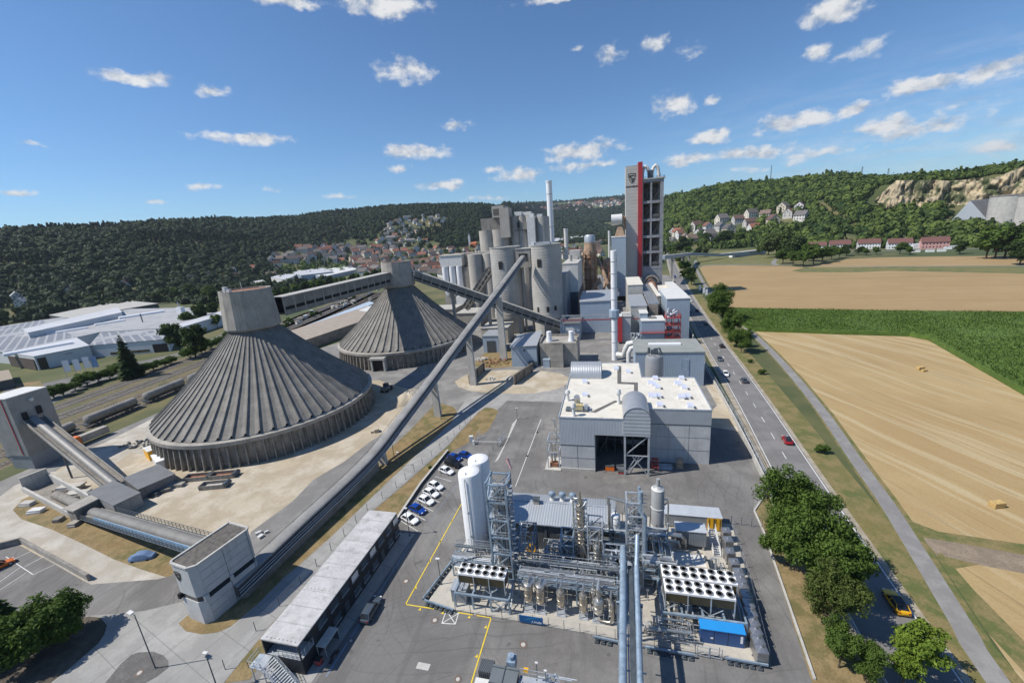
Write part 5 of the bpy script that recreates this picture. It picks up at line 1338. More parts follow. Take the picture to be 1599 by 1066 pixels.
# ---- preheater tower with emblem and red fin
def preheater():
 t = empty('preheater_tower', (25, 343, 0), 'tall preheater tower with concrete slab, red vertical fin and open floors of dark machinery', 'tower')
 y0, y1 = 335.0, 352.0
 slab = MB().box(11.3, y0, 0, 20.1, y1, 98.8).build('stair_slab', TOWERCONC, t)
 MB().box(20.1, y0 - 1.3, 17, 23.2, y1 - 6, 100.6).build('red_fin', RED, t)
 FL = [88.2, 73.2, 60.2, 48.2, 36.6, 25.0]
 m = MB()
 for x0, x1 in ((23.3, 24.0), (28.9, 30.1), (35.9, 38.2)):
  for yy in (y0, y1 - 1.6): m.box(x0, yy, 0, x1, yy + 1.6, 88.2)
 for i, z in enumerate(FL):
  m.box(23.25, y0 - .06, z - 1.9, 38.3, y1 + .06, z)
 m.box(24.0, y0 + .1, 8.0, 35.9, y0 + .9, 25.0)
 m.build('frame', M('tower_frame', (.29, .30, .32), .8, var=.2, scale=.3, streak=.35), t)
 m = MB(); m.box(24, y1 - 1.2, 25, 35.8, y1 - .8, 86.2)
 for z in (25, 36.6, 60.2): m.box(30.2, y0 + .3, z, 35.8, y0 + .7, z + 3.4)
 m.build('infill_wall', M('dark_infill', (.10, .095, .09), .9, var=.4, scale=.3), t)  # plain dark grey infill behind the open floors
 for i, z in enumerate(FL[1:]):
  m = MB()
  for x in (26.6, 32.8):
   m.lathe([(.5, z + .5), (1.9, z + 4.2), (1.9, z + 8.6), (1.2, z + 9.4), (.7, z + 9.6)], (x, y0 + 6, 0), 18)
  m.tube([(26.6, y0 + 6, z + 9.5), (28, y0 + 5, z + 10.4), (32.5, y0 + 5, z + 8)], .8, 8)
  m.tube([(31, y0 + 2, z + 1), (34, y0 + 2.5, z + 6), (35, y0 + 4, z + 10)], .7, 8)
  m.build('cyclone', M('dark_cyclone', (.14, .12, .10), .7, .3, var=.4, scale=.6), t)
  m = MB(); m.railing([(24.1, y0 + .2, z), (28.8, y0 + .2, z)], 1.2, 1.4, .12); m.railing([(30.2, y0 + .2, z), (35.8, y0 + .2, z)], 1.2, 1.4, .12)
  for k in range(5): m.beam((24.5 + 2.4 * k, y0 + 3, z), (24.5 + 2.4 * k, y0 + 3, z + 9), .35)
  m.beam((24.2, y0 + 2.6, z + 5), (35.6, y0 + 2.6, z + 5.6), .3); m.beam((24.4, y0 + 1.8, z + .4), (28.6, y0 + 1.8, z + 6.8), .5)
  m.build('floor_steelwork', M('dark_floor_steel', (.12, .115, .11), .7, .3, var=.3), t)  # plain dark grey steelwork on the open floors
 MB().box(23.0, y0 - .7, 88.2, 39.2, y1 + .6, 89.0).build('roof_deck', CONC_L, t)
 for sx in (-1, 1):
  m = MB(); cx = 29.4
  m.tube([(cx + sx * 1.0, y0 + 7, 90), (cx + sx * 1.2, y0 + 7, 94), (cx + sx * 2.2, y0 + 7, 97), (cx + sx * 3.6, y0 + 7, 98), (cx + sx * 5.0, y0 + 7, 96.6), (cx + sx * 5.7, y0 + 7, 93.5), (cx + sx * 5.8, y0 + 7, 89)], 1.15, 12)
  m.build('gooseneck_duct', OFFWHITE, t)
 m = MB(); m.box(27.6, y0 + 5, 89, 31.2, y0 + 9.5, 95); m.railing([(23.4, y0 - .3, 89), (38.8, y0 - .3, 89), (38.8, y1, 89)], 1.2, 2, .1); m.beam((36, y0 + 3, 89), (36, y0 + 3, 92), .3)
 m.build('roof_plant', STEEL_D, t)
 emblem(slab, (15.7, y0, 90.2), (1, 0, 0), (0, 0, 1), 5.4, 6.6, MATS['emblem_black'], MATS['tower_concrete'])
 text_mesh('SCHWENK', 1.75, 'lettering', MATS['emblem_black'], slab, (15.7, y0 - .04, 84.2), (1, 0, 0), (0, 0, 1), .12, (1.0, 1.05), bold=.06)
 m = MB(); vs = []; n = 14
 for k in range(n + 1):
  a = math.pi * k / n
  for r in (4.6, 6.0):
   for yy in (y0 - 3.5, y0 - .1): vs.append((30.0 + r * math.cos(a), yy, 12.5 + r * math.sin(a) * 1.0))
 fs = []
 for k in range(n):
  b = k * 4; c = b + 4
  fs += [(b, b + 1, c + 1, c), (b + 2, c + 2, c + 3, b + 3), (b, c, c + 2, b + 2), (b + 1, b + 3, c + 3, c + 1)]
 m.add(vs, fs); m.build('kiln_hood', CONC, t)
 k = empty('rotary_kiln', (29.5, 300, 12), 'brown rotary kiln barrel entering the foot of the preheater tower', 'kiln')
 b = MB().cyl((27.0, 262, 10.0), (30.0, 337, 13.4), 2.9, 2.9, 24).build('shell', RUSTY, k)
 MB().cyl((29.3, 320, 12.7), (29.4, 323, 12.8), 4.0, 4.0, 24).build('tyre', STEEL_D, k)
 m = MB(); m.box(26, 318, 0, 33.5, 326, 8); m.build('pier', CONC, k)
preheater()
t = empty('raw_mill_building', (5.6, 330, 0), 'tall pale blue cladded block left of the preheater tower with a duct on top', 'building')
MB().box(.5, 326, 4, 11.0, 345, 48.6).build('wall', M('pale_blue_cladding', (.42, .50, .58), .5, .2, var=.05, rib=(.5, (1, 0, 0))), t)
MB().box(.3, 325.8, 48.6, 11.2, 345.2, 49.1).build('roof', WHITE, t); MB().box(.8, 327, 0, 10.6, 344, 4).build('base', BLACK, t)
m = MB(); m.tube([(.5, 334, 61.5), (8.5, 334, 61.5)], 4.0, 20); m.build('drum', OFFWHITE, t)
m = MB(); m.add([(3.0, 329, 49), (10.5, 329, 49), (10.5, 338, 49), (3.0, 338, 49), (5.0, 331, 56), (8.4, 331, 56), (8.4, 336, 56), (5.0, 336, 56)], [(0, 1, 5, 4), (1, 2, 6, 5), (2, 3, 7, 6), (3, 0, 4, 7), (4, 5, 6, 7)]); m.tube([(8.5, 336, 63), (11, 338, 62), (11.4, 340, 54)], 1.4, 10)
m.build('hopper', DUSTY, t)
m = MB(); m.lathe([(.9, 20), (.9, 54)], (-1.2, 328, 0), 10); m.build('vent_pipe', OFFWHITE, t)
# ---- white stack in the middle
t = empty('exhaust_stack', (1.0, 178.5, 0), 'slim white steel stack with a square grey collar in the middle of the works', 'chimney')
MB().lathe([(1.25, 0), (1.25, 47.6), (1.15, 47.7), (1.15, 47.0)], (1.0, 178.5, 0), 24).build('shaft', WHITE_TANK, t)
m = MB()
for z in (8, 13, 27, 32, 38, 43): m.lathe([(1.26, z), (1.36, z + .05), (1.36, z + .3), (1.26, z + .35)], (1.0, 178.5, 0), 24)
m.beam((2.4, 178.2, 0), (2.4, 178.2, 46.5), .12); m.beam((2.4, 178.9, 0), (2.4, 178.9, 46.5), .12)
for k in range(60): m.beam((2.4, 178.2, 1 + k * .75), (2.4, 178.9, 1 + k * .75), .07)
m.build('ladder', GALV, t)
MB().lathe([(1.4, 18.4), (2.3, 19.6), (2.3, 22.6), (1.4, 22.9)], (1.0, 178.5, 0), 8, smooth=False).build('collar', CLAD_BL, t)
m = MB(); m.tube([(2.2, 176, 3.2), (4.8, 173.5, 3.6), (5.6, 172.5, 7), (6.6, 172, 9.2), (8.6, 171.6, 9.6)], 1.15, 14); m.tube([(6.6, 169, 1), (6.6, 169, 6), (7.5, 169, 8), (8.8, 169, 8.4)], .9, 12)
m.build('exhaust_duct', OFFWHITE, t)
# ---- buildings between the stack and the road
def box_building(name, x0, y0, x1, y1, h, label, wall, roof, cat='building', over=.25, rt=.35):
 t = empty(name, ((x0 + x1) / 2, (y0 + y1) / 2, 0), label, cat)
 MB().box(x0, y0, 0, x1, y1, h).build('wall', wall, t)
 MB().box(x0 - over, y0 - over, h, x1 + over, y1 + over, h + rt).build('roof', roof, t)
 return t
t = box_building('grey_warehouse', 8.2, 148.2, 31.6, 165.6, 12.4, 'blue grey warehouse with a long white rooflight behind the process hall', CLAD_BL, M('grey_green_roof', (.27, .285, .27), .7, var=.12, scale=.3, rib=(.6, (0, 1, 0))))
MB().box(13.5, 156.5, 12.75, 25.0, 158.6, 13.3).build('rooflight', WHITE, t)
MB().box(23.8, 148.05, 2, 26.5, 148.18, 10).build('faded_panel', M('faded_panel', (.28, .36, .45), .5), t)
t = empty('grey_tank', (13.6, 137, 0), 'round grey storage tank with dark pipework on its lid standing behind the process hall', 'tank')
b = MB().lathe([(2.9, 0), (2.9, 14.0), (2.6, 14.9), (1.6, 15.4), (.01, 15.5)], (13.6, 137, 0), 32).build('shell', M('grey_tank_sheet', (.36, .37, .38), .45, .3, var=.08), t)
m = MB(); m.railing([(13.6 + 2.5 * math.cos(a), 137 + 2.5 * math.sin(a), 15) for a in np.linspace(0, 6.28, 9)], 1.1, 2, .07); m.box(12.5, 136.2, 15.5, 14.8, 138, 16.8); m.cyl((12, 138.5, 15), (12, 138.5, 17.2), .4)
m.tube([(13.6, 137, 15.5), (13.6, 137, 17.2), (15.3, 137, 17.4), (15.9, 137, 15.5)], .25, 8); m.build('lid_pipework', STEEL_D, t)
t = box_building('tall_grey_hall', 26.6, 211, 37.2, 246, 20.6, 'tall blue grey hall beside the main road', CLAD_BL, OFFWHITE)
t = empty('scaffolded_block', (19, 203, 0), 'small grey block with red walkways and scaffolding next to the warehouse', 'building')
MB().box(13.8, 200, 0, 24.4, 211, 12.2).build('wall', CLAD_BL, t); MB().box(13.6, 199.8, 12.2, 24.6, 211.2, 12.6).build('roof', OFFWHITE, t); MB().box(17.6, 204, 12.6, 20.8, 207, 13.3).build('roof_hatch', CONC_D, t)
m = MB()
for z in (6.6,): m.box(13.2, 198.6, z, 25.2, 199.9, z + .15); m.railing([(13.2, 198.6, z), (25.2, 198.6, z)], 1.1, 1.4, .09)
for z in (3.5, 6.6, 10, 13.5): m.box(24.7, 199, z, 31.5, 206, z + .15); m.railing([(24.7, 199, z), (31.5, 199, z), (31.5, 206, z)], 1.1, 1.5, .1)
for x in (25, 28.2, 31.3):
 for y in (199.2, 205.8): m.beam((x, y, 0), (x, y, 16), .25)
for z in (3.5, 7, 10): m.beam((25, 199.2, z - 3.4), (31.3, 199.2, z), .18)
m.build('walkway', REDSTEEL, t)
m = MB()
for k in range(9): m.beam((14.2 + k * 1.2, 199.5, 0), (14.2 + k * 1.2, 199.5, 6.6), .09)
for z in (1.6, 3.2, 4.8): m.beam((13.9, 199.5, z), (24.3, 199.5, z), .09)
m.build('scaffold', GALV, t)
m = MB(); r = random.Random(9)
for k in range(14): m.cyl((25.5 + r.random() * 5, 200 + r.random() * 5, 13.6), (25.5 + r.random() * 5, 200 + r.random() * 5, 15 + r.random() * 3), .35)
for k in range(10): m.tube([(9 + r.random() * 4, 198 + r.random() * 4, .5), (9 + r.random() * 4, 198 + r.random() * 4, 3 + r.random() * 4), (13, 199 + r.random() * 3, 4 + r.random() * 3)], .3, 6)
m.build('pipework', GALV, t)
for (x0, y0, x1, y1, h, lab, w, r_) in ((9.4, 214, 17.4, 250, 17.0, 'low grey hall with pale roof left of the filter line', CONC_L, ROOF_STEEL), (9.6, 252, 18, 290, 22.5, 'second low hall with pale roof below the preheater tower', CONC_L, ROOF_CREAM), (24.6, 236, 26.3, 290, 18.0, 'narrow pale roofed hall right of the filter line', CONC, ROOF_CREAM),
        (13.4, 205, 17, 213.5, 15.0, 'small blue fronted block above the scaffolded one', CLAD_BL, OFFWHITE), (38.4, 262, 44, 320, 14, 'pale wall of a narrow shed along the road below the tower', OFFWHITE, OFFWHITE), (24.5, 292, 38, 318, 12, 'grey shed below the rotary kiln', CONC, ROOF_CREAM)):
 box_building('low_hall', x0, y0, x1, y1, h, lab, w, r_)
t = empty('filter_line', (20.5, 240, 0), 'rusty filter duct line running toward the preheater tower', 'duct')
MB().box(18.6, 216, 4, 23.0, 290, 17.5).build('casing', M('rusty_casing', (.27, .23, .19), .8, var=.3, scale=.6), t)
m = MB()
for k in range(12): m.box(18.2, 216 + k * 6, 17.5, 23.4, 216.6 + k * 6, 18.6)
for k in range(5): m.beam((18.5 + k * 1.1, 215.6, 0), (18.5 + k * 1.1, 215.6, 10), .25)
m.railing([(18.4, 215.8, 17.5), (18.4, 290, 17.5)], 1.1, 4, .1); m.railing([(23.2, 215.8, 17.5), (23.2, 290, 17.5)], 1.1, 4, .1)
m.build('steel_frame', GALV, t)
t = empty('red_kiosk', (3.8, 205, 0), 'narrow red sheet block beside the white stack', 'building'); MB().box(2.6, 204, 1, 4.9, 210, 14).build('wall', RED, t); MB().box(2.5, 203.9, 14, 5, 210.1, 14.3).build('roof', OFFWHITE, t)
box_building('concrete_block', 4.9, 206, 9.2, 216, 13.5, 'grey panelled concrete block right of the narrow red one', PANEL, CONC_L)
t = empty('truss_bridge', (-12, 209, 12), 'red and grey steel truss footbridge between the right silo and the white stack', 'bridge')
m = MB(); xa, xb, ya = -25.5, 13.5, 208.0
for y in (ya, ya + 2):
 for z in (11.6, 14.2): m.beam((xa, y, z), (xb, y, z), .22)
 for k in range(14):
  x = xa + k * 2.8; m.beam((x, y, 11.6 if k % 2 else 14.2), (x + 2.8, y, 14.2 if k % 2 else 11.6), .15)
m.build('truss', GALV, t); MB().beam((xa, ya - .15, 12.0), (xb, ya - .15, 12.0), .12, .5).build('red_girder', REDSTEEL, t)
m = MB()
for dx in (-1, 1): m.beam((xa + dx, ya + 1, 0), (xa + .4 * dx, ya + 1, 13), .3)
m.build('trestle', GALV, t)
t = empty('lime_house', (-37, 176, 0), 'blue grey metal house with slanted pale roof in front of the twin silos', 'building')
MB().box(-43.8, 168.8, 0, -32.3, 184, 9.0).build('wall', CLAD_BL, t)
m = MB(); m.add([(-44.2, 168.4, 9.0), (-31.9, 168.4, 9.6), (-31.9, 184.5, 12.2), (-44.2, 184.5, 10.4), (-44.2, 168.4, 9.3), (-31.9, 168.4, 9.9), (-31.9, 184.5, 12.5), (-44.2, 184.5, 10.7)], [(0, 3, 2, 1), (4, 5, 6, 7), (0, 1, 5, 4), (1, 2, 6, 5), (2, 3, 7, 6), (3, 0, 4, 7)])
m.build('roof', ROOF_STEEL, t); MB().box(-38, 168.6, 7.2, -37.4, 168.9, 7.9).build('lamp', BLACK, t); MB().box(-36, 167.6, 0, -32.6, 168.9, 2.6).build('pump_frame', STEEL_D, t)
t = empty('concrete_bin', (-22, 175, 0), 'open topped concrete bin block with two white roof fans', 'building')
m = MB(); m.box(-31, 170.5, 0, -26.2, 183, 10.2); m.box(-26.2, 167.4, 0, -20.6, 183, 10.2); m.box(-20.6, 170.5, 0, -14.6, 183, 10.2)
m.build('wall', CONC, t)
m = MB()
for (x0, y0, x1, y1) in ((-31, 170.5, -30.5, 183), (-15.1, 170.5, -14.6, 183), (-31, 182.5, -14.6, 183), (-26.2, 167.4, -20.6, 167.9)): m.box(x0, y0, 10.22, x1, y1, 11.2)
m.build('parapet', CONC_D, t)
for x in (-27.2, -17.4):
 m = MB(); m.lathe([(1.5, 10.2), (1.1, 12.2), (1.1, 14.6), (.9, 14.7)], (x, 174, 0), 14); m.build('roof_fan', WHITE, t)
m = MB()
for z in (2.5, 5, 7.5): m.box(-26.25, 167.36, z, -20.55, 167.39, z + .06)
m.build('joint', CONC_D, t)
t = box_building('pump_kiosk', -29.5, 167.6, -26.6, 170.2, 3.4, 'small pale blue kiosk against the concrete bin', CLAD_BL, CLAD_BL, 'kiosk', .1, .15)
t = empty('open_shed', (-63, 200, 0), 'sand coloured shed with dark portal behind the tall conveyor pillar', 'building')
MB().box(-70, 208, 0, -55, 222, 8.5).build('wall', M('sand_wall', (.48, .42, .33), .85, var=.1), t); MB().box(-70.3, 207.7, 8.5, -54.7, 222.3, 8.9).build('roof', ROOFTOP, t)
MB().box(-63.8, 190.5, 0, -55.6, 203, 8.6).build('front_wall', CLAD_BL, t); MB().box(-64, 190.2, 8.6, -55.3, 203.2, 9.0).build('front_roof', ROOF_STEEL, t); MB().box(-61.8, 190.3, 0, -57.3, 190.48, 6.2).build('portal', CLAD_DK, t)
# ---------------------------------------------------------------- the process hall
def process_hall():
 t = empty('process_hall', (5, 105, 0), 'large grey process hall with cream flat roof, barrel canopy and open dark bay', 'building')
 H = 14.2
 m = MB()   # concrete panel walls (butted boxes, 0.4 thick)
 m.box(-12.7, 89.7, 0, -4.4, 90.1, 7.0); m.box(-12.7, 90.1, 0, -12.3, 131, 7.0)
 m.box(8.3, 95.8, 0, 22.5, 96.2, 10.4); m.box(22.1, 96.2, 0, 22.5, 117.4, 10.4)
 m.box(-12.3, 130.6, 0, 8.3, 131, H); m.box(7.9, 117.8, 0, 8.3, 130.6, H); m.box(8.3, 117.4, 0, 22.5, 117.8, H)
 m.box(-12.3, 104, 0, 8.3, 104.4, 10); m.box(-4.8, 90.1, 0, -4.4, 104, 10); m.box(8.3, 90.3, 0, 8.7, 95.8, 10.4) if False else None
 w = m.build('wall', PANEL, t)
 m = MB()
 m.box(-12.74, 89.66, 7.0, -4.4, 90.1, H); m.box(-4.4, 89.66, 10.0, 2.3, 90.1, H); m.box(-12.74, 90.1, 7.0, -12.3, 131, H)
 m.build('upper_cladding', CLAD_V, t)
 m = MB(); m.box(8.3, 95.74, 10.4, 22.56, 96.2, H); m.box(22.1, 96.2, 10.4, 22.56, 117.4, H); m.build('cladding_band', M('plain_grey_band', (.40, .435, .47), .5, .25, var=.06), t)
 m = MB()
 m.sheet([(-12.7, 89.8), (2.3, 89.8), (8.3, 89.8), (8.3, 95.9), (22.5, 95.9), (22.5, 117.6), (8.2, 117.6), (8.2, 130.9), (-12.7, 130.9)], H + .02)
 m.build('roof', ROOF_CREAM, t)
 m = MB()
 for a, b in (((-12.75, 89.7), (2.3, 89.7)), ((-12.75, 89.7), (-12.75, 131)), ((8.3, 95.8), (22.55, 95.8)), ((22.55, 95.8), (22.55, 117.6)), ((8.2, 117.7), (22.5, 117.7)), ((8.2, 117.7), (8.2, 131)), ((-12.7, 131), (8.2, 131))):
  m.beam((*a, H + .1), (*b, H + .1), .25, .3)
 m.build('roof_edge', GALV, t)
 m = MB(); m.box(-12.72, 89.64, 6.9, -4.4, 89.66, 7.1); m.box(8.3, 95.72, 10.3, 22.5, 95.74, 10.5)
 for z in (3.5,): m.box(-12.7, 89.66, z, -4.4, 89.69, z + .06)
 for x in (-8.6,): m.box(x, 89.66, 0, x + .06, 89.69, 6.9)
 for x in (13, 17.7): m.box(x, 95.77, 0, x + .06, 95.79, 10.3)
 for z in (3.6, 7): m.box(8.3, 95.77, z, 22.5, 95.79, z + .06)
 m.build('panel_joint', STEEL_D, w)
 MB().box(-12.75, 89.5, 0, -4.4, 89.7, .7).build('plinth', CONC_L, t)
 m = MB(); zz = H + .06
 S = [[G(964, 571, zz), G(970, 571, zz), G(970, 596, zz), G(996, 597, zz), G(996, 616, zz), G(990, 616, zz), G(990, 600, zz), G(964, 599, zz)], [G(922, 643, zz), G(960, 625, zz), G(975, 626, zz), G(975, 628, zz), G(961, 628, zz), G(930, 644, zz)]]
 for P in S: m.sheet(P, zz)
 m.build('roof_walkway', GRAVD, t)
 c = empty('barrel_canopy', (5.3, 93, 10), 'grey barrel vaulted canopy on posts at the front of the process hall', 'canopy')
 x0, x1, y0, y1, zb, zs = 2.3, 8.25, 89.0, 99.0, 10.4, 14.6; r = (x1 - x0) / 2; xc = (x0 + x1) / 2
 arc = [(xc + r * math.cos(a), zs + r * .98 * math.sin(a)) for a in np.linspace(0, math.pi, 21)]
 m = MB(); P = [(x0, zb), (x1, zb)] + arc; n = len(P)
 m.add([(x, y0, z) for x, z in P] + [(x, 96.0, z) for x, z in P], [tuple(range(n)), tuple(range(2 * n - 1, n - 1, -1)), (n - 1 + 0, 0, n, 2 * n - 1), (1, 2, n + 2, n + 1)])
 m.build('front_panel', CLAD_H, c)
 m = MB(); m.sm = True; a2 = [(xc + (r + .12) * math.cos(a), zs + (r * .98 + .12) * math.sin(a)) for a in np.linspace(0, math.pi, 21)]
 m.add([(x, y0 - .1, z) for x, z in a2] + [(x, y1, z) for x, z in a2], [(i, i + 1, 22 + i, 21 + i) for i in range(20)]); m.build('barrel_roof', M('galvanised_barrel', (.45, .47, .49), .4, .5, var=.08, rib=(.45, (0, 1, 0))), c)
 m = MB()
 for x in (x0 + .3, x1 - .3): m.box(x - .22, y0 + .1, 0, x + .22, y0 + .55, zb)
 m.beam((x0 + .5, y0 + .3, 5.2), (x1 - .5, y0 + .3, 5.2), .22); m.beam((x0 + .5, y0 + .3, 5.4), (x1 - .6, y0 + .3, 10.2), .2)
 m.beam((x0 + .5, y0 + .35, .3), (xc + 1.5, y0 + .35, 5), .18); m.beam((x1 - .5, y0 + .35, .3), (xc - 1, y0 + .35, 5), .18); m.beam((xc, y0 + .6, 4.9), (x0 + .8, y0 + .6, 1), .22); m.beam((xc + .6, y0 + .6, 4.9), (x0 + 1.6, y0 + .6, .4), .22)
 m.build('post_frame', GALV, c)
 b = empty('roof_barrel', (-8, 120, 14), 'half round sheet metal roof hood at the back left of the process hall', 'roof hood')
 x0, x1, yc, r = -12.4, -3.2, 120.2, 4.0
 m = MB(); m.sm = True; A = np.linspace(0, math.pi, 19)
 m.add([(x0, yc - r * math.cos(a), H + r * math.sin(a)) for a in A] + [(x1, yc - r * math.cos(a), H + r * math.sin(a)) for a in A], [(i, i + 1, 20 + i, 19 + i)[::-1] for i in range(18)])
 m.build('hood_roof', M('ribbed_hood', (.42, .44, .46), .45, .4, var=.08, rib=(.5, (1, 0, 0))), b)
 m = MB()
 for x in (x0 + .05, x1 - .05): m.add([(x, yc - r * math.cos(a), H + r * math.sin(a)) for a in A], [tuple(range(19))])
 m.build('hood_end', CLAD_V, b)
 m = MB(); r_ = random.Random(8)
 m.box(-4.0, 103.2, 0, 2, 103.9, 8); m.build('bay_back', CLAD_DK, t)
 m = MB()
 for k in range(5): m.beam((-4 + k * 2.2, 98, 0), (-4 + k * 2.2, 98, 9.5), .3)
 m.box(-4.2, 97.8, 4.6, 7.9, 100, 4.8); m.railing([(-4.2, 97.8, 4.8), (7.9, 97.8, 4.8)], 1.1, 1.5, .08); m.beam((-4, 97, .2), (0, 97, 9), .35)
 m.build('bay_platform', STEEL_D, t)
 for (x0, y0, x1, y1, z, mat, lab) in ((-2.0, 90.3, .1, 91.6, 1.3, ORANGE, 'small orange red bin in the open bay'), (1.0, 89.2, 2.4, 90.2, .7, REDSTEEL, 'low red brown crate beside the canopy post'), (.6, 91.2, 2.8, 92.4, 1.1, GALV, 'pale metal rack in the open bay')):
  q = empty('crate', ((x0 + x1) / 2, (y0 + y1) / 2, 0), lab, 'crate')
  MB().box(x0, y0, .1, x1, y1, z).build('body', mat, q)
  m = MB(); m.box(x0 - .05, y0 - .05, z, x1 + .05, y1 + .05, z + .1); m.build('rim', STEEL_D, q); MB().box(x0, y0, 0, x0 + .2, y1, .1).build('runner', STEEL_D, q); MB().box(x1 - .2, y0, 0, x1, y1, .1).build('runner', STEEL_D, q)
 q = empty('plank_stack', (12, 93, 0), 'stack of pale metal planks along the concrete hall wall', 'stack'); m = MB()
 for k in range(6): m.obox((12.1 + r_.uniform(-.2, .2), 92.4 + .35 * k, .1 + .1 * (k % 3)), (3.4, .4, .16), r_.uniform(-.08, .08))
 m.build('plank', GALV, q)
 q = empty('pallet_rack', (9.2, 92, 0), 'open red brown frame rack beside the canopy', 'rack'); m = MB()
 for x in (8.9, 10.4):
  for y in (91.4, 92.6): m.beam((x, y, 0), (x, y, 3), .1)
 for z in (1, 2, 3): m.box(8.9, 91.4, z, 10.4, 92.6, z + .08)
 m.build('frame', REDSTEEL, q)
 q = empty('crate_stack', (15.4, 93.5, 0), 'two weathered wooden crates stacked by the concrete hall wall', 'stack'); m = MB()
 for k in range(2): m.box(14.7, 92.9, .05 + k * 1.3, 16.2, 94.1, 1.2 + k * 1.3)
 m.build('crate', TIMBER, q)
 q = empty('side_skid', (-14.5, 91.5, 0), 'weathered pipe skid and frame at the left corner of the process hall', 'equipment'); m = MB()
 for x in (-16, -13.2):
  for y in (90, 94.5): m.beam((x, y, 0), (x, y, 7.6), .22)
 for z in (4.5, 7.6):
  for y in (90, 94.5): m.beam((-16, y, z), (-13.2, y, z), .2)
  for x in (-16, -13.2): m.beam((x, 90, z), (x, 94.5, z), .2)
 m.build('frame', GALV, q); MB().box(-16.8, 89, 0, -12.8, 95.2, .25).build('plinth', CONC_L, q)
 m = MB()
 for k in range(16):
  x = r_.uniform(-15.8, -13.3); y = r_.uniform(90, 98); z = r_.uniform(.5, 9)
  m.tube([(x, y, z), (x, y, z + r_.uniform(.6, 2.4)), (x + r_.uniform(-1, 1), y + r_.uniform(-1, 1), z + 2.6)], r_.uniform(.1, .28), 7)
 m.build('pipe', CLAD, q); MB().box(-15.6, 90.2, .3, -13.6, 91.4, 1.4).build('pump', RUSTY, q)
 return t
process_hall()
def roof_vent(u, v, label, flip=0):
 z = 14.24; x, y = G(u, v, z); t = empty('smoke_vent', (x, y, z), label, 'roof vent', 'smoke vents on the cream hall roof')
 MB().box(x - .75, y - .6, z, x + .75, y + .6, z + .45).build('kerb', WHITE, t)
 m = MB(); m.add([(x - .7, y - .55, z + .5), (x + .7, y - .55, z + .5), (x + .7, y + .5, z + 1.0), (x - .7, y + .5, z + 1.0)], [(0, 1, 2, 3)]); m.build('flap', M('blue_white_flap', (.50, .54, .68), .4, var=.25, scale=.8), t)
 m = MB(); m.box(x + .8, y - .9, z, x + 1.3, y - .5, z + .3); m.build('motor', STEEL_D, t)
for i, (a, b) in enumerate([(905, 232), (935, 258), (1128, 232), (1170, 262), (905, 340), (940, 335), (1155, 345), (1195, 340), (955, 415), (1222, 425), (915, 180), (1145, 180), (300, 210), (300, 325), (575, 97), (680, 122), (875, 222), (880, 335), (1108, 225), (1140, 345)]):
 roof_vent(860 + a * .1782, 560 + b * .1782, 'open smoke vent with a blue white flap on the cream hall roof' if i not in (12, 13, 14, 15) else ('smoke vent on the hall roof\'s left half, ' + ('in front of the half round hood', 'beside the yellow fan set', 'right of the half round hood', 'next to the dark roof walkway')[i - 12]))
def cowl(u, v, h, label, z=14.24, mat=None, s=1.0):
 x, y = G(u, v, z); t = empty('roof_cowl', (x, y, z), label, 'roof vent')
 MB().lathe([(.55 * s, 0), (.4 * s, h * .15), (.36 * s, h * .55)], (x, y, z), 14).build('pipe', mat or OFFWHITE, t)
 MB().lathe([(.36 * s, h * .55), (.68 * s, h * .68), (.62 * s, h * .85), (.4 * s, h), (.34 * s, h * .98)], (x, y, z), 14).build('hood', mat or OFFWHITE, t)
cowl(887, 625, 3.0, 'white roof cowl at the left edge of the hall roof'); cowl(896, 649, 3.4, 'white roof cowl near the front left corner of the hall roof'); cowl(966, 630, 4.0, 'white roof cowl in the middle of the hall roof near the canopy')
def fan_set():
 z = 14.24; x, y = G(903, 640, z); t = empty('roof_fan_set', (x, y, z), 'yellowish fan set with a round duct mouth on the hall roof', 'equipment')
 MB().box(x - 3.0, y - 1, z + .1, x + 2.4, y + 1.2, z + .4).build('frame', STEEL_D, t); MB().box(x - 1.2, y - .8, z + .4, x + 1.2, y + .9, z + 1.6).build('motor_box', M('pale_yellow', (.50, .42, .22), .6), t)
 MB().tube([(x - .3, y + .8, z + 1), (x - .3, y + 1.2, z + 2.4), (x - .3, y + .7, z + 3.2)], .75, 12).build('duct', CLAD, t)
 m = MB(); m.railing([(x - 3, y - 1.2, z), (x + 2.4, y - 1.2, z), (x + 2.4, y + 1.3, z)], 1.1, 1.5, .06); m.box(x + 1.5, y - .6, z + .4, x + 2.3, y + .6, z + 1.5); m.build('railing', GALV, t)
fan_set()
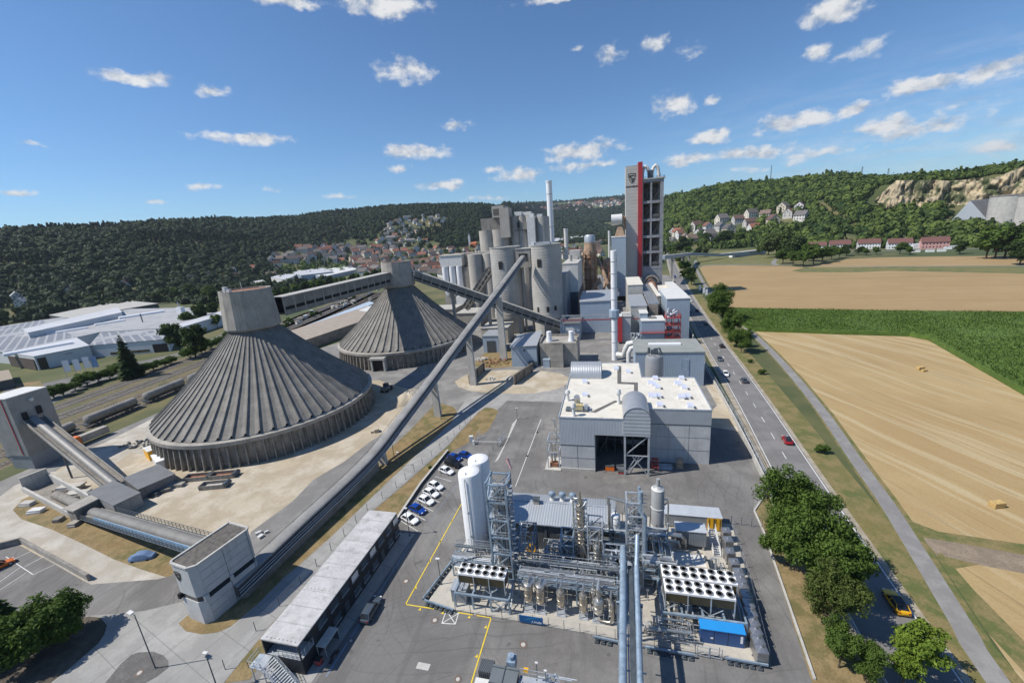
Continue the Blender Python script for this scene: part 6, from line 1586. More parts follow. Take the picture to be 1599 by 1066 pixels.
# ---------------------------------------------------------------- the gas process plant in the foreground
def vtank(x, y, label, hgt=17.2, r=2.05):
 t = empty('storage_tank', (x, y, 0), label, 'tank', 'tall white tanks of the process plant')
 MB().lathe([(r, .9), (r, hgt - .75), (r * .93, hgt - .35), (r * .72, hgt - .1), (r * .35, hgt), (.01, hgt + .03)], (x, y, 0), 40).build('shell', WHITE_TANK, t)
 m = MB(); m.lathe([(r * .7, 0), (r * .7, 1)], (x, y, 0), 16)
 for a in (0.6, 2.2, 3.7, 5.3): m.box(x + math.cos(a) * r * .8 - .2, y + math.sin(a) * r * .8 - .2, 0, x + math.cos(a) * r * .8 + .2, y + math.sin(a) * r * .8 + .2, 1.2)
 m.build('skirt', GALV, t)
 m = MB(); m.tube([(x - .2, y - r - .15, 1), (x - .2, y - r - .15, hgt - 1), (x - .1, y - r * .6, hgt + .25)], .07, 8); m.tube([(x + .2, y - r - .12, 1), (x + .2, y - r - .12, hgt * .45)], .05, 6); m.box(x - .3, y - r - .3, 4.5, x - .1, y - r, 4.8); m.box(x - .3, y - r - .3, 9.5, x - .1, y - r, 9.8)
 m.build('riser_pipe', GALV, t)
 return t
vtank(-25.6, 61.3, 'nearer of the two tall white storage tanks, with a thin riser pipe'); vtank(-25.2, 65.6, 'farther tall white storage tank half hidden behind the other one')
def lattice(name, x0, y0, x1, y1, h, step, label, mat, th=.24, br=.13, parts=None, cat='steel frame', deck=True, zig=True):
 t = empty(name, ((x0 + x1) / 2, (y0 + y1) / 2, 0), label, cat)
 m = MB()
 for x in (x0, x1):
  for y in (y0, y1): m.beam((x, y, 0), (x, y, h), th)
 zs = list(np.arange(step, h + .01, step))
 if h - zs[-1] > .5: zs.append(h)
 for z in zs:
  for y in (y0, y1): m.beam((x0, y, z - th / 2), (x1, y, z - th / 2), th * .8)
  for x in (x0, x1): m.beam((x, y0, z - th / 2), (x, y1, z - th / 2), th * .8)
 m.build('frame', mat, t)
 m = MB(); zz = [0.0] + zs
 for i in range(len(zz) - 1):
  a, b = zz[i], zz[i + 1]
  fl = i % 2
  for y in (y0, y1): m.beam((x0 if fl else x1, y, a), (x1 if fl else x0, y, b), br)
  if zig:
   for x in (x0, x1): m.beam((x, y0 if fl else y1, a), (x, y1 if fl else y0, b), br)
 m.build('brace', mat, t)
 return t
def pipework(parent, name, mat, box, n, seed, r=(.05, .16), zmin=.3):
 rr = random.Random(seed); x0, y0, z0, x1, y1, z1 = box
 m = MB()
 for k in range(n):
  p = [rr.uniform(x0, x1), rr.uniform(y0, y1), rr.uniform(z0, z1)]; pts = [tuple(p)]; last = -1
  for s in range(rr.randint(2, 4)):
   ax = rr.choice([a for a in (0, 1, 2) if a != last]); last = ax
   lo, hi = ((x0, x1), (y0, y1), (z0, z1))[ax]; p[ax] = rr.uniform(lo, hi); pts.append(tuple(p))
  pts = [pts[0]] + [b for a, b in zip(pts[:-1], pts[1:]) if sum((i - j) ** 2 for i, j in zip(a, b)) > .16]
  if len(pts) > 1: m.tube(pts, rr.uniform(*r), 7)
 return m.build(name, mat, parent, kind='stuff')
t = lattice('lattice_tower', -20.0, 53.8, -16.7, 57.1, 20.0, 3.3, 'tall galvanised lattice tower packed with pipes beside the white tanks', PIPE, .3, .15, cat='tower')
pipework(t, 'pipe', CLAD, (-19.6, 54.2, .5, -17.1, 56.7, 19), 80, 3, (.05, .15)); pipework(t, 'small_pipe', GALV, (-19.7, 54.1, .5, -17.0, 56.8, 19.4), 70, 4, (.03, .06))
m = MB()
for x, z0, z1, r in ((-18.9, 1, 8.5, .5), (-17.8, 1, 12, .42), (-18.5, 9.5, 16.5, .5)): m.lathe([(.1, z0), (r, z0 + .4), (r, z1 - .4), (.1, z1)], (x, 55.5, 0), 14)
m.build('vessel', CLAD, t)
m = MB()
for z in (3.3, 6.6, 9.9, 13.2, 16.5): m.box(-19.9, 53.9, z - .08, -18.5, 57.0, z); m.railing([(-20, 53.7, z), (-16.7, 53.7, z)], 1.0, 1.1, .05); 
m.beam((-16.5, 54.4, 0), (-16.5, 54.4, 20.3), .06); m.beam((-16.5, 54.9, 0), (-16.5, 54.9, 20.3), .06)
for k in range(55): m.beam((-16.5, 54.4, .4 + k * .36), (-16.5, 54.9, .4 + k * .36), .04)
for k in range(20): m.lathe([(.42, 2 + k * .9), (.44, 2 + k * .9), (.44, 2.06 + k * .9)], (-16.15, 54.65, 0), 9)
m.build('platform', GALV, t)
MB().box(-16.72, 55.2, .4, -16.6, 57.0, 19.0).build('cable_tray', STEEL_D, t)
t = lattice('stair_frame', -16.2, 55.0, -13.4, 59.6, 8.6, 2.15, 'dark steel stair frame to the right of the tall lattice tower', M('shaded_steel', (.16, .21, .26), .5, .5, var=.2), .22, .12)  # same blue grey steel, its shade put into a darker colour
m = MB()
for k in range(4):
 z = k * 2.15; a, b = ((55.2, 59.2) if k % 2 else (59.2, 55.2))
 for x in (-15.9, -14.9): m.beam((x, a, z), (x, b, z + 2.15), .2)
 for s in range(9): f = s / 9; m.box(-15.9, a + (b - a) * f - .12, z + 2.15 * f, -14.9, a + (b - a) * f + .12, z + 2.15 * f + .04)
 m.railing([(-14.8, a, z + .0), (-14.8, b, z + 2.15)], 1.0, 1.2, .05)
m.build('stair_flight', GALV, t)
def fan_cooler(x0, y0, x1, y1, z, nx, ny, label, zleg=2.9):
 t = empty('fan_cooler', ((x0 + x1) / 2, (y0 + y1) / 2, 0), label, 'air cooler', 'air coolers of the process plant')
 MB().box(x0, y0, z - .32, x1, y1, z).build('fan_deck', WHITE, t)
 m = MB(); ym = (y0 + y1) / 2
 for s in (0, 1):
  a = y0 if s == 0 else y1; bb = y0 + .25 if s == 0 else y1 - .25
  m.add([(x0 + .05, a, z - .33), (x1 - .05, a, z - .33), (x1 - .05, bb, z - 2.0), (x0 + .05, bb, z - 2.0), (x0 + .05, ym, z - .33), (x1 - .05, ym, z - .33), (x1 - .05, ym, z - 2.0), (x0 + .05, ym, z - 2.0)], [(0, 1, 2, 3), (4, 7, 6, 5), (0, 4, 5, 1), (3, 2, 6, 7), (0, 3, 7, 4), (1, 5, 6, 2)])
 m.build('coil', BROWNWOOD, t)
 dx = (x1 - x0) / nx; dy = (y1 - y0) / ny; r = min(dx, dy) * .40
 for i in range(nx):
  for j in range(ny):
   cx, cy = x0 + dx * (i + .5), y0 + dy * (j + .5)
   f = MB().lathe([(r * 1.0, z + .003), (r * 1.06, z + .2), (r * 1.12, z + .2), (r * 1.12, z + .003)], (cx, cy, 0), 20).build('fan_ring', OFFWHITE, t)
   m = MB(); m.lathe([(r, z + .012), (.01, z + .013)], (cx, cy, 0), 20)
   m.build('fan_well', BLACK, f)
   m = MB(); m.lathe([(.14, z + .05), (.14, z + .16), (.01, z + .17)], (cx, cy, 0), 8)
   for k in range(7):
    a = 2 * math.pi * k / 7 + i; ca, sa = math.cos(a), math.sin(a)
    m.add([(cx + ca * .12 - sa * .05, cy + sa * .12 + ca * .05, z + .13), (cx + ca * .12 + sa * .05, cy + sa * .12 - ca * .05, z + .09), (cx + ca * r * .93 + sa * r * .16, cy + sa * r * .93 - ca * r * .16, z + .08), (cx + ca * r * .93 - sa * r * .12, cy + sa * r * .93 + ca * r * .12, z + .15)], [(0, 1, 2, 3)])
   m.lathe([(r * .55, z + .19), (r * .58, z + .2), (r * .58, z + .205)], (cx, cy, 0), 14); m.lathe([(r * .97, z + .19), (r * 1.0, z + .2), (r * 1.0, z + .205)], (cx, cy, 0), 14)
   m.build('fan_blades', M('fan_grey', (.075, .078, .08), .5, .2), f)
 m = MB(); k = max(2, int((x1 - x0) / 2.6))
 for x in (x0 + .08, x1 - .08): m.beam((x, y0, zleg + .1), (x, y1, zleg + .1), .12)
 for i in range(k + 1):
  x = x0 + .08 + (x1 - x0 - .16) * i / k
  for y in (y0 + .02, y1 - .02): m.beam((x, y, zleg), (x, y, z - .3), .14)
 for y in (y0, y1):
  for i in range(k): 
   xa = x0 + (x1 - x0) * i / k; xb = x0 + (x1 - x0) * (i + 1) / k
   if i % 2 == 0: m.beam((xa, y - .05, zleg), ((xa + xb) / 2, y - .05, z - 2.1), .09)
   else: m.beam((xb, y - .05, zleg), ((xa + xb) / 2, y - .05, z - 2.1), .09)
 m.build('leg_frame', GALV, t)
 return t
fan_cooler(-24.6, 49.3, -16.8, 51.6, 6.1, 6, 2, 'air cooler with twelve fans at the left of the process plant')
fan_cooler(7.0, 50.8, 16.4, 53.15, 6.2, 7, 2, 'front air cooler with fourteen fans above the blue container')
fan_cooler(6.9, 53.35, 17.3, 55.7, 6.35, 8, 2, 'rear air cooler with sixteen fans behind the fourteen fan one')
def platform(name, x0, y0, x1, y1, z, label, nx=3):
 t = empty(name, ((x0 + x1) / 2, (y0 + y1) / 2, 0), label, 'steel frame'); m = MB()
 for y in (y0, y1):
  m.beam((x0, y, z), (x1, y, z), .28, .32)
  for i in range(nx + 1):
   x = x0 + (x1 - x0) * i / nx; m.beam((x, y, 0), (x, y, z), .24)
 for i in range(nx + 1): x = x0 + (x1 - x0) * i / nx; m.beam((x, y0, z), (x, y1, z), .24)
 m.build('main_frame', PIPE, t); m = MB()
 for y in (y0,): 
  for i in range(nx):
   xa = x0 + (x1 - x0) * i / nx; xb = x0 + (x1 - x0) * (i + 1) / nx
   if i in (nx - 1,): m.beam((xa, y, .1), (xb, y, z - .2), .14); m.beam((xb, y, .1), (xa, y, z - .2), .14)
 m.beam((x1, y0, .1), (x1, y1, z - .2), .14); m.beam((x0, y1, .1), (x0, y0, z - .2), .14)
 m.build('brace', GALV, t); return t
platform('cooler_platform', -25.2, 48.6, -16.2, 52.4, 2.8, 'blue grey steel frame carrying the twelve fan cooler')
t = platform('cooler_platform', 6.6, 50.2, 17.8, 56.2, 2.9, 'blue grey steel frame carrying the two larger coolers', 4)
pipework(t, 'pipe', GALV, (6.9, 50.4, .4, 17, 56, 2.7), 34, 6, (.06, .14)); 
m = MB()
for x in (8.5, 10.2, 13.5): m.box(x, 52, .1, x + 1.1, 53.2, 1.4)
m.build('pump', CLAD, t)
t = empty('pump_cabin', (-24.8, 50.2, 0), 'small ribbed grey cabin beneath the twelve fan cooler', 'cabin'); MB().box(-26.2, 49.3, .1, -23.6, 51.4, 2.5).build('wall', CONT_GREY, t); MB().box(-26.3, 49.2, 2.5, -23.5, 51.5, 2.65).build('roof', ROOF_STEEL, t)
def shed():
 t = empty('process_shed', (-10.3, 66.7, 0), 'long dark grey process shed with a ribbed pale roof and three round vents', 'building')
 x0, x1, y0, y1, ze, zr = -20.4, -.1, 62.8, 70.8, 5.9, 6.9
 ym = 67.6
 b = MB().box(x0, y0, 0, x1, y1, ze).build('wall', CLAD_DK, t)
 m = MB(); m.add([(x0 - .3, y0 - .4, ze), (x1 + .3, y0 - .4, ze), (x1 + .3, ym, zr), (x0 - .3, ym, zr), (x0 - .3, y1 + .3, ze + .1), (x1 + .3, y1 + .3, ze + .1), (x0 - .3, y0 - .4, ze - .25), (x1 + .3, y0 - .4, ze - .25), (x0 - .3, y1 + .3, ze - .2), (x1 + .3, y1 + .3, ze - .2)],
              [(0, 1, 2, 3), (3, 2, 5, 4), (6, 7, 1, 0), (4, 5, 9, 8), (0, 3, 4, 8, 6), (7, 9, 5, 2, 1)])
 m.build('roof', ROOF_STEEL, t)
 m = MB(); m.beam((x0, ym, zr + .05), (x1, ym, zr + .05), .4, .1); m.beam((x0 - .3, y0 - .45, ze + .0), (x1 + .3, y0 - .45, ze), .16, .2); m.build('ridge_cap', GALV, t)
 MB().box(-9.9, 62.7, 0, -6.6, 62.82, 3.4).build('roller_door', M('pale_door', (.34, .35, .36), .6, .2, rib=(.25, (0, 0, 1))), b)
 m = MB(); m.box(-10.3, 62.66, 3.4, -6.2, 62.83, 3.9); m.box(-12.6, 62.6, 0, -12.2, 62.8, 5.6); m.build('door_frame', STEEL_D, b)
 MB().box(-8.9, 62.55, 4.6, -8.3, 62.8, 5.0).build('lamp', OFFWHITE, b)
 for x in (-11.9, -9.9, -7.9):
  v = empty('turbine_vent', (x, 68.9, 6.5), 'blue grey turbine vent, ' + {-11.9: 'left', -9.9: 'middle', -7.9: 'right'}[x] + ' of three on the shed roof', 'roof vent')
  MB().lathe([(.55, 0), (.5, .4), (.42, .5), (.42, .9)], (x, 68.9, 6.45), 16).build('base', OFFWHITE, v)
  m = MB(); m.lathe([(.42, .9), (.62, 1.15), (.66, 1.5), (.55, 1.85), (.2, 2.0), (.01, 2.02)], (x, 68.9, 6.45), 18); m.tube([(x + .5, 68.9, 6.9), (x + .75, 68.9, 7.6), (x + .6, 68.9, 8.3)], .06, 6); m.build('turbine', PIPE, v)
 x, y = G(838, 786, 6.6); v = empty('roof_light_box', (x, y, 6.7), 'square brown hatch box on the shed roof', 'roof hatch'); MB().box(x - .55, y - .5, 6.4, x + .55, y + .5, 7.7).build('box', CONC, v); MB().box(x - .65, y - .6, 7.7, x + .65, y + .6, 7.85).build('lid', STEEL_D, v)
 d = empty('yellow_reel', (-15.2, 61.2, 0), 'yellow hose reel disc in front of the dark shed wall', 'hose reel'); MB().cyl((-15.2, 61.1, 1.5), (-15.15, 61.35, 1.5), 1.15, n=24).build('disc', YELLOW, d); m = MB(); m.box(-15.8, 61, 0, -14.6, 61.5, .4); m.cyl((-15.2, 60.95, 1.5), (-15.1, 61.6, 1.5), .2); m.build('stand', STEEL_D, d)
shed()
def vessel(x, y, r, z0, z1, label, mat, legs=True, head=None, group='stainless vessels along the front of the process plant'):
 t = empty('process_vessel', (x, y, 0), label, 'vessel', group)
 b = MB().lathe([(.05, z0), (r * .75, z0 + .12), (r, z0 + .4), (r, z1 - .4), (r * .75, z1 - .12), (.05, z1)], (x, y, 0), 20).build('shell', mat, t)
 m = MB()
 for z in (z0 + .5, (z0 + z1) / 2, z1 - .5): m.lathe([(r + .01, z - .05), (r + .05, z - .05), (r + .05, z + .05), (r + .01, z + .05)], (x, y, 0), 20)
 m.tube([(x, y, z1 - .05), (x, y, z1 + .5), (x + .1, y + 1.2, z1 + .6)], .13, 8); m.tube([(x, y, z0 + .1), (x, y, z0 - .35), (x + .8, y + .1, z0 - .4), (x + .8, y + 1.2, z0 - .4)], .1, 8); m.tube([(x + r, y, z0 + .8), (x + r + .35, y, z0 + .8), (x + r + .35, y + .2, z1 + .2)], .07, 6)
 m.build('nozzle', CLAD, b)
 if legs:
  m = MB()
  for dx in (-r * .9, r * .9):
   for dy in (-r * .9, r * .9): m.beam((x + dx, y + dy, .09), (x + dx, y + dy, z0 + .7), .1)
  m.box(x - r * 1.2, y - r * 1.2, .09, x + r * 1.2, y + r * 1.2, .2); m.build('leg', GALV, t)
 return t
for x, r, z0, z1, mt, lab in ((-13.3, .55, 1.4, 4.6, WARMCLAD, 'first small vessel from the left, with a wide flat head'), (-11.4, .55, 1.4, 4.5, WARMCLAD, 'second small vessel from the left, with a wide flat head'), (-8.2, .5, 1.3, 4.3, WARMCLAD, 'third vessel from the left, round topped on a broad foot frame'),
                         (-4.8, .48, .9, 4.3, WARMCLAD, 'slim vessel with a tall outlet pipe right of the gap'), (-2.5, .62, 1.1, 3.7, CLAD, 'shiny bulbous vessel with a thick outlet pipe'), (-3.3, .32, 1.2, 4.6, CLAD, 'thin shiny vessel between the two near the pipe bridge'), (-.7, .3, .6, 3.6, CLAD, 'thin shiny vessel nearest the pipe bridge')):
 vessel(x, 50.2 + (.9 if abs(x + 3.3) < .1 else 0), r * 1.3, z0, z1 + .2, lab, mt)
for x in (-13.3, -11.4):
 t = empty('vessel_head', (x, 50.6, 4.6), 'flat round head unit on top of the ' + ('first' if x < -12 else 'second') + ' small vessel', 'equipment'); MB().lathe([(.7, 4.5), (.72, 4.95), (.4, 5.1), (.01, 5.12)], (x, 50.3, 0), 18).build('head', CLAD, t); MB().box(x - .1, 50.4, 4.55, x + 1.0, 51.4, 5.0).build('duct', CLAD, t)
t = empty('bulb_pipe', (-1.9, 49.6, 0), 'looped shiny pipe at the foot of the bulbous vessel', 'pipe'); MB().tube([(-2.5, 50.2, 1.2), (-2.4, 49.4, .6), (-.9, 49.3, .6), (-.4, 49.5, 1.2), (-.5, 49.7, 3.4), (-1.2, 50.4, 3.9)], .2, 10).build('pipe', WARMCLAD, t); MB().tube([(-2.5, 50.2, 3.6), (-2.5, 50.2, 5.4), (-2.4, 51.6, 5.7)], .3, 10).build('outlet', CLAD, t)
def pipe_rack(name, x0, x1, y0, y1, zs, label, seed, n=7, walk=True):
 t = empty(name, ((x0 + x1) / 2, (y0 + y1) / 2, 0), label, 'pipe rack'); m = MB(); rr = random.Random(seed); k = max(2, int(round((x1 - x0) / 3.4)))
 for i in range(k + 1):
  x = x0 + (x1 - x0) * i / k
  for y in (y0, y1): m.beam((x, y, 0), (x, y, zs[-1] + .2), .22)
  for z in zs: m.beam((x, y0, z), (x, y1, z), .2)
 for z in zs:
  for y in (y0, y1): m.beam((x0, y, z), (x1, y, z), .18)
 m.build('rack_frame', PIPE, t)
 for zi, z in enumerate(zs):
  for j in range(n):
   y = y0 + .2 + (y1 - y0 - .4) * j / max(1, n - 1); r = rr.choice((.07, .09, .12, .16))
   a = x0 - rr.uniform(-.5, .6); b = x1 + rr.uniform(-.6, .5); dz = rr.choice((-1, 1)) * rr.uniform(.6, 1.6)
   pts = [(a, y, z + .12 + r)]
   if rr.random() < .5: xm = rr.uniform(x0 + 2, x1 - 2); pts += [(xm, y, z + .12 + r), (xm, y, z + .12 + r + .35), (xm + .8, y, z + .47 + r), (xm + .8, y, z + .12 + r)]
   pts += [(b, y, z + .12 + r), (b, y, max(.3, z + dz))]
   MB().tube(pts, r, 8).build('pipe', CLAD if rr.random() < .6 else GALV, t)
 if walk:
  z = zs[-1] + 1.0; MB().box(x0, y1 + .05, z, x1, y1 + .75, z + .06).build('grating', STEEL_D, t); m = MB(); m.railing([(x0, y1 - .1, z), (x1, y1 - .1, z)], 1.1, 1.2, .05); m.railing([(x0, y1 + .9, z), (x1, y1 + .9, z)], 1.1, 1.2, .05)
  for i in range(k + 1): x = x0 + (x1 - x0) * i / k; m.beam((x, y1 + .9, 0), (x, y1 + .9, z), .14)
  m.build('walkway', GALV, t)
 return t
pipe_rack('pipe_rack', -15.3, .3, 51.9, 53.9, (3.2, 4.4), 'long low pipe rack with a railed walkway along the front of the process plant', 11)
pipe_rack('pipe_rack', -7.0, 8.5, 62.2, 64.0, (4.2, 6.0), 'higher pipe rack crossing behind the bubbly column to the grey scrubber', 12, 6, False)
pipe_rack('pipe_rack', -27.8, -20.6, 54.4, 56.2, (2.4, 3.6), 'short pipe rack between the white tanks and the twelve fan cooler', 13, 6, True)
pipe_rack('pipe_rack', 4.4, 9.2, 56.4, 58.2, (2.6, 4.2, 5.6), 'compact dark pipe rack left of the sixteen fan cooler', 14, 6, False)
def packed_column():
 x, y = -5.6, 59.6; t = empty('stainless_column', (x, y, 0), 'slender stainless column bristling with nozzles in the middle of the process plant', 'column')
 MB().lathe([(.75, 0), (.75, 4), (.68, 4.4), (.68, 13.0), (.5, 13.5), (.25, 14.2), (.2, 15.2), (.05, 15.6)], (x, y, 0), 22).build('shell', WARMCLAD, t)
 m = MB(); rr = random.Random(5)
 for k in range(46):
  a = rr.random() * 6.28; z = rr.uniform(1, 14); L_ = rr.uniform(.25, .6)
  m.cyl((x + .6 * math.cos(a), y + .6 * math.sin(a), z), (x + (.75 + L_) * math.cos(a), y + (.75 + L_) * math.sin(a), z), .1, n=7); m.cyl((x + (.7 + L_) * math.cos(a), y + (.7 + L_) * math.sin(a), z), (x + (.8 + L_) * math.cos(a), y + (.8 + L_) * math.sin(a), z), .17, n=8)
 for k in range(16): m.lathe([(.69, .8 + k * .82), (.78, .8 + k * .82), (.78, .9 + k * .82), (.69, .9 + k * .82)], (x, y, 0), 20)
 m.build('nozzle', CLAD, t)
 m = MB()
 m.tube([(x + 1.3, y - .2, .4), (x + 1.3, y - .2, 8.4), (x - .2, y - .9, 8.7), (x - .6, y - .8, 9.2)], .22, 9); m.tube([(x - 1.2, y, 1), (x - 1.2, y, 13.6), (x, y, 14.4)], .12, 8); m.tube([(x + .4, y - 1, .5), (x + .9, y - 1, 3.5), (x + .2, y - 1, 6)], .15, 8)
 m.build('riser_pipe', CLAD, t)
 m = MB()
 for k in range(30):
  a = k * .62; m.beam((x + 1.0 * math.cos(a), y + 1.0 * math.sin(a), 1 + k * .43), (x + 1.0 * math.cos(a + .62), y + 1.0 * math.sin(a + .62), 1.43 + k * .43), .06)
 m.beam((x - 1.05, y - .25, 0), (x - 1.05, y - .25, 14.5), .07); m.beam((x - 1.05, y + .25, 0), (x - 1.05, y + .25, 14.5), .07)
 for k in range(40): m.beam((x - 1.05, y - .25, .4 + k * .36), (x - 1.05, y + .25, .4 + k * .36), .04)
 m.build('ladder', GALV, t)
packed_column()
t = lattice('column_frame', -9.0, 58.2, -6.9, 60.4, 7.6, 1.9, 'blue grey steel frame with decks left of the bubbly column', PIPE, .2, .11)
m = MB()
for z in (2.2, 4.6): m.box(-9, 58.2, z, -6.9, 60.4, z + .07); m.railing([(-9, 58.2, z), (-6.9, 58.2, z)], 1, 1.1, .05)
m.box(-8.4, 58.8, .2, -7.3, 60, 1.9); m.build('deck', STEEL_D, t)
t = lattice('column_frame', -4.4, 57.8, -2.0, 60.6, 10.4, 2.6, 'open steel frame with a top bracket right of the bubbly column', GALV, .2, .12)
pipework(t, 'pipe', CLAD, (-4.4, 57.8, .4, -2.0, 60.6, 10), 26, 21, (.05, .13))
vessel(-2.9, 57.2, .5, 4.6, 7.4, 'short capped vessel standing in the open steel frame', CLAD, False, group='inner vessels of the process plant')
vessel(.2, 63.2, .8, 5.5, 9.0, 'squat white domed vessel beside the shed gable', WHITE, True, group='inner vessels of the process plant')
t = lattice('frame_tower', 1.9, 58.2, 4.4, 61.0, 15.2, 2.55, 'tall pale steel frame tower carrying the blue pipe risers', GALV, .26, .13, cat='tower')
pipework(t, 'pipe', CLAD, (2.0, 58.4, .5, 4.3, 60.8, 14.5), 40, 31, (.06, .17)); pipework(t, 'small_pipe', GALV, (2.0, 58.4, .5, 4.3, 60.8, 14.5), 40, 32, (.03, .07))
m = MB(); m.tube([(4.75, 58.3, 3.5), (4.75, 58.3, 12.6), (4.1, 58.4, 13.6), (4.1, 58.4, 17.2)], .34, 12); m.build('blue_riser', PIPE, t)
m = MB(); m.tube([(3.9, 59.0, 10), (3.9, 59.0, 17.6)], .22, 10); m.build('tall_riser', PIPE, t)
m = MB()
for k in range(5): m.beam((4.2, 58.8, 14.2 + k * .7), (5.1, 58.8, 14.2 + k * .7), .07)
for z in (2.55, 5.1, 7.65, 10.2): m.box(1.9, 58.2, z, 4.4, 61, z + .06); m.railing([(1.8, 58.1, z), (4.5, 58.1, z)], 1.0, 1.0, .05)
m.build('platform', GALV, t)
m = MB(); m.tube([(-1.0, 62.5, 11.4), (-1.0, 62.5, 12.8), (1.8, 61.5, 12.8), (1.8, 61.5, 11)], .28, 10); m.tube([(-.9, 62.6, 11.4), (-.9, 62.6, 6)], .3, 10); m.build('bend_pipe', CLAD, t)
t = empty('ring_platform', (1.2, 56.2, 5), 'round railed platform with caged ladder where the pipe bridge arrives', 'platform')
m = MB(); m.lathe([(.8, 5.0), (1.9, 5.0), (1.9, 5.08), (.8, 5.08)], (.9, 56, 0), 24)
P = [(.9 + 1.9 * math.cos(a), 56 + 1.9 * math.sin(a), 5.08) for a in np.linspace(0, 2 * math.pi, 17)]
m.railing(P, 1.2, .4, .045)
for k in range(26): m.lathe([(1.0, 5.2 + k * .01), (1.02, 5.2 + k * .01)], (.9, 56, 0), 8) if k == 0 else None
for k in range(14): m.lathe([(.52, .8 + k * .34), (.54, .8 + k * .34), (.54, .84 + k * .34)], (-.6, 54.9, 0), 10)
for a in np.linspace(0, 6.28, 9)[:-1]: m.beam((-.6 + .53 * math.cos(a), 54.9 + .53 * math.sin(a), .5), (-.6 + .53 * math.cos(a), 54.9 + .53 * math.sin(a), 6.2), .04)
m.build('railing', GALV, t); m = MB()
for a in (.5, 2.1, 3.7, 5.2): m.beam((.9 + 1.6 * math.cos(a), 56 + 1.6 * math.sin(a), 0), (.9 + 1.6 * math.cos(a), 56 + 1.6 * math.sin(a), 5), .2)
m.build('leg', PIPE, t)
t = lattice('back_frame', -1.8, 55.2, 1.6, 58.0, 7.4, 2.45, 'dark steel frame full of pipes behind the ring platform', M('shaded_steel', (.16, .21, .26)), .22, .12)
pipework(t, 'pipe', GALV, (-1.8, 55.2, .3, 1.6, 58, 7.2), 44, 41, (.05, .14))
t = empty('pipe_bridge', (1.7, 35, 6), 'steel pipe bridge with two big blue grey pipes running out at the bottom', 'pipe bridge')
MB().tube([(1.25, 56.4, 8.0), (1.2, 53.6, 8.0), (1.2, 53.0, 7.3), (.5, 30, 7.3), (.2, 10, 7.3)], .46, 16).build('pipe', PIPE, t)
MB().tube([(3.5, 57.0, 10.2), (3.3, 54.6, 8.4), (3.2, 53.5, 7.4), (2.4, 30, 7.4), (1.9, 10, 7.4)], .36, 16).build('pipe', PIPE, t)
m = MB()
for x0, x1 in ((1.75, .95), (2.7, 1.85)): m.beam((x0, 54, 6.6), (x1, 10, 6.6), .16, .3)
for k in range(15):
 f = k / 14; y = 54 - 44 * f; xa = .5 - .9 * f; xb = 3.9 - 1.2 * f; m.beam((xa, y, 6.5), (xb, y, 6.5), .14)
m.build('girder', GALV, t)
m = MB(); m.beam((2.25, 54, 6.9), (1.4, 10, 6.9), .7, .14); m.build('cable_tray', STEEL_D, t)
for y in (47.6, 27):
 m = MB(); m.beam((.3, y, 0), (.3, y, 6.5), .3); m.beam((3.5, y, 0), (3.5, y, 6.5), .3); m.beam((.3, y, .3), (3.5, y, 6.2), .14); m.beam((.1, y, 6.4), (3.7, y, 6.4), .3); m.build('portal', PIPE, t)
m = MB()
for k in range(8):
 y = 52 - k * 5; m.lathe([(0.0, 0), (.0, .01)], (0, 0, 0), 3) if False else None
 m.cyl((1.2 - .03 * (53 - y), y, 7.3), (1.2 - .03 * (53 - y), y - .12, 7.3), .5, n=16); m.cyl((3.2 - .035 * (53 - y), y, 7.4), (3.2 - .035 * (53 - y), y - .12, 7.4), .4, n=16)
m.build('pipe_flange', PIPE, t)
t = empty('grey_scrubber', (7.5, 66, 0), 'thick grey scrubber column with pale rings and a pipe outlet on top', 'column')
MB().lathe([(1.1, 2.6), (1.1, 12.6), (.9, 13.0), (.45, 13.25), (.32, 13.3), (.32, 14.7), (.25, 14.7)], (7.5, 66, 0), 32).build('shell', M('grey_vessel_paint', (.36, .37, .375), .5, .2, var=.08, scale=.4), t)
m = MB()
for z in (3.2, 5.2, 9.0): m.lathe([(1.11, z), (1.2, z), (1.2, z + .14), (1.11, z + .14)], (7.5, 66, 0), 28)
m.lathe([(1.0, 12.7), (1.12, 12.75), (.9, 13.02)], (7.5, 66, 0), 28); m.build('band', OFFWHITE, t)
m = MB()
for a in (.8, 2.4, 3.9, 5.5): m.beam((7.5 + .95 * math.cos(a), 66 + .95 * math.sin(a), 0), (7.5 + .95 * math.cos(a), 66 + .95 * math.sin(a), 2.8), .22)
m.build('leg', CLAD, t)
for P, r in (([(8.55, 65.6, 11), (9.0, 65.5, 11), (9.2, 65.4, 10.2), (9.2, 65.3, .6)], .14), ([(8.5, 65.6, 9.8), (9.2, 65.5, 10.4)], .14), ([(6.3, 66, 9.5), (6.2, 66, .5)], .12), ([(8.4, 65.6, 3.9), (11.4, 65.4, 3.9), (12.0, 65.4, 3.2), (12.0, 65.4, 1)], .42), ([(8.4, 65.2, 3.0), (11, 64.8, 3.0), (11.3, 64.8, 1)], .25)): MB().tube(P, r, 10).build('pipe', CLAD, t)
t = empty('process_pipework', (-2, 54, 0), 'dense tangle of small pipes, valves and cable ladders filling the middle of the process plant', 'pipework')
for i, (b, n) in enumerate((((-27, 52.6, .3, -20.5, 58.5, 3.4), 46), ((-15.5, 54.2, .3, -2, 57.4, 3.6), 60), ((4.6, 56.2, .3, 9.2, 65.5, 6.2), 50), ((9, 56.6, .3, 17, 60, 3.0), 34), ((3.8, 47.6, .3, 11, 50.2, 2.6), 30), ((-13, 58, .3, -6.5, 62, 4), 34))):
 pipework(t, 'pipe', (CLAD, GALV)[i % 2], b, n, 60 + i, (.05, .13)); pipework(t, 'small_pipe', GALV, b, n, 80 + i, (.025, .05))
m = MB(); r9 = random.Random(77)
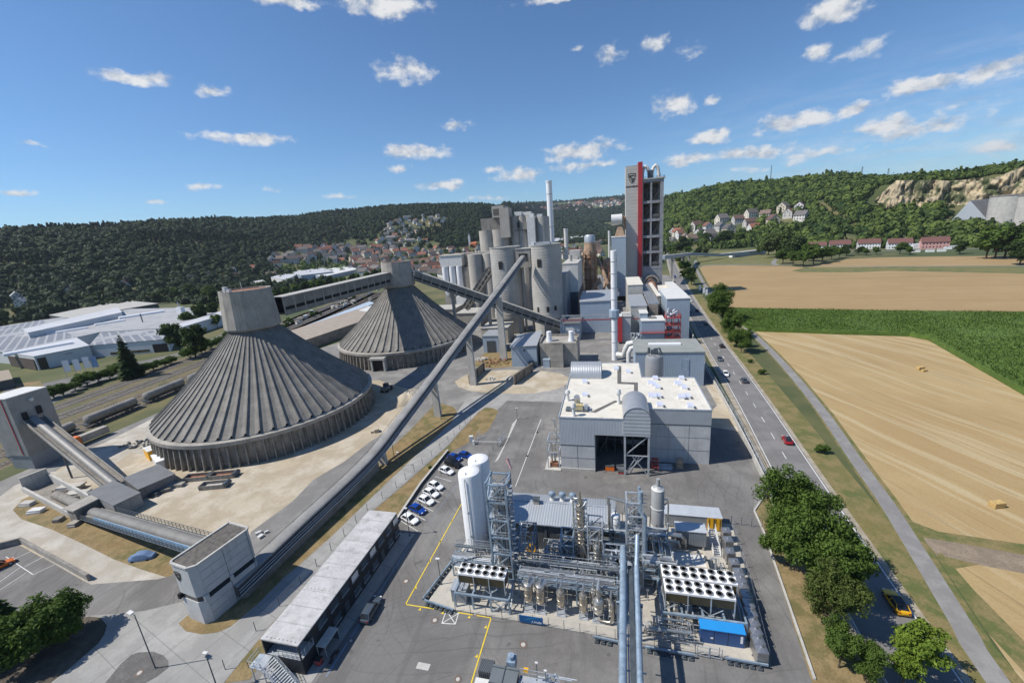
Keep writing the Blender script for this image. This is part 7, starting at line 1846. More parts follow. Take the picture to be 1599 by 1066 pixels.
for k in range(60):
 x = r9.uniform(-26, 9); y = r9.uniform(53.5, 61.5); h = r9.uniform(1.2, 4.5); m.beam((x, y, .09), (x, y, h), .1); m.box(x - .2, y - .15, h, x + .2, y + .15, h + .3)
m.build('valve_stand', GALV, t)
t = empty('long_container', (14.7, 73.6, 0), 'long grey container with bright yellow doors behind the grey cabin', 'container')
MB().box(9.6, 72.2, .3, 19.8, 75.2, 2.95).build('body', CONT_GREY, t); MB().box(9.5, 72.1, 2.95, 19.9, 75.3, 3.05).build('roof', M('pale_container_roof', (.50, .54, .58), .5, .2, var=.1, scale=.5), t)
d = MB().box(17.2, 72.08, .35, 19.7, 72.2, 2.9).build('door', YELLOW, t); m = MB()
for x in (17.5, 18.3, 18.6, 19.4): m.cyl((x, 72.03, .4), (x, 72.03, 2.85), .035, n=6)
m.box(18.43, 72.05, .4, 18.47, 72.07, 2.9); m.build('lock_rod', STEEL_D, d)
t = empty('grey_cabin', (13.4, 67.7, 0), 'grey ribbed cabin on stub legs in front of the long container', 'cabin'); MB().box(10.9, 66.6, 1.0, 15.9, 68.9, 3.9).build('wall', CONT_GREY, t); MB().box(10.8, 66.5, 3.9, 16.0, 69.0, 4.05).build('roof', MATS['pale_container_roof'], t); m = MB()
for x in (11.2, 15.5):
 for y in (66.8, 68.6): m.box(x - .15, y - .15, .09, x + .15, y + .15, 1.0)
m.build('leg', CONC_L, t); MB().box(10.1, 66.9, 1.0, 10.7, 67.8, 3.4).build('panel', OFFWHITE, t)
t = empty('beige_basin', (12.5, 62.5, 0), 'beige walled basin behind the sixteen fan cooler', 'basin'); m = MB(); m.box(8.6, 60.5, .09, 15.2, 60.8, 2.0); m.box(14.9, 60.8, .09, 15.2, 64.2, 2.0); m.box(8.6, 63.9, .09, 14.9, 64.2, 2.0); m.build('wall', M('beige_wall', (.50, .45, .36), .85, var=.1), t); MB().box(8.6, 60.8, 1.6, 14.9, 63.9, 1.7).build('cover', OFFWHITE, t)
m = MB(); m.railing([(15.3, 60, .1), (17.4, 60, .1), (17.4, 64, .1)], 1.1, 1.4, .06); m.tube([(15.8, 62.5, .1), (15.8, 62.5, 2.4), (16.6, 62.5, 2.4), (16.6, 62.5, .1)], .15, 8); m.build('pump_pipe', GALV, t)
t = empty('white_stair', (17.6, 68, 0), 'short white steel stair beside the grey cabin', 'stair'); m = MB()
for x in (17.0, 18.2): m.beam((x, 65.6, .1), (x, 70.5, 2.0), .14, .2); m.railing([(x, 65.6, .1), (x, 70.5, 2.0)], 1.0, 1.4, .06)
m.build('stringer', OFFWHITE, t); m = MB()
for k in range(12): f = k / 12; m.box(17.0, 65.6 + 4.9 * f, .15 + 1.9 * f, 18.2, 65.9 + 4.9 * f, .2 + 1.9 * f)
m.build('tread', GALV, t)
t = empty('blue_container', (14.4, 49.6, 0), 'dark blue container with a bright blue roof under the fourteen fan cooler', 'container'); b = MB().box(11.6, 48.8, .1, 17.2, 50.2, 2.55).build('body', BLUE, t); m = MB(); m.add([(11.5, 48.7, 2.55), (17.3, 48.7, 2.55), (17.3, 50.3, 2.7), (11.5, 50.3, 2.7), (11.5, 48.7, 2.65), (17.3, 48.7, 2.65), (17.3, 50.3, 2.95), (11.5, 50.3, 2.95)], [(0, 3, 2, 1), (4, 5, 6, 7), (0, 1, 5, 4), (1, 2, 6, 5), (2, 3, 7, 6), (3, 0, 4, 7)]); m.build('roof', BLUE_ROOF, t)
m = MB()
for x in (13.3, 15.1): m.box(x, 48.77, .2, x + .05, 48.79, 2.5)
m.build('door_gap', BLACK, b); m = MB(); m.box(12.9, 48.77, 1.0, 13.25, 48.79, 1.25); m.box(16.7, 48.77, .9, 17.0, 48.79, 2.1); m.build('notice', WHITE, b)
pool = [(1189, 1010), (1184, 996), (1180, 981), (1176.5, 967), (1173, 953), (1169, 939), (1165.5, 925), (1160, 911), (1157, 900), (1153.5, 890), (1147, 875), (1140, 858), (1137, 840), (1134, 826)]
first = None
for i, (u, v) in enumerate(pool):
 x, y = G(u, v, 2.5)
 if first is None:
  t = empty('tank_box', (0, 0, 0), '', 'tank'); 
  MB().box(-.72, -.72, .2, .72, .72, 2.3).build('body', M('worn_steel_box', (.33, .33, .33), .4, .7, var=.25, scale=1.5), t, bevel=.06)
  m = MB(); m.add([(-.7, -.7, 2.3), (.7, -.7, 2.3), (.7, .7, 2.3), (-.7, .7, 2.3), (-.15, -.15, 2.55), (.15, -.15, 2.55), (.15, .15, 2.55), (-.15, .15, 2.55)], [(0, 1, 5, 4), (1, 2, 6, 5), (2, 3, 7, 6), (3, 0, 4, 7), (4, 5, 6, 7)]); m.lathe([(.16, 2.5), (.16, 2.68), (.01, 2.7)], (0, 0, 0), 10); m.build('lid', M('worn_steel_lid', (.46, .46, .46), .35, .8, var=.2, scale=2), t)
  m = MB()
  for a in (-.68, .68):
   for b in (-.68, .68): m.box(a - .08, b - .08, 0, a + .08, b + .08, .2)
  m.build('foot', STEEL_D, t); first = t
 else: t = copy_tree(first)
 t.location = (x, y, .09); t.rotation_euler[2] = R(4 + (i * 7) % 5)
 tag(t, 'square steel tank box with a raised lid in the row along the right fence' if i < 10 else ('steel tank box with lid in the separated upper group by the right fence' if i < 12 else 'steel tank box at the upper end of the fence row beside the yellow doors'), 'tank', 'steel tank boxes along the right fence')
def guard_rail(p, q, label):
 p = np.array((*p, 0.)); q = np.array((*q, 0.)); d = unit(q - p); n = np.array([-d[1], d[0], 0]); L_ = np.linalg.norm(q - p)
 t = empty('guard_rail', ((p + q) / 2).tolist(), label, 'barrier', 'ballasted guard rails around the process plant'); m = MB(); m.beam(p + [0, 0, .75], q + [0, 0, .75], .2, .28); m.build('rail', PIPE, t); m = MB()
 for k in range(int(L_ / .9)): c = p + d * (.5 + k * .9); m.beam(c - n * .25, c - n * .25 + [0, 0, .65], .12); m.obox((c[0], c[1], .05), (.55, .9, .28), math.atan2(d[1], d[0]))
 m.build('ballast_block', STEEL_D, t)
for a, b, lab in (((-30.6, 48.3), (-25.2, 47.4), 'guard rail at the front left corner of the slab'), ((-31.0, 48.6), (-28.3, 60.8), 'guard rail along the left edge of the slab'), ((-3.2, 46.6), (.3, 46.4), 'guard rail left of the pipe bridge'), ((4.0, 46.3), (10.4, 46.2), 'guard rail right of the pipe bridge'), ((14.3, 46.5), (19.4, 46.4), 'guard rail in front of the blue container')):
 guard_rail(a, b, lab)
def mesh_fence(pts, h, label, step=2.5, th=.05, net=True, name='fence'):
 P = [np.array((*p, 0.)) for p in pts]; t = empty(name, tuple(P[0]), label, 'fence'); wires = MB()
 for a, b in zip(P[:-1], P[1:]):
  L_ = np.linalg.norm(b - a); k = max(1, int(round(L_ / step)))
  for i in range(k): c = a + (b - a) * i / k; MB().beam(c, c + [0, 0, h], th * 1.3).build('post', STEEL_D, t)
  for z in np.linspace(.1, h - .05, 5): wires.beam(a + [0, 0, z], b + [0, 0, z], th * .35)
 MB().beam(P[-1], P[-1] + [0, 0, h], th * 1.3).build('post', STEEL_D, t)
 if net: wires.build('wire', GALV, t)
 return t
mesh_fence([(-25.0, 47.7), (-14.6, 47.6), (-2.8, 47.3), (10.6, 47.0), (13.6, 46.9)], 1.9, 'wire mesh fence along the front of the process slab'); mesh_fence([(19.8, 47.0), (21.3, 61), (22.1, 74.4)], 1.9, 'wire mesh fence on the right behind the tank boxes'); mesh_fence([(22.1, 74.6), (27.3, 74.2)], 2.0, 'short gate fence at the top right corner of the slab', 1.7)
t = empty('yard_gate', (12.2, 46.8, 0), 'galvanised double gate in front of the blue container', 'gate'); m = MB()
for x0, x1 in ((10.8, 12.3), (12.4, 13.9)):
 for z in (.3, 1.1, 1.8): m.beam((x0, 46.7, z), (x1, 46.6, z), .07)
 for x in (x0, x1): m.beam((x, 46.7, .05), (x, 46.7, 1.9), .09)
m.build('leaf', GALV, t)
t = empty('company_sign', (-12.4, 47.5, 0), 'blue company sign board with a pale swoosh on the front fence', 'sign')
b = MB().box(-14.4, 47.42, .35, -10.7, 47.5, 1.65).build('board', M('sign_blue', (.005, .10, .28), .4), t)
m = MB(); n = 14; V = []
for k in range(n + 1): f = k / n; x = -13.9 + 2.6 * f; z = .65 + .75 * math.sin(f * 1.9) ; V += [(x, 47.41, z), (x, 47.41, z + .13 * math.sin(math.pi * f) + .01)]
m.add(V, [(2 * k, 2 * k + 2, 2 * k + 3, 2 * k + 1) for k in range(n)]); m.build('swoosh', M('sign_light_blue', (.03, .32, .55), .4), b)
text_mesh('Linde', .62, 'lettering', WHITE, b, (-11.75, 47.4, .72), (1, 0, 0), (0, 0, 1), .02, (1.15, 1.0), shear=.35)
m = MB()
for x in (-14.2, -10.9): m.beam((x, 47.55, 0), (x, 47.55, 1.7), .08)
m.build('post', STEEL_D, t)
def pole_lamp(x, y, h, label, arm=0.0, az=0.0, group=None, head=(.7, .35), name='street_lamp'):
 t = empty(name, (x, y, 0), label, 'lamp', group); m = MB(); m.cyl((x, y, 0), (x, y, h), .09, .06, 8); m.box(x - .2, y - .2, 0, x + .2, y + .2, .12)
 ex, ey = x + arm * math.cos(az), y + arm * math.sin(az)
 if arm: m.beam((x, y, h), (ex, ey, h + .05), .07)
 m.build('pole', STEEL_D, t); MB().obox((ex, ey, h - .02), (head[0], head[1], .14), az).build('lamp_head', OFFWHITE, t); return t
pole_lamp(-29.4, 52.3, 5.4, 'thin lamp post inside the left edge of the process slab'); x, y = G(243, 1043); pole_lamp(x, y, 10, 'tall lamp post with a flat white head on the gravel island', 1.0, math.pi * .95, head=(1.0, .5)); x, y = G(340, 1075); pole_lamp(x, y, 6.5, 'lamp post cut by the bottom edge beside the office stair', 0, 0)
x, y = G(640, 836); pole_lamp(x, y, 6.5, 'thin lamp post at the end of the dark office block'); x, y = G(624, 728); pole_lamp(x, y, 4.2, 'short sign post with white head beside the concrete road')
x, y = G(689, 655); pole_lamp(x, y, 8, 'lamp post on the grass island by the conveyor pillar'); x, y = G(616, 716); pole_lamp(x, y, 6, 'thin post beside the long conveyor on the dry grass'); x, y = G(808, 655); pole_lamp(x, y, 4, 'post with a small white head on the traffic island')
t = empty('windsock', (-22.6, 76, 0), 'white and red windsock on a thin mast behind the lattice tower', 'windsock'); MB().cyl((-22.6, 76, 0), (-22.6, 76, 11), .07, n=6).build('mast', GALV, t); m = MB(); m.sm = True; m.cyl((-22.6, 76, 10.8), (-21.7, 75.6, 8.6), .42, .2, 12, False); m.build('sock', M('windsock_pink', (.70, .42, .40), .8), t)
t = empty('compressor_unit', (-13.5, 34, 0), 'dark grey compressor house with panelled roof cut by the bottom edge', 'equipment')
MB().box(-15.2, 30, 0, -12.0, 37.2, 4.9).build('wall', CLAD_DK, t); MB().box(-15.3, 29.9, 4.9, -11.9, 37.3, 5.05).build('roof', M('slate_grey_roof', (.16, .18, .19), .5, .2, var=.1), t); m = MB()
for k in range(4): m.box(-15.3, 36.9 - k * 1.9, 5.05, -11.9, 36.98 - k * 1.9, 5.15)
m.box(-13.7, 29.9, 5.05, -13.6, 37.3, 5.14); m.build('roof_rib', STEEL_D, t); MB().box(-17.2, 36.6, 3.0, -15.4, 38.2, 4.4).build('side_cabinet', CLAD_DK, t); MB().box(-17.4, 33, 0, -15.5, 36.2, 3.8).build('white_cabinet', OFFWHITE, t)
m = MB(); m.box(-13.6, 37.4, 4.2, -12.5, 38.6, 5.6); m.cyl((-13.05, 38, 5.6), (-13.05, 38, 6.1), .4); m.build('blue_fan_box', PIPE, t); pipework(t, 'pipe', GALV, (-11.8, 33, .4, -4.5, 37.4, 5.5), 30, 51, (.04, .1)); MB().box(-11.3, 37.0, 4.9, -10.7, 37.4, 5.3).build('yellow_box', YELLOW, t)
m = MB()
for x in (-11.5, -9.6, -7.6): m.beam((x, 36.8, 0), (x, 36.8, 4.4), .16); m.beam((x, 32, 0), (x, 32, 4.4), .16)
m.box(-11.8, 32, 4.3, -7.2, 37, 4.4); m.railing([(-11.8, 37, 4.4), (-7.2, 37, 4.4)], 1.1, 1.1, .05); m.beam((-7.2, 37, 4.4), (-2.6, 33, .2), .3, .3); m.railing([(-7.2, 37, 4.4), (-2.6, 33, .2)], 1.1, 1.1, .06); m.railing([(-8.2, 36, 4.4), (-3.6, 32, .2)], 1.1, 1.1, .06)
for k in range(14): f = k / 14; m.obox((-7.7 + 4.6 * f, 36.5 - 4 * f, 4.3 - 4.1 * f), (.9, .35, .06), R(50))
m.build('stair', GALV, t)
for x, y, h, lab in ((-9.6, 37.2, 6.6, 'lamp mast on the compressor stair'), (-8.4, 36.6, 6.4, 'second lamp mast on the compressor stair, with a white head'), (-4.2, 35.2, 3.0, 'floodlight bar post right of the compressor stair')): pole_lamp(x, y, h, lab, head=(.35, .2))
# ---------------------------------------------------------------- office block, yard markings, cars
def office():
 t = empty('office_block', (-45.7, 48.4, 0), 'long two storey anthracite container office with a weathered pale roof', 'building')
 x0, x1, y0, y1 = -48.75, -42.65, 37.3, 62.3
 b = MB().box(x0, y0, .1, x1, y1, 5.3).build('wall', OFFICE_DK, t)
 MB().box(x0, 34.7, .1, x1, y0, 2.65).build('lower_wall', OFFICE_DK, t)
 m = MB(); m.box(x0 - .08, 34.6, 5.3, x1 + .08, y1 + .08, 5.5); m.build('roof', ROOF_OFFICE, t)
 m = MB()
 for k in range(1, 10): y = 34.7 + k * 2.76; m.box(x0, y - .07, 5.5, x1, y + .07, 5.53)
 for k in range(10):
  for j in range(8): m.box(x0 + .6 + j * .68, 34.7 + k * 2.76 + .25, 5.5, x0 + .75 + j * .68, 34.7 + k * 2.76 + .4, 5.56) if k in (0, 3, 6) else None
 m.build('roof_seam', M('roof_seam_grey', (.36, .36, .36), .6), t)
 m = MB(); m.box(x0, 34.7, 2.65, x0 + .1, y0, 5.3); m.box(x0, 34.65, 5.1, x1, 34.75, 5.3)
 for x in (x0 + .06, x1 - .06): m.box(x - .08, 34.65, 2.65, x + .08, 34.8, 5.3)
 m.build('end_frame', OFFICE_DK, t)
 MB().box(x0 + .1, 34.7, 2.65, x1, y0, 2.75).build('balcony_floor', GALV, t)
 m = MB(); m.railing([(x0 + 2.3, 34.7, 2.75), (x1, 34.7, 2.75), (x1, 37.2, 2.75)], 1.1, .8, .05); m.build('balcony_rail', GALV, t)
 r = random.Random(2)
 for k in range(9):
  for z in (.95, 3.75):
   y = 38.6 + k * 2.76; w = 1.7
   if k in (2, 6) and z < 2: continue
   f = MB().box(x1 - .02, y - .06, z - .06, x1 + .04, y + w + .06, z + 1.16).build('window', STEEL_D, t)
   lit = (k in (0, 3, 5, 8) and z > 2)
   MB().box(x1 + .01, y, z, x1 + .05, y + w, z + 1.1).build('blind' if lit else 'pane', OFFWHITE if lit and k in (5, 8, 3) else GLASS_B, f)
   MB().box(x1, y - .1, z - .14, x1 + .16, y + w + .1, z - .07).build('sill', GALV, f)
 for y in (44.3, 55.4):
  MB().box(x1 - .02, y, .1, x1 + .05, y + 1.0, 2.2).build('door', STEEL_D, t)
 p = empty('bin_shelter', (-41.6, 38.6, 0), 'small glazed smoking shelter with a flat roof against the office block', 'shelter')
 MB().box(-42.5, 37.2, 2.2, -40.9, 40.3, 2.3).build('roof', CONC_L, p); m = MB()
 for x in (-42.4, -41.0):
  for y in (37.3, 40.2): m.beam((x, y, 0), (x, y, 2.2), .08)
 m.build('post', GALV, p); MB().box(-42.5, 40.1, .3, -41, 40.2, 2.0).build('glass', GLASS_B, p)
 for x, y, mat, lab in ((-41.7, 36.4, REDSTEEL, 'dark red wheeled bin beside the shelter'), (-45.6, 32.2, REDSTEEL, 'dark red wheeled bin under the office stair')):
  q = empty('wheeled_bin', (x, y, 0), lab, 'bin'); m = MB(); m.add([(x - .35, y - .3, .12), (x + .35, y - .3, .12), (x + .35, y + .3, .12), (x - .35, y + .3, .12), (x - .45, y - .38, 1.1), (x + .45, y - .38, 1.1), (x + .45, y + .38, 1.1), (x - .45, y + .38, 1.1)], [(0, 3, 2, 1), (0, 1, 5, 4), (1, 2, 6, 5), (2, 3, 7, 6), (3, 0, 4, 7), (4, 5, 6, 7)]); m.build('body', mat, q)
  MB().box(x - .5, y - .42, 1.1, x + .5, y + .42, 1.2).build('lid', RUBBER, q); m = MB(); m.cyl((x - .4, y + .33, .12), (x + .4, y + .33, .12), .12, n=10); m.build('wheel', RUBBER, q)
 s = empty('office_stair', (-46.5, 33, 0), 'galvanised outside stair at the bottom end of the office block', 'stair'); m = MB()
 m.box(-49.6, 32.6, 2.6, -47.4, 34.6, 2.7); a = np.array((-47.4, 33.6, 2.65)); e = np.array((-42.4, 32.2, .15))
 m.railing([(-49.6, 34.5, 2.7), (-49.6, 32.6, 2.7), (-47.4, 32.6, 2.7)], 1.1, .9, .05); m.build('landing', GALV, s)
 m = MB(); d = unit(e - a); n = unit(np.array([-d[1], d[0], 0]))
 for sgn in (-1, 1): m.beam(a + n * sgn * .9, e + n * sgn * .9, .1, .28); m.railing([a + n * sgn * .95, e + n * sgn * .95], 1.1, 1.0, .05)
 m.build('stringer', GALV, s); m = MB()
 for k in range(15): c = a + (e - a) * (k + .5) / 15; m.obox((c[0], c[1], c[2] + .05), (.24, 1.75, .04), math.atan2(d[1], d[0]))
 m.build('tread', GALV, s); m = MB()
 for x, y in ((-49.4, 32.8), (-47.5, 32.8), (-49.4, 34.4)): m.beam((x, y, 0), (x, y, 2.6), .12)
 m.build('post', GALV, s)
office()
def carbody(key, L_, W_, H_, suv=False):
 t = empty(key, (0, 0, 0)); hl, hw = L_ / 2, W_ / 2
 sill, belt = .26, H_ * .60
 st = [(-hl, .42, .74, .80), (-hl + .08, .30, .90, .90), (-hl * .62, sill, belt + .02, .98), (-hl * .1, sill, belt, 1.0), (hl * .38, sill, belt - .02, 1.0), (hl * .72, sill, belt - .12, .96), (hl - .12, .28, belt - .26, .86), (hl, .36, .60, .74)]
 m = MB(); m.sm = True; vs = []; sec = 10
 for x, zb, zt, k in st:
  w = hw * k; vs += [(x, -w * .92, zb), (x, -w, zb + .16), (x, -w, zt - .18), (x, -w * .93, zt - .04), (x, -w * .6, zt + .01), (x, w * .6, zt + .01), (x, w * .93, zt - .04), (x, w, zt - .18), (x, w, zb + .16), (x, w * .92, zb)]
 fs = [(i * sec + k, i * sec + (k + 1) % sec, (i + 1) * sec + (k + 1) % sec, (i + 1) * sec + k)[::-1] for i in range(len(st) - 1) for k in range(sec)]
 fs += [tuple(range(sec)), tuple(range(len(vs) - sec, len(vs)))[::-1]]
 m.add(vs, fs)
 rx0, rx1 = (-hl * .70, hl * .10) if suv else (-hl * .58, hl * .08)
 m.sm = False
 rt = H_; rw = hw * .72
 m.add([(rx0, -rw, rt - .05), (rx1, -rw, rt - .03), (rx1, rw, rt - .03), (rx0, rw, rt - .05), (rx0, -rw * .8, rt), (rx1 - .1, -rw * .8, rt + .01), (rx1 - .1, rw * .8, rt + .01), (rx0, rw * .8, rt)], [(0, 1, 5, 4), (1, 2, 6, 5), (2, 3, 7, 6), (3, 0, 4, 7), (4, 5, 6, 7)])
 for s in (-1, 1):
  for (xa, xb) in ((hl * .42, rx1), (-hl * .06, -hl * .10), (-hl * .90 if suv else -hl * .88, rx0)):
   m.beam((xa, s * hw * .90, belt - .04), (xb, s * rw * .99, rt - .03), .09)
  m.box(hl * .30, s * (hw + .02), belt - .06, hl * .38, s * (hw + .17), belt + .08)
 body = m
 g = MB(); bx0, bx1 = (-hl * .90 if suv else -hl * .86), hl * .44
 bw = hw * .90
 g.add([(bx0, -bw, belt - .03), (bx1, -bw, belt - .03), (bx1, bw, belt - .03), (bx0, bw, belt - .03), (rx0, -rw, rt - .05), (rx1, -rw, rt - .035), (rx1, rw, rt - .035), (rx0, rw, rt - .05)], [(0, 1, 5, 4), (1, 2, 6, 5), (2, 3, 7, 6), (3, 0, 4, 7), (4, 5, 6, 7)])
 wh = []
 for sx in (-hl * .60, hl * .60):
  for s in (-1, 1):
   w = MB(); w.lathe([(.2, 0)], (0, 0, 0), 3) if False else None
   w.cyl((sx, s * (hw - .22), .33), (sx, s * (hw + .015), .33), .33, n=16); rm = MB().cyl((sx, s * (hw + .0), .33), (sx, s * (hw + .03), .33), .2, n=10)
   wh.append((w, rm))
 lights = []
 for s in (-1, 1):
  lights.append(('headlight', MB().box(hl - .22, s * hw * .42, .58, hl - .02, s * hw * .74, .72))); lights.append(('taillight', MB().box(-hl - .005, s * hw * .48, .66, -hl + .10, s * hw * .80, .84)))
 return body, g, wh, lights, L_, W_
CAR_CACHE = {}
TAIL = M('red_lamp', (.35, .01, .01), .3); LAMP = M('clear_lamp', (.65, .67, .70), .2)
RIM = M('alloy_rim', (.45, .46, .47), .35, .8)
def paint(name, c, metal=.2): return M('car_paint_' + name, c, .28, metal, var=.03, scale=.5)
PW, PB, PK, PG = paint('white', (.78, .79, .80), 0), paint('blue', (.01, .06, .33)), paint('black', (.018, .018, .022)), paint('grey', (.12, .15, .18), .5)
def car(x, y, heading, mat, label, cat='car', L_=4.4, W_=1.82, H_=1.5, suv=False, group=None, z=.06, roofmat=None):
 key = (mat.name, L_, W_, H_, suv, roofmat.name if roofmat else '')
 if key not in CAR_CACHE:
  b, g, wh, li, *_ = carbody('car', L_, W_, H_, suv)
  t = bpy.data.objects['car'] if False else [o for o in bpy.data.objects if o.name.startswith('car') and o.type == 'EMPTY' and 'label' not in o.keys()][-1]
  bo = b.build('body', mat, t); g.build('windows', GLASS_D, bo)
  if roofmat: MB().box(-L_ * .3, -W_ * .33, H_ + .0, L_ * .05, W_ * .33, H_ + .025).build('glass_roof', roofmat, bo)
  for w, rm in wh: wo = w.build('wheel', RUBBER, t); rm.build('rim', RIM, wo)
  for nm, q in li: q.build(nm, LAMP if nm == 'headlight' else TAIL, t)
  CAR_CACHE[key] = t
 else: t = copy_tree(CAR_CACHE[key])
 t.location = (x, y, z); t.rotation_euler = (0, 0, heading)
 return tag(t, label, cat, group)
PARK = [((640, 809), PW, 'white hatchback parked nearest the office block'), ((652, 794), PB, 'blue hatchback parked between two white cars nearest the office block'), ((665, 780), PW, 'white hatchback parked just above the lower blue car'), ((673, 768.5), PW, 'middle white hatchback of the three side by side'), ((680, 757.5), PW, 'upper white hatchback of the three side by side'), ((697, 734), PW, 'white hatchback parked alone below the black van'),
  ((707, 723), PK, 'black van parked between white hatchback and blue cars'), ((710, 713.5), PB, 'blue car with dark roof parked above the black van'), ((727, 710), PB, 'blue car at the far corner of the parking row by the gate')]
for i, ((u, v), mt, lab) in enumerate(PARK):
 x, y = G(u, v, .7)
 car(x, y, R(-22 if i != 8 else -14) + 0, mt, lab, L_=4.3 if mt is not PK else 4.9, W_=1.8 if mt is not PK else 1.95, H_=1.48 if mt is not PK else 1.9, suv=mt is PK, group='cars parked beside the fence verge')
x, y = G(579, 949, .8); car(x, y, R(93), PG, 'dark grey estate car parked in the shade of the office block', L_=4.9, W_=1.9, H_=1.5, suv=True)
def motorbike():
 x, y = G(522, 1027); t = empty('motorbike', (x, y, 0), 'black motorbike parked in the shade by the shelter', 'motorbike'); m = MB()
 m.sm = True; m.tube([(x, y - .5, .6), (x, y, .75), (x, y + .45, .8)], .17, 8); m.cyl((x, y + .35, .95), (x, y + .8, .55), .05); m.build('frame', RUBBER, t)
 for dy in (-.7, .75): MB().cyl((x - .06, y + dy, .32), (x + .06, y + dy, .32), .32, n=14).build('wheel', RUBBER, t)
 MB().box(x - .14, y - .6, .78, x + .14, y + .1, .88).build('saddle', RUBBER, t); MB().cyl((x - .35, y + .4, 1.02), (x + .35, y + .4, 1.02), .03).build('handlebar', STEEL_D, t)
motorbike()
ROADCARS = [((1399, 938), PY := paint('yellow', (.72, .40, .01), 0), 0, 'yellow car with black roof on the shaded near stretch of road', 4.5, 1.85, 1.42, False, GLASS_D), ((1229, 686), PR := paint('red', (.42, .012, .02), 0), 0, 'red car with dark roof heading away on the main road', 4.2, 1.8, 1.5, False, GLASS_D),
   ((1162, 593), PG, 0, 'dark blue grey car on the main road ahead of the red one', 4.5, 1.82, 1.5, False, None), ((1133, 583), PW, 1, 'white car with dark windows coming down the main road', 4.5, 1.82, 1.55, False, None), ((1124, 560), PG, 1, 'dark blue car coming down the road behind the white one', 4.4, 1.8, 1.5, False, None),
   ((1127, 539.5), PK, 0, 'black car heading away just past the small lorry shadow', 4.4, 1.8, 1.5, False, None), ((1102, 505), PG, 0, 'dark car in the broad shadow of the tall hall', 4.3, 1.8, 1.5, False, None), ((1088.5, 484.5), PK, 0, 'black car heading away beside the pale road edge', 4.3, 1.8, 1.45, False, None),
   ((1077.5, 487), PG, 1, 'grey car half hidden behind the tall grey hall', 4.3, 1.8, 1.5, False, None), ((1079, 469.5), PW, 1, 'small white car emerging beyond the tall grey hall', 4.3, 1.8, 1.5, False, None), ((1053, 440), PK, 0, 'dark car in the distant tree shade on the road', 4.3, 1.8, 1.5, False, None), ((1048, 430), PW, 1, 'white van in the distant tree shade on the road', 4.9, 1.9, 2.0, True, None), ((1054, 432), PB, 0, 'blue van under the far roadside trees', 4.9, 1.9, 2.0, True, None)]
RR = np.array(ROAD_R)
for (u, v), mt, rev, lab, L_, W_, H_, suv, rm in ROADCARS:
 x, y = G(u, v, .7); i = np.argmin(np.hypot(RR[:, 0] - x, RR[:, 1] - y)); d = RR[min(i + 1, len(RR) - 1)] - RR[max(0, i - 1)]
 car(x, y, math.atan2(d[1], d[0]) + (math.pi if rev else 0), mt, lab, L_=L_, W_=W_, H_=H_, suv=suv, roofmat=rm, group='vehicles on the main road')
x, y = G(-1, 882, .7); car(x, y, R(75), paint('orange', (.60, .15, .02), 0), 'orange car at the left edge of the small car park', L_=4.2)
def covered():
 x, y = G(222, 868, .5); t = empty('covered_car', (x, y, 0), 'car under a pale blue tarpaulin on the dry grass beneath the feed belt', 'car'); m = MB(); m.sm = True; rz = R(20); P = []
 for i in range(9):
  f = i / 8; xx = -2.3 + 4.6 * f; w = .95 * (1 - (2 * f - 1) ** 6 * .35); h = .75 + .6 * max(0, 1 - ((f - .48) / .36) ** 4)
  for yy, z in ((-w, .05), (-w * .98, .6), (-w * .75, h), (w * .75, h), (w * .98, .6), (w, .05)): P.append((x + xx * math.cos(rz) - yy * math.sin(rz), y + xx * math.sin(rz) + yy * math.cos(rz), z))
 m.add(P, [(i * 6 + k, i * 6 + k + 1, (i + 1) * 6 + k + 1, (i + 1) * 6 + k)[::-1] for i in range(8) for k in range(5)] + [tuple(range(6)), tuple(range(48, 54))[::-1]]); m.build('tarpaulin', M('tarpaulin_blue', (.12, .20, .36), .6, var=.15, scale=2), t)
 m = MB()
 for xx in (-1.4, 1.4):
  for yy in (-.8, .8): m.cyl((x + xx * math.cos(rz) - yy * math.sin(rz), y + xx * math.sin(rz) + yy * math.cos(rz), .0), (x + xx * math.cos(rz) - yy * math.sin(rz), y + xx * math.sin(rz) + yy * math.cos(rz), .35), .28, n=10)
 m.build('wheel', RUBBER, t)
covered()
def line(pts, w, mat, name, z=.062):
 m = MB()
 for a, b in zip(pts[:-1], pts[1:]):
  a = np.array(a, float); b = np.array(b, float); d = unit(b - a); n = np.array([-d[1], d[0]]) * w / 2
  a = a - d * w / 2; b = b + d * w / 2
  m.add([(*(a - n), z), (*(b - n), z), (*(b + n), z), (*(a + n), z)], [(0, 1, 2, 3)])
 return m.build(name, mat, kind='structure')
line([G(722, 784), (-33.8, 47.6), (-19.0, 47.6), (-19.0, 30)], .18, MARK_Y, 'yellow_line')
m = MB()
for x, y in ((-33.5, 68), (-33.6, 62), (-33.6, 57), (-33.6, 51), (-31, 47.2), (-27, 47.2), (-22.5, 47.2), (-19.4, 46), (-19.4, 41.5)): m.sheet([(x - .25, y - .25), (x + .25, y - .25), (x + .05, y + .25)], .062)
m.build('yellow_mark', MARK_Y, kind='structure')
X = [G(690, 973), G(711, 974), G(716, 957.5), G(697, 952.5)]
line(X + [X[0]], .14, MARK_W, 'boxed_cross', .064); line([X[0], X[2]], .12, MARK_W, 'boxed_cross', .066); line([X[1], X[3]], .12, MARK_W, 'boxed_cross', .068)
for (a, b) in (((623, 811), (652, 829)), ((636, 797), (664, 812)), ((648, 784), (676, 798)), ((658, 771), (686, 784)), ((667, 759), (692, 770)), ((680, 744), (705, 751.5))): line([G(*a), G(*b)], .13, MARK_W, 'parking_line')
line([G(668, 818), G(738, 722)], .10, MARK_B, 'blue_chalk_line')
line([G(510, 1055), G(640, 850)], .25, MARK_B, 'blue_chalk_line')
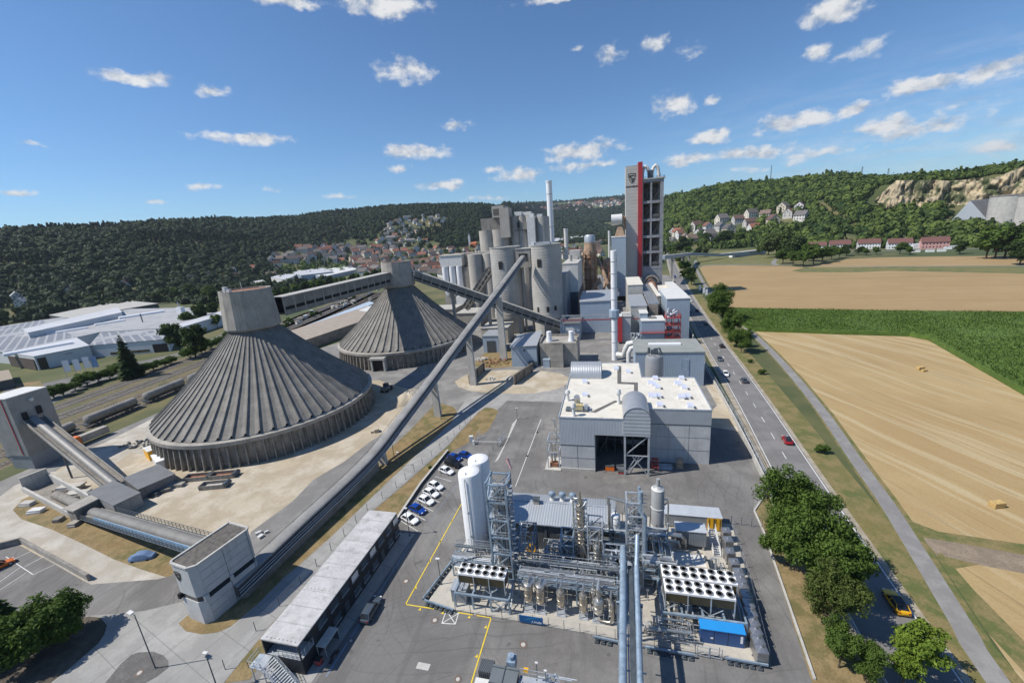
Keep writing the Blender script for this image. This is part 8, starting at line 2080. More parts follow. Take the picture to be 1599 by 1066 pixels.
line([G(845, 654), G(805, 759)], .16, MARK_W, 'white_line')
for a, b in (((9.5, 869), (52, 897)), ((52, 897), (85, 881)), ((39, 884.5), (66, 870)), ((22, 873), (47, 861)), ((-10, 915), (31, 886)), ((-10, 927), (41, 894)), ((-10, 898), (18, 880))): line([G(*a), G(*b)], .13, MARK_W, 'bay_line', .05)
for i, (u, v, s) in enumerate(((634, 907, .42), (679, 925, .42), (679, 968, .42), (661, 1040, .3), (715, 1060, .35), (817, 1006, .42), (548, 1000, .3), (218, 1050, .42), (742, 958, .3))):
 x, y = G(u, v); m = MB(); m.lathe([(s, 0), (.01, .004)], (x, y, .064), 20); t = empty('manhole_cover', (x, y, .06), 'round pale manhole cover set in the yard', 'manhole', 'manhole covers in the yard'); m.build('lid', CONC_L, t); MB().lathe([(s * 1.45, .0), (s * 1.02, .003)], (x, y, .062), 20).build('ring', M('manhole_ring', (.15, .115, .095), .9), t)
x, y = G(661, 1040); line([(x - .5, y), (x + .5, y)], .9, CONC_L, 'drain_plate', .066)
def low_wall(pts, h, w, label, mat, cap=None):
 t = empty('low_wall', (*pts[0], 0), label, 'wall'); m = MB()
 for a, b in zip(pts[:-1], pts[1:]): m.beam((*a, h / 2), (*b, h / 2), w, h)
 m.build('body', mat, t)
 if cap:
  m = MB()
  for a, b in zip(pts[:-1], pts[1:]): m.beam((*a, h + .05), (*b, h + .05), w + .15, .1)
  m.build('coping', cap, t)
low_wall([(-45.4, 63.8), (-46.0, 79), (-45.2, 95)], .7, .35, 'low dark retaining wall along the parked cars', STEEL_D, CONC_L)
low_wall([G(35, 848), G(140, 906)], 1.3, .4, 'rough concrete wall between dust road and small car park', CONC, CONC_D); low_wall([G(35, 848), G(-20, 862)], 1.5, .4, 'dark wall closing the corner of the small car park', CONC_D)
WL = [(31.6, 80.5), (32.6, 90), (33.9, 111), (34.9, 135), (35.8, 163), (38.5, 205)]
def road_wall():
 t = empty('noise_wall', (34, 120, 0), 'long pale concrete wall with a railing between the process hall and the main road', 'wall'); m = MB(); r = MB(); P = smooth_line(WL, 6)
 for a, b in zip(P[:-1], P[1:]): m.beam((*a, .8), (*b, .8), .35, 1.6)
 m.build('panel', CONC_L, t); r.railing([(a[0] + .3, a[1], 1.5) for a in P], 1.2, 2.5, .08); r.build('railing', GALV, t)
 t2 = empty('kerb_wall', (38.5, 205, 0), 'grey wall continuing beside the tall grey hall', 'wall'); m = MB(); Q = smooth_line([(38.7, 206), (41.5, 240), (46, 300), (53, 370)], 10)
 for a, b in zip(Q[:-1], Q[1:]): m.beam((*a, 1.2), (*b, 1.2), .4, 2.4)
 m.build('panel', CONC_L, t2)
 t3 = empty('guard_rail', (31, 75, 0), 'low kerb with metal crash barrier under the roadside trees', 'barrier'); m = MB(); Q = [(24.6, 46), (25.9, 59), (27.3, 73), (27.5, 79.2), (31.0, 84.5), (32.2, 90)]
 for a, b in zip(Q[:-1], Q[1:]): m.beam((*a, .15), (*b, .15), .3, .3)
 m.build('kerb', CONC_L, t3); m = MB(); Q = [(32.4, 40), (32.6, 55), (33.0, 72), (33.6, 92), (35.6, 130)]
 for a, b in zip(Q[:-1], Q[1:]): m.beam((*a, .65), (*b, .65), .08, .3)
 m.build('barrier', GALV, t3)
road_wall()
mesh_fence(px([(352, 1045), (400, 985), (470, 912), (574, 797), (619, 761), (660, 725), (700, 690), (718, 671), (735, 655)]), 1.9, 'post and wire fence along the concrete road behind the office block', 4.0, .06)
mesh_fence([(-38.0, 71), (-29.5, 100)], 2.0, 'wire fence behind the white tanks toward the gate', 2.5) if False else mesh_fence([G(735, 745), G(783, 690)], 2.0, 'wire fence beyond the white tanks toward the gate', 2.5)
t = empty('sliding_gate', (-38, 104, 0), 'grey sliding gate with barrier arm between parking and works road', 'gate'); m = MB()
for (u, v) in ((745, 690), (783, 693)):
 x, y = G(u, v)
 for k in range(6): m.beam((x - .3 + .1 * k, y - 1.5 + k * .9, 0), (x - .3 + .1 * k, y - 1.5 + k * .9, 2.2), .1)
 for z in (.2, 1.1, 2.2): m.beam((x - .3, y - 1.5, z), (x + .2, y + 3, z), .09)
m.build('gate_leaf', GALV, t); m = MB(); a = G(740, 694); b = G(783, 695); m.beam((*a, 1.0), (*b, 1.1), .14); m.obox((a[0], a[1], 0), (.6, .6, 1.3), 0); m.obox((a[0] - 1, a[1] + 1, 0), (1.2, .8, 2.2), .3); m.build('barrier_arm', OFFWHITE, t)
cover('traffic_island', px([(800, 662), (810, 650), (800, 672), (778, 718), (772, 722), (790, 690)]), .05, MATS['sandstone'] if 'sandstone' in MATS else CONC_L)
for u, v in ((839, 675), (823, 712)):
 x, y = G(u, v); t = empty('chain_post', (x, y, 0), 'small dark post on the white line before the process hall', 'post', 'chain posts on the white line'); MB().cyl((x, y, 0), (x, y, .9), .08).build('shaft', STEEL_D, t); MB().lathe([(.35, 0), (.35, .08), (.1, .15)], (x, y, 0), 12).build('foot', RUBBER, t)
rubble('junction_box', 409, 835, 4, 1.2, 'small white junction box on the dry grass beside the concrete road', OFFWHITE, .7, 1.2, 12, .8)
rubble('rock', 676, 634, 3, 1.0, 'dark rocks at the tip of the grass island', CONC_D, .8, 1.4, 13, .5); rubble('rock', 585, 674, 5, 1.4, 'pale rocks on the lane by the nearer cone hall', LIME, .6, 1.5, 14, .4)
x, y = G(604, 610); t = empty('wheel_loader', (x, y, 0), 'dusty grey wheel loader parked between the cone halls', 'loader'); m = MB(); m.box(x - 1.3, y - 2.2, .8, x + 1.3, y + 1.0, 2.0); m.build('body', CONC_D, t); MB().box(x - .9, y - .8, 2.0, x + .9, y + .8, 3.3).build('cab', GLASS_B, t)
for sx in (-1.2, 1.2):
 for sy in (-1.5, 1.6): MB().cyl((x + sx - .3, y + sy, .75), (x + sx + .3, y + sy, .75), .75, n=14).build('wheel', RUBBER, t)
MB().box(x - 1.5, y + 2.2, .3, x + 1.5, y + 3.4, 1.4).build('bucket', CONC, t)
for u, v, s, lab in ((1556, 791, 1.0, 'square straw bale on the near stubble field'), (1437, 577, 1.0, 'distant straw bale on the near stubble field'), (1443, 580, .7, 'small straw bale beside the distant one')):
 x, y = G(u, v); b = MB().obox((x, y, .02), (2.3 * s, 1.2 * s, 1.15 * s), .3).build('straw_bale', STRAW, bevel=.08); tag(b, lab, 'bale')
for i, (u, v) in enumerate(((1091, 458), (1097, 463), (1101, 466))):
 x, y = G(u, v); t = empty('flagpole', (x, y, 0), 'white banner flag on a pole beside the road, ' + ('largest', 'middle', 'right')[i] + ' of three', 'flag', 'banner flags by the road'); MB().cyl((x, y, 0), (x, y, 7), .07, n=6).build('pole', GALV, t); m = MB(); m.beam((x + .7, y, 3.2), (x + .7, y, 6.9), 1.3, .04) if False else m.box(x + .08, y - .03, 2.6, x + 1.5, y + .03, 6.9); m.build('banner', WHITE, t)
# ---------------------------------------------------------------- railway, factory and far surroundings
def railway():
 A = np.array([(-215, 30), (-203, 78), (-206, 130), (-212, 175), (-222, 240), (-240, 330), (-270, 450)], float)
 base = smooth_line([tuple(p) for p in [(-176, 20), (-184, 60), (-189, 90), (-192, 120), (-196, 150), (-202, 190), (-212, 250), (-232, 340), (-262, 450)]], 8)
 strip_mb(base, -52, 4, .012).build('railway_land', ground_mat('railway_grass', [(.145, .12, .06), (.095, .10, .035), (.175, .145, .085)], (.06, .2), fine=.5), kind='structure')
 for i, off in enumerate((0, -8, -14, -25, -30, -40, -45)):
  strip_mb(base, off - 2.2, off + 2.2, .03).build('track_bed', BALL, kind='structure')
  m = MB(); sl = MB()
  for d in (-.75, .75): strip_mb(base, off + d - .06, off + d + .06, .3, m)
  t = empty('railway_track', (float(base[3][0]) + off, float(base[3][1]), 0), 'railway track of the sidings, number counted from the loading tower: ' + ('first', 'second', 'third', 'fourth', 'fifth', 'sixth', 'seventh')[i], 'track', 'railway tracks')
  for a, b in zip(base[:-1], base[1:]):
   L_ = np.linalg.norm(b - a); d = unit(b - a); n = np.array([d[1], -d[0]])
   for k in range(int(L_ / 1.3)):
    c = a + d * k * 1.3 + n * off; sl.beam((*(c - n * 1.25), .13), (*(c + n * 1.25), .13), .3, .2)
  m.build('rail', STEEL_D, t); sl.build('sleepers', CONC if i > 2 else TIMBER, t, kind='stuff')
 return base
RB = railway()
def wagon(i, s, label):
 acc = 0
 for a, b in zip(RB[:-1], RB[1:]):
  L_ = np.linalg.norm(b - a)
  if acc + L_ > s: break
  acc += L_
 d = unit(b - a); c = a + d * (s - acc) + np.array([d[1], -d[0]]) * 0; rz = math.atan2(d[1], d[0])
 if i == 0:
  t = empty('tank_wagon', (0, 0, 0))
  MB().cyl((-6.2, 0, 2.45), (6.2, 0, 2.45), 1.35, n=24).build('tank', M('dusty_tank', (.30, .28, .25), .6, .2, var=.2, scale=.5, streak=.4), t)
  MB().cyl((-6.5, 0, 2.45), (-6.2, 0, 2.45), .8, 1.35, 24).build('tank_end', CONC, t); MB().cyl((6.2, 0, 2.45), (6.5, 0, 2.45), 1.35, .8, 24).build('tank_end', CONC, t)
  m = MB(); m.box(-6.9, -1.2, .9, 6.9, 1.2, 1.15); m.box(-6.9, -.5, .6, 6.9, .5, .9); m.railing([(-1.5, -.4, 3.8), (1.5, -.4, 3.8)], .8, .8, .05); m.build('underframe', STEEL_D, t)
  for x in (-4.6, -3.2, 3.2, 4.6):
   MB().cyl((x, -.8, .75), (x, .8, .75), .45, n=14).build('wheelset', STEEL_D, t)
  wagon.t = t
 else: t = copy_tree(wagon.t)
 t.location = (c[0], c[1], .1); t.rotation_euler = (0, 0, rz); t.scale = (1.4, 1.2, 1.2); tag(t, label, 'rail wagon', 'grey tank wagons on the first track')
for i, (s, lab) in enumerate(((66, 'tank wagon half hidden behind the corrugated loading tower'), (88, 'tank wagon in the open between loading tower and cone hall'), (110, 'next tank wagon, whose end is hidden by the cone hall'), (132, 'tank wagon mostly behind the nearer cone hall'), (205, 'tank wagon between the two cone halls'))):
 wagon(i, s, lab)
x, y = G(121, 697); t = empty('lorry', (x, y, 0), 'orange lorry cab beside the loading tower', 'lorry'); m = MB(); m.box(x - 1.2, y - 1.2, .6, x + 1.2, y + 1.0, 2.0); m.add([(x - 1.2, y - 1.2, 2.0), (x + 1.2, y - 1.2, 2.0), (x + 1.2, y + 1, 2.0), (x - 1.2, y + 1, 2.0), (x - 1.1, y - .9, 3.3), (x + 1.1, y - .9, 3.3), (x + 1.1, y + .9, 3.5), (x - 1.1, y + .9, 3.5)], [(0, 1, 5, 4), (1, 2, 6, 5), (2, 3, 7, 6), (3, 0, 4, 7), (4, 5, 6, 7)]); m.build('cab', ORANGE, t); MB().box(x - 1.0, y - 1.22, 2.1, x + 1.0, y - 1.0, 3.0).build('windscreen', GLASS_D, t)
for sx in (-1.05, 1.05): MB().cyl((x + sx - .15, y - .4, .5), (x + sx + .15, y - .4, .5), .5, n=14).build('wheel', RUBBER, t)
MB().box(x - 1.2, y + 1.1, .9, x + 1.2, y + 9, 3.2).build('trailer', CONC, t)
def solar_mat():
 s = NT('solar_roof'); w = s.math('SINE', s.math('MULTIPLY', s.vec('DOT_PRODUCT', s.P, (.5, .87, 0)), 2 * math.pi / 4.6)); w2 = s.noise(.05, 3, .6, stretch=(1, .3, 1))
 k = s.math('MULTIPLY', s.ramp(w, -.75, -.6), s.math('MULTIPLY', s.ramp(w2, .42, .46), s.ramp(s.noise(.018, 3, .6), .40, .44))); n = s.noise(.06, 4, .6)
 return s.done(s.mix(k, s.mix(n, (.29, .30, .315, 1), (.38, .385, .39, 1)), s.mix(n, (.12, .135, .165, 1), (.22, .235, .26, 1))), .65)
FW = M('white_factory_wall', (.58, .60, .62), .6, var=.08, scale=.1); SOLAR = solar_mat(); FROOF = M('factory_roof', (.50, .51, .53), .6, var=.12, scale=.05, dirt=(.36, .37, .39))
def quad_building(name, pts, h, label, wall, roof, z=7.0, cat='factory building', extra=None, over=.2):
 P = [G(u, v, z) for u, v in pts]; c = np.mean(np.array(P), 0); t = empty(name, (*c, 0), label, cat)
 b = MB().prism(P, 0, h).build('wall', wall, t); MB().prism([tuple(c + (np.array(p) - c) * 1.008) for p in P], h, h + .4).build('roof', roof, t)
 return t, P, c, b
t, P, c, b = quad_building('factory_hall', [(10, 551), (53, 557), (140, 540), (120, 528)], 8.5, 'white fronted factory hall with a dark side wall nearest the railway', FW, FROOF, 8.5)
MB().beam((*(np.array(P[0]) * .98 + np.array(P[1]) * .02 + np.array([.6, -.5])), 3.6), (*(np.array(P[0]) * .05 + np.array(P[1]) * .95 + np.array([.6, -.5])), 3.6), .3, 6.6).build('dark_side', M('brown_cladding', (.10, .075, .065), .6), b)
d = unit(np.array(P[2]) - np.array(P[1])); n = np.array([d[1], -d[0]])
q = np.array(P[1]) + d * 2.5 + n * .1; MB().obox((q[0], q[1], .2), (3.6, .3, 7), math.atan2(d[1], d[0])).build('glazed_corner', GLASS_D, b)
m = MB(); q = np.array(P[1]) + d * 12 + n * .1
for k in range(7): m.obox((q[0] + d[0] * (k * .55 + (1.2 if k else -.6)), q[1] + d[1] * (k * .55), 6.4), (.4 if k else 1.0, .1, .35 if k else .9), math.atan2(d[1], d[0]))
m.build('wall_mark', STEEL_D, b)
def barrel(u, v, z, L_, r, az, label):
 x, y = G(u, v, z); t = empty('rooflight', (x, y, z), label, 'rooflight', 'barrel rooflights on the factory roofs'); A = np.linspace(0, math.pi, 9); m = MB(); m.sm = True; ca, sa = math.cos(az), math.sin(az)
 V = []
 for e in (-L_ / 2, L_ / 2): V += [(x + ca * e - sa * r * math.cos(a), y + sa * e + ca * r * math.cos(a), z + r * .7 * math.sin(a)) for a in A]
 m.add(V, [(i, i + 1, 10 + i, 9 + i) for i in range(8)] + [tuple(range(9)), tuple(range(9, 18))[::-1]]); m.build('dome', WHITE, t); m = MB(); m.obox((x, y, z - .3), (L_ + .6, 2 * r + .6, .35), az); m.build('kerb', FROOF, t)
t2 = quad_building('factory_hall', [(140, 540), (157, 520), (270, 513), (262, 530)], 8, 'long white factory hall with a loading bay behind the lone spruce', FW, SOLAR, 8)
P = t2[1]; d = unit(np.array(P[3]) - np.array(P[0])); n = np.array([d[1], -d[0]]); q = np.array(P[0]) * .12 + np.array(P[3]) * .88 + n * .2; MB().obox((q[0], q[1], .1), (9, .6, 5.5), math.atan2(d[1], d[0])).build('loading_bay', BLACK, t2[3])
m = MB()
for f in (.3, .42, .55, .66): q = np.array(P[0]) * (1 - f) + np.array(P[3]) * f + n * .15; m.obox((q[0], q[1], 1), (7, .3, 1.6), math.atan2(d[1], d[0]))
m.build('window_strip', BROWNWOOD, t2[3])
quad_building('factory_hall', [(-60, 545), (10, 551), (120, 528), (65, 500), (-60, 520)], 7.5, 'factory hall with dark striped solar roof at the left edge', FW, SOLAR, 7.5)
quad_building('factory_hall', [(120, 527), (157, 519), (268, 512), (345, 492), (330, 480), (190, 483), (66, 500)], 7.2, 'wide factory hall with a plain pale grey roof in the middle of the works', FW, M('grey_factory_roof', (.34, .345, .35), .7, var=.18, scale=.06, dirt=(.20, .21, .225)), 7.2)
quad_building('factory_hall', [(36, 514), (44, 520), (190, 488), (184, 480)], 12, 'tall narrow white factory block with small dark windows', FW, FROOF, 12)
quad_building('factory_hall', [(77, 492), (110, 497), (247, 474), (190, 469)], 8, 'dark sided hall with a pale ribbed roof behind the factory', CLAD_DK, ROOFTOP, 8)
quad_building('factory_office', [(275, 508), (282, 512), (355, 490), (345, 486)], 8.5, 'three storey white factory office with rows of windows beside the cone hall', FW, FROOF, 8.5)
quad_building('garage', [(-30, 602), (20, 592), (14, 578), (-30, 585)], 4.5, 'flat roofed dark garage at the left edge behind the loading tower', CLAD_DK, TIMBER, 4.5)
for u, v, z, L_, r, lab in ((62, 545, 9, 30, 2.4, 'long white rooflight on the hall nearest the railway'), (105, 517, 7.7, 24, 2, 'white rooflight left on the middle factory hall'), (172, 504, 7.7, 20, 2, 'white rooflight in the centre of the middle factory hall'), (222, 492, 7.7, 34, 3, 'white rooflight at the right of the middle factory hall')): barrel(u, v, z, L_, r, 1.15, lab)
m = MB(); x, y = G(283, 488, 7.5); t = empty('roof_unit', (x, y, 7), 'white box with a thin chimney on the factory roof', 'roof unit'); MB().box(x - 3, y - 2, 7.4, x + 3, y + 2, 13).build('box', WHITE, t); MB().cyl((x - 1, y, 13), (x - 1, y, 18), .5).build('flue', GALV, t)
x, y = G(223, 503, 7.5); t = empty('roof_flue', (x, y, 7), 'thin dark flue on the factory roof', 'flue'); MB().cyl((x, y, 7.4), (x, y, 15), .45).build('pipe', STEEL_D, t)
for i, (u, v, mt) in enumerate(((105, 590, WHITE), (121, 588, WHITE), (136, 584, WHITE), (148, 583, M('flag_blue', (.22, .34, .50), .7)))):
 x, y = G(u, v); t = empty('factory_flag', (x, y, 0), ('white' if i < 3 else 'pale blue') + ' banner flag before the factory, ' + ('first', 'second', 'third', 'last')[i] + ' from the left', 'flag', 'banner flags before the factory'); MB().cyl((x, y, 0), (x, y, 10), .1, n=6).build('pole', GALV, t); MB().obox((x + 1.2, y + .8, 3.5), (2.8, .08, 6.2), .55).build('banner', mt, t)
x, y = G(130, 597, .7); car(x, y, .9, paint('silver', (.50, .51, .52), .6), 'silver car parked before the factory flags', z=.03)
cover('factory_yard', px([(-20, 640), (10, 605), (60, 600), (150, 580), (290, 548), (350, 520), (350, 530), (250, 565), (150, 598), (60, 640)]), .014, ASPH)
cover('factory_lawn', px([(20, 600), (62, 594), (75, 612), (30, 622)]), .018, DRYGR)
def long_shed(pts, h, z, label, wall, roof): return quad_building('long_shed', pts, h, label, wall, roof, z, 'shed')
long_shed([(438, 522), (470, 534), (600, 490), (575, 478)], 6, 6, 'long brown roofed platform shed between the cone halls', CONC_D, M('brown_sheet_roof', (.33, .28, .23), .8, var=.15, scale=.2, rib=(.6, (0, 1, 0))))
long_shed([(560, 485), (600, 470), (640, 462), (600, 490)], 6.1, 6.2, 'white roofed end of the platform shed beside the farther cone hall', CONC_D, OFFWHITE)
long_shed([(470, 512), (476, 516), (585, 474), (577, 471)], 3.5, 3.5, 'long blue white roof strip behind the platform shed', OFFWHITE, M('pale_blue_sheet', (.42, .50, .58), .5))
long_shed([(423, 433), (447, 438), (470, 424), (442, 420)], 9, 9, 'pale hall with white roof left of the avenue', OFFWHITE, FROOF); long_shed([(441, 420), (470, 430), (520, 424), (487, 412)], 10, 10, 'blue grey hall with large white roof behind the avenue', CLAD_BL, FROOF); long_shed([(480, 428), (505, 432), (560, 420), (535, 415)], 7, 7, 'glazed low hall with pale roof behind the avenue', CLAD_BL, OFFWHITE)
long_shed([(303, 446), (318, 452), (362, 442), (340, 438)], 6, 6, 'white flat roofed hall behind the factory trees', FW, OFFWHITE); long_shed([(368, 440), (378, 446), (416, 440), (402, 434)], 6, 6, 'white vaulted hall just left of the cone head', FW, OFFWHITE)
long_shed([(222, 453), (246, 458), (272, 452), (253, 448)], 9, 9, 'big white house with dark windows among the trees', FW, M('pale_house_roof', (.42, .43, .44), .7)); long_shed([(1155, 378), (1160, 381), (1196, 380.5), (1194, 377.5)], 6, 6, 'long white stable with dark doors beyond the conveyor bridge', FW, OFFWHITE)
cover('allotments', px([(440, 500), (560, 462), (640, 440), (640, 452), (560, 482), (450, 520)]), .012, ground_mat('allotment', [(.12, .13, .05), (.20, .18, .12), (.06, .09, .03)], (.05, .2), fine=.6))
for i in range(46):
 r = random.Random(100 + i); f = r.random(); u = 440 + 195 * f; v = 508 - 66 * f + r.uniform(-5, 9); x, y = G(u, v)
 if i % 2: tree('shrub', x, y, 0, r.uniform(.35, .7), 'garden_shrub', 'small shrub in the gardens below the gallery between the cone halls', 'shrub', 'garden shrubs below the gallery')
 else:
  t = empty('garden_hut', (x, y, 0), 'small hut in the gardens below the gallery between the cone halls', 'hut', 'garden huts below the gallery'); a = r.uniform(0, 3); MB().obox((x, y, 0), (3.5, 2.6, 2.3), a).build('wall', HOUSEWALL, t); MB().obox((x, y, 2.3), (4, 3.1, .25), a).build('roof', r.choice((OFFWHITE, CONC_D, TIMBER)), t)
# ---- houses
HP = {}
def house_proto(key, w, l, h, rh):
 m = MB(); m.gable(-w / 2, -l / 2, w / 2, l / 2, -2.5, h, h + rh - .02, 'y'); m.mi = 1
 for s in (-1, 1):
  for z in (1.0, 3.8) if h > 5 else (1.0,):
   for y in np.linspace(-l / 2 + 1.6, l / 2 - 1.6, max(2, int(l / 3))): m.box(s * w / 2 - .05 * s, y - .6, z, s * w / 2 + .05 * s, y + .6, z + 1.3)
  for x in (-w / 4, w / 4):
   for z in (1.0, 3.8) if h > 5 else (1.0,): m.box(x - .6, s * l / 2 - .05 * s, z, x + .6, s * l / 2 + .05 * s, z + 1.3)
  m.box(-.7, s * l / 2 - .05 * s, h + .3, .7, s * l / 2 + .05 * s, h + 1.6)
 wall = m.build('wall', [HOUSEWALL, GLASS_B]); wm = wall.data; bpy.data.objects.remove(wall)
 m = MB(); e = .45; k = rh / (w / 2); xo = w / 2 + e; zo = h - e * k
 m.add([(-xo, -l / 2 - e, zo), (0, -l / 2 - e, h + rh), (xo, -l / 2 - e, zo), (-xo, l / 2 + e, zo), (0, l / 2 + e, h + rh), (xo, l / 2 + e, zo), (-xo, -l / 2 - e, zo + .25), (0, -l / 2 - e, h + rh + .28), (xo, -l / 2 - e, zo + .25), (-xo, l / 2 + e, zo + .25), (0, l / 2 + e, h + rh + .28), (xo, l / 2 + e, zo + .25)],
          [(6, 7, 10, 9), (7, 8, 11, 10), (0, 3, 4, 1), (1, 4, 5, 2), (0, 1, 7, 6), (1, 2, 8, 7), (3, 9, 10, 4), (4, 10, 11, 5), (0, 6, 9, 3), (2, 5, 11, 8)])
 roof = m.build('roof', TILE_R); rm = roof.data; bpy.data.objects.remove(roof)
 m = MB(); m.box(w * .12, -l * .2, h + rh * .4, w * .12 + .8, -l * .2 + .8, h + rh + 1.1); ch = m.build('chimney', CONC_D); cm = ch.data; bpy.data.objects.remove(ch)
 HP[key] = (wm, rm, cm)
house_proto('a', 10, 12, 5.6, 4.6); house_proto('b', 9, 14, 5.4, 4.2); house_proto('c', 11, 11, 3.4, 5.2); house_proto('d', 9, 24, 6.0, 4.0); house_proto('e', 14, 18, 7.5, 6)
def house(key, x, y, z, rz, label, group, s=1.0, name='house', cat='house', roof=None, wall=None):
 t = empty(name, (x, y, z), label, cat, group, rz); t.scale = (s, s, s); w, r_, c = HP[key]
 a = mesh_obj('wall', w, t)
 b = mesh_obj('roof', r_, t); mesh_obj('chimney', c, b)
 if roof or wall:
  for o, m_ in ((b, roof), (a, wall)):
   if m_: o.data = o.data.copy(); o.data.materials[0] = m_
 return t
rh_ = random.Random(12)
LAB = 'small gabled house of the distant village below the western woods'
def village(n, poly, group, label, keys='aabbcd', smin=.8, smax=1.1, gap=11, roof=None):
 pts = []; us = [p[0] for p in poly]; vs = [p[1] for p in poly]; tries = 0
 while len(pts) < n and tries < 9000:
  tries += 1; u = rh_.uniform(min(us), max(us)); v = rh_.uniform(min(vs), max(vs))
  if not inside(poly, np.array([u]), np.array([v]))[0]: continue
  h_ = hit(u, v)
  if h_ is None: continue
  if any((h_[0] - p[0]) ** 2 + (h_[1] - p[1]) ** 2 < gap * gap for p in pts): continue
  pts.append(h_); k = rh_.choice(keys)
  house(k, h_[0], h_[1], h_[2], rh_.choice((.3, 1.9, .8, 2.4)) + rh_.uniform(-.2, .2), label, group, rh_.uniform(smin, smax), roof=roof if rh_.random() < .75 else None)
 return pts
V1 = village(205, [(405, 418), (432, 402), (470, 390), (520, 386), (560, 384), (620, 390), (700, 392), (760, 384), (762, 436), (700, 436), (640, 432), (600, 432), (560, 430), (530, 412), (500, 412), (470, 412), (440, 412)], 'red roofed houses of the western village', 'small gabled house with a tiled roof in the dense western village', smin=1.25, smax=1.7, gap=21)
V2 = village(44, [(590, 380), (602, 356), (625, 340), (690, 338), (700, 346), (660, 360), (645, 374), (690, 380), (640, 388)], 'houses climbing the clearing above the western village', 'small pale house climbing the clearing above the western village', smin=1.0, smax=1.35, gap=24, roof=M('slate_roof', (.17, .165, .165), .7, var=.35, scale=.05))
village(14, [(300, 420), (430, 415), (440, 440), (380, 434), (300, 440)], 'scattered houses at the foot of the western woods', 'house among trees at the foot of the western woods', smin=1.0, smax=1.4, gap=40)
V3 = village(32, [(1045, 384), (1055, 362), (1100, 352), (1160, 340), (1250, 326), (1262, 342), (1200, 358), (1150, 366), (1110, 380)], 'houses on the eastern slope beyond the fields', 'white gabled house among trees on the eastern slope', 'aab', 1.5, 1.9, 30)
V4 = village(16, [(860, 395), (880, 388), (945, 380), (950, 400), (880, 408)], 'houses behind the dusty cyclone ducts', 'house with red roof glimpsed behind the dusty ducts', smin=1.3, smax=1.6, gap=24)
V5 = village(60, [(870, 322), (900, 318), (960, 314), (970, 316), (970, 322), (900, 330), (860, 332), (815, 328)], 'houses of the hill town on the horizon', 'tiny house of the hill town on the far horizon', smin=2.2, smax=3.2, gap=40)
for (u, v, k, rz, s, lab) in ((40, 478, 'b', .5, 1.2, 'white house with a pale roof below the dark wood at the left edge'), (28, 468, 'a', 1.2, 1.1, 'dark roofed house behind the pale roofed one at the left edge'), (110, 459, 'a', .7, .9, 'small white house hidden in the dark wood'), (165, 446, 'a', 1.0, .9, 'house with orange roof peeping from the dark wood'), (198, 446, 'b', .4, 1.0, 'house with a broad brown roof at the wood edge'), (288, 446, 'a', .3, .9, 'grey house between tree tops left of the cone head'), (352, 438, 'b', 1.0, 1.0, 'house with dark hipped roof near the white vaulted hall'), (357, 411, 'd', .2, .7, 'house with a big blue solar roof at the foot of the wood'), (385, 412, 'b', .5, .9, 'low house right of the blue solar roof'), (411, 411, 'a', .8, .9, 'white gabled house alone before the wood'), (80, 453, 'b', .4, .9, 'house with dull red roof deep in the dark wood'),
                             (447, 458, 'a', .3, .8, 'white house with red roof right behind the cone head'), (434, 462, 'b', 1.1, .8, 'orange roofed shed behind the cone head')):
 h_ = hit(u, v); house(k, h_[0], h_[1], h_[2], rz, lab, None, s, roof=M('blue_solar_roof', (.16, .22, .32), .3) if 'solar' in lab else (M('dull_pale_roof', (.36, .37, .38), .7) if 'pale roof' in lab else None))
for i, (u, v, s) in enumerate(((1310, 390, 1.0), (1355, 388.5, 1.0), (1403, 388.5, 1.0), (1457, 388, 1.05), (1275, 391, .9))):
 h_ = hit(u, v); hs_ = house('d', h_[0], h_[1], h_[2], R(72), ('white terraced house with brown roof left of three at the field edge', 'white terraced house with brown roof in the middle of three', 'white terraced house with brown roof right of three', 'pink terraced house with brown roof at the field edge', 'partly hidden terraced house left of the row at the field edge')[i], 'terraced houses at the field edge', s * 1.5, roof=TILE_B, wall=PINK if i == 3 else WHITE); hs_.scale = (s * 1.3, s * .98, s * 1.3)
h_ = hit(1436, 388); t = empty('balcony_block', h_, 'low white block with dark balconies left of the pink house', 'house'); MB().obox(h_, (14, 9, 6), R(-15)).build('wall', FW, t); m = MB()
for z in (1.5, 4.2): m.obox((h_[0] + 1, h_[1] - 4.4, h_[2] + z), (11, .8, 1.2), R(-15))
m.build('balcony', CLAD_DK, t)
for i, (u, v) in enumerate(((1480, 389), (1488, 387.5), (1470, 393), (1452, 393.5), (1430, 394))):
 h_ = hit(u, v); t = empty('caravan', (h_[0], h_[1], h_[2]), 'white caravan or hut among the plots right of the terraced houses', 'caravan', 'caravans beside the terraced houses'); MB().obox(h_, (7, 3, 2.8), R(-15)).build('body', WHITE, t); MB().obox((h_[0], h_[1], h_[2] + 2.8), (7.4, 3.4, .25), R(-15)).build('roof', OFFWHITE, t)
h_ = hit(734, 384) or (-420, 1160, 0); t = empty('church', (h_[0], h_[1], h_[2]), 'church with a slim pale tower and orange roof in the western village', 'church'); x, y, z = h_
MB().box(x - 3, y - 3, z - 2, x + 3, y + 3, z + 30).build('tower', FW, t); m = MB(); m.lathe([(1.0, 30), (.3, 38), (.02, 44)], (x - 1.6, y, z), 6); m.lathe([(1.0, 30), (.3, 36), (.02, 40)], (x + 1.6, y, z), 6); m.build('spire', FW, t); m = MB(); m.gable(x + 3, y - 8, x + 24, y + 8, z - 2, z + 6, z + 12, 'x'); m.build('nave', M('orange_tiles', (.38, .12, .05), .85, var=.2), t)
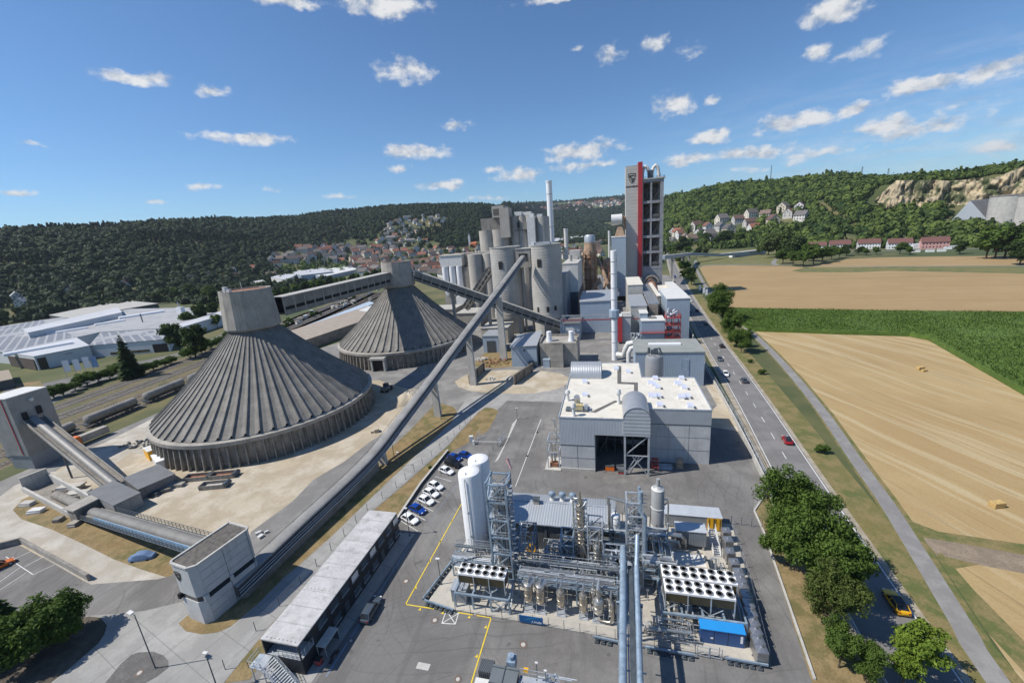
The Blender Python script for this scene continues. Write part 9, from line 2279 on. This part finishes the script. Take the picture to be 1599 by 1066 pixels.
for i, (pts, lab) in enumerate((([(812, 378), (850, 380), (900, 371), (868, 369)], 'white factory roofs in the valley mouth behind the tall chimney'), ([(866, 369), (905, 371), (945, 361), (905, 358)], 'long pale factory roof farther up the valley mouth'), ([(846, 392), (872, 394), (890, 388), (866, 386)], 'grey roofed works behind the tall chimney'))):
 quad_building('valley_works', pts, 9, lab, FW, (FROOF, OFFWHITE, FROOF)[i], 9)
t = empty('distant_conveyor', (130, 600, 8), 'long pale conveyor bridge crossing the far road on pillars', 'conveyor'); P = [np.array((45, 395, 26.)), np.array((105, 600, 12.)), np.array((150, 640, 5.)), np.array((178, 650, 5.))]
m = MB()
for a, b in zip(P[:-1], P[1:]): m.beam(a, b, 4, 3.2)
m.build('gallery', CLAD_BL, t); m = MB()
for a, b in zip(P[:-1], P[1:]): m.beam(a + [0, 0, 1.9], b + [0, 0, 1.9], 4.6, .5)
m.build('roof', OFFWHITE, t); m = MB()
for f in (.25, .6, .9): q = P[0] + (P[1] - P[0]) * f; m.box(q[0] - 1, q[1] - 1, 0, q[0] + 1, q[1] + 1, q[2] - 1.5)
m.build('pillar', CONC, t)
q0 = np.array(G(1143, 402)); q1 = np.array(G(1192, 396)); t = empty('conveyor_shed', (*((q0 + q1) / 2), 0), 'low grey shed with white front edge at the end of the distant conveyor', 'shed'); m = MB(); m.beam((*q0, 3), (*q1, 3), 8, 6); m.build('wall', CLAD_BL, t); MB().beam((*q0, 6.2), (*q1, 6.2), 9, .5).build('roof', FROOF, t); q = q0 + unit(q0 - q1) * .3; MB().obox((q[0], q[1], 0), (1.2, 9, 7), math.atan2(*(q1 - q0)[::-1])).build('front', WHITE, t)
t = empty('field_fence', (130, 552, 0), 'low pale fence along the far field lane', 'fence')
for k in range(40): f = k / 39; x = 92 + 85 * f; y = 551 + 6 * math.sin(f * 3) - 22 * max(0, f - .5); m = MB(); m.box(x - .15, y - .15, 0, x + .15, y + .15, 1.3); m.box(x - .9, y, .8, x + .9, y + .1, 1.0); m.build('post', CONC_L, t)
h_ = hit(1530, 354); X, Y, Z = h_; Z = Z - 2; d = unit(np.array([X, Y])); sdv = np.array([d[1], -d[0]])
t = empty('aframe_store', (X, Y, Z), 'large grey A-frame store with steep dark roof below the quarry', 'storage hall'); D = math.hypot(X, Y); k = D / 636
def ap(u, v, dd=0.0):
 r_ = ray(u, v); s_ = (D + dd) / math.hypot(r_[0], r_[1]); return (r_[0] * s_, r_[1] * s_, CAM_H + r_[2] * s_)
A_, B_, C_ = ap(1473, 352), ap(1515, 313), ap(1556, 350); D_, E_ = ap(1660, 300, 50), ap(1700, 345, 50); A_ = (A_[0], A_[1], A_[2] - 6); C_ = (C_[0], C_[1], C_[2] - 6)
MB().add([A_, C_, B_], [(0, 1, 2)]).build('gable_wall', M('pale_gable_sheet', (.42, .46, .50), .6, var=.06, scale=.1), t)
MB().add([B_, C_, (E_[0], E_[1], C_[2]), D_], [(0, 1, 2, 3)]).build('roof', M('dark_store_roof', (.15, .155, .165), .7, var=.3, scale=.08), t); MB().add([A_, B_, D_, (D_[0] - 30, D_[1] + 60, A_[2])], [(0, 1, 2, 3)]).build('back_roof', MATS['dark_store_roof'], t)
for i, (u0, u1, v0, v1) in enumerate(((1555, 1583, 306, 346), (1600, 1640, 304, 346))):
 a = np.array(ap((u0 + u1) / 2, v1, -10)); tp = np.array(ap((u0 + u1) / 2, v0, -10)); r_ = (u1 - u0) / 2 * k * .9; q = empty('quarry_silo', (a[0], a[1], a[2] - 8), ('round concrete silo in front of the A-frame store', 'second round silo at the right edge beside the A-frame store')[i], 'silo'); MB().lathe([(r_, 0), (r_ * 1.05, tp[2] - a[2] + 8)], (a[0], a[1], a[2] - 8), 24).build('shell', CONC_L, q); MB().lathe([(r_ * 1.08, tp[2] - a[2] + 8), (r_ * 1.08, tp[2] - a[2] + 9.5), (.01, tp[2] - a[2] + 9.6)], (a[0], a[1], a[2] - 8), 24).build('cap', CONC_D, q)
def cliff():
 az = np.radians(np.arange(24.8, 42, .06)); nz = 34; nn = len(az)
 A2, F = np.meshgrid(az, np.linspace(0, 1, nz), indexing='ij')
 base = 972 + 14 * (vnoise(np.degrees(A2) * 20, F * 0, 30, 5) - .5) * 2
 X0, Y0 = np.sin(A2) * base, np.cos(A2) * base
 AA = np.degrees(A2) * 18; rough = 16 * (vnoise(AA, F * 26, 11, 6) - .5) + 9 * (vnoise(AA, F * 30, 4, 7) - .5) + 4 * (vnoise(AA, F * 14, 1.6, 9) - .5) + 9 * np.floor(F * 3 + .4 * vnoise(AA, F * 0, 6, 3)) / 3
 rr = base + rough + F * 9
 X = np.sin(A2) * rr; Y = np.cos(A2) * rr; top = terrain(np.sin(A2) * 1024, np.cos(A2) * 1024) + 2 + 12 * (vnoise(np.degrees(A2) * 10, F * 0, 14, 8) - .6)
 bot = terrain(np.sin(A2) * 960, np.cos(A2) * 960) - 8
 q = np.clip((np.degrees(A2) - 25.5) / 3, 0.05, 1); Z = bot + (top - bot) * F * q
 V = np.stack([X, Y, Z], -1).reshape(-1, 3); i, j = np.meshgrid(np.arange(nn - 1), np.arange(nz - 1), indexing='ij'); a = i * nz + j
 Fc = np.stack([a, a + nz, a + nz + 1, a + 1], -1).reshape(-1, 4)
 s = NT('quarry_rock'); n1 = s.noise(.05, 6, .7); n2 = s.noise(.18, 5, .7, stretch=(1, 1, .35)); c = s.mix(s.ramp(n1, .35, .65), (.52, .42, .27, 1), (.40, .33, .22, 1)); c = s.mix(s.math('MULTIPLY', s.ramp(n2, .5, .6), .75), c, (.10, .095, .07, 1)); c = s.mix(s.math('MULTIPLY', s.ramp(s.noise(.035, 6, .75), .49, .57), .9), c, (.045, .07, .02, 1)); s.bump(n2, .8, 2.0)
 me = np_mesh('quarry_cliff', V, Fc, s.done(c, .95), 4); mesh_obj('quarry_cliff', me, kind='structure')
cliff()
def mast(u, v, top, label, w=1.2):
 d_ = ray(u, top); hd = math.hypot(d_[0], d_[1]); D = 1380.0; x, y = d_[0] / hd * D, d_[1] / hd * D
 z = float(terrain(x, y)); H_ = CAM_H + d_[2] / hd * D - z; t = empty('lattice_mast', (x, y, z), label, 'mast'); m = MB()
 for a in range(3): m.beam((x + w * math.cos(a * 2.09), y + w * math.sin(a * 2.09), z), (x + .3 * w * math.cos(a * 2.09), y + .3 * w * math.sin(a * 2.09), z + H_), .45)
 m.build('leg', STEEL_D, t); m = MB()
 for k in range(10):
  f = k / 10; g = f + .1; m.beam((x - w * (1 - f * .7), y, z + H_ * f), (x + w * (1 - g * .7), y, z + H_ * g), .25)
 m.build('brace', STEEL_D, t)
mast(1205, 284, 258, 'red white radio mast on the eastern wooded hill'); mast(1347, 276, 260, 'electricity pylon on the plateau right of the radio mast', 3); mast(1388, 272, 263, 'smaller electricity pylon near the quarry edge', 3)
# ---------------------------------------------------------------- air
def haze():
 m = bpy.data.materials.new('valley_haze'); m.use_nodes = True; t = m.node_tree; t.nodes.clear()
 o = t.nodes.new('ShaderNodeOutputMaterial'); v = t.nodes.new('ShaderNodeVolumePrincipled')
 v.inputs['Color'].default_value = (.72, .83, .95, 1); v.inputs['Density'].default_value = .000045; v.inputs['Anisotropy'].default_value = .2
 t.links.new(v.outputs[0], o.inputs['Volume'])
 MB().box(-14200, -14200, -3, 14200, 14200, 640).build('haze', m, kind='stuff')
haze()
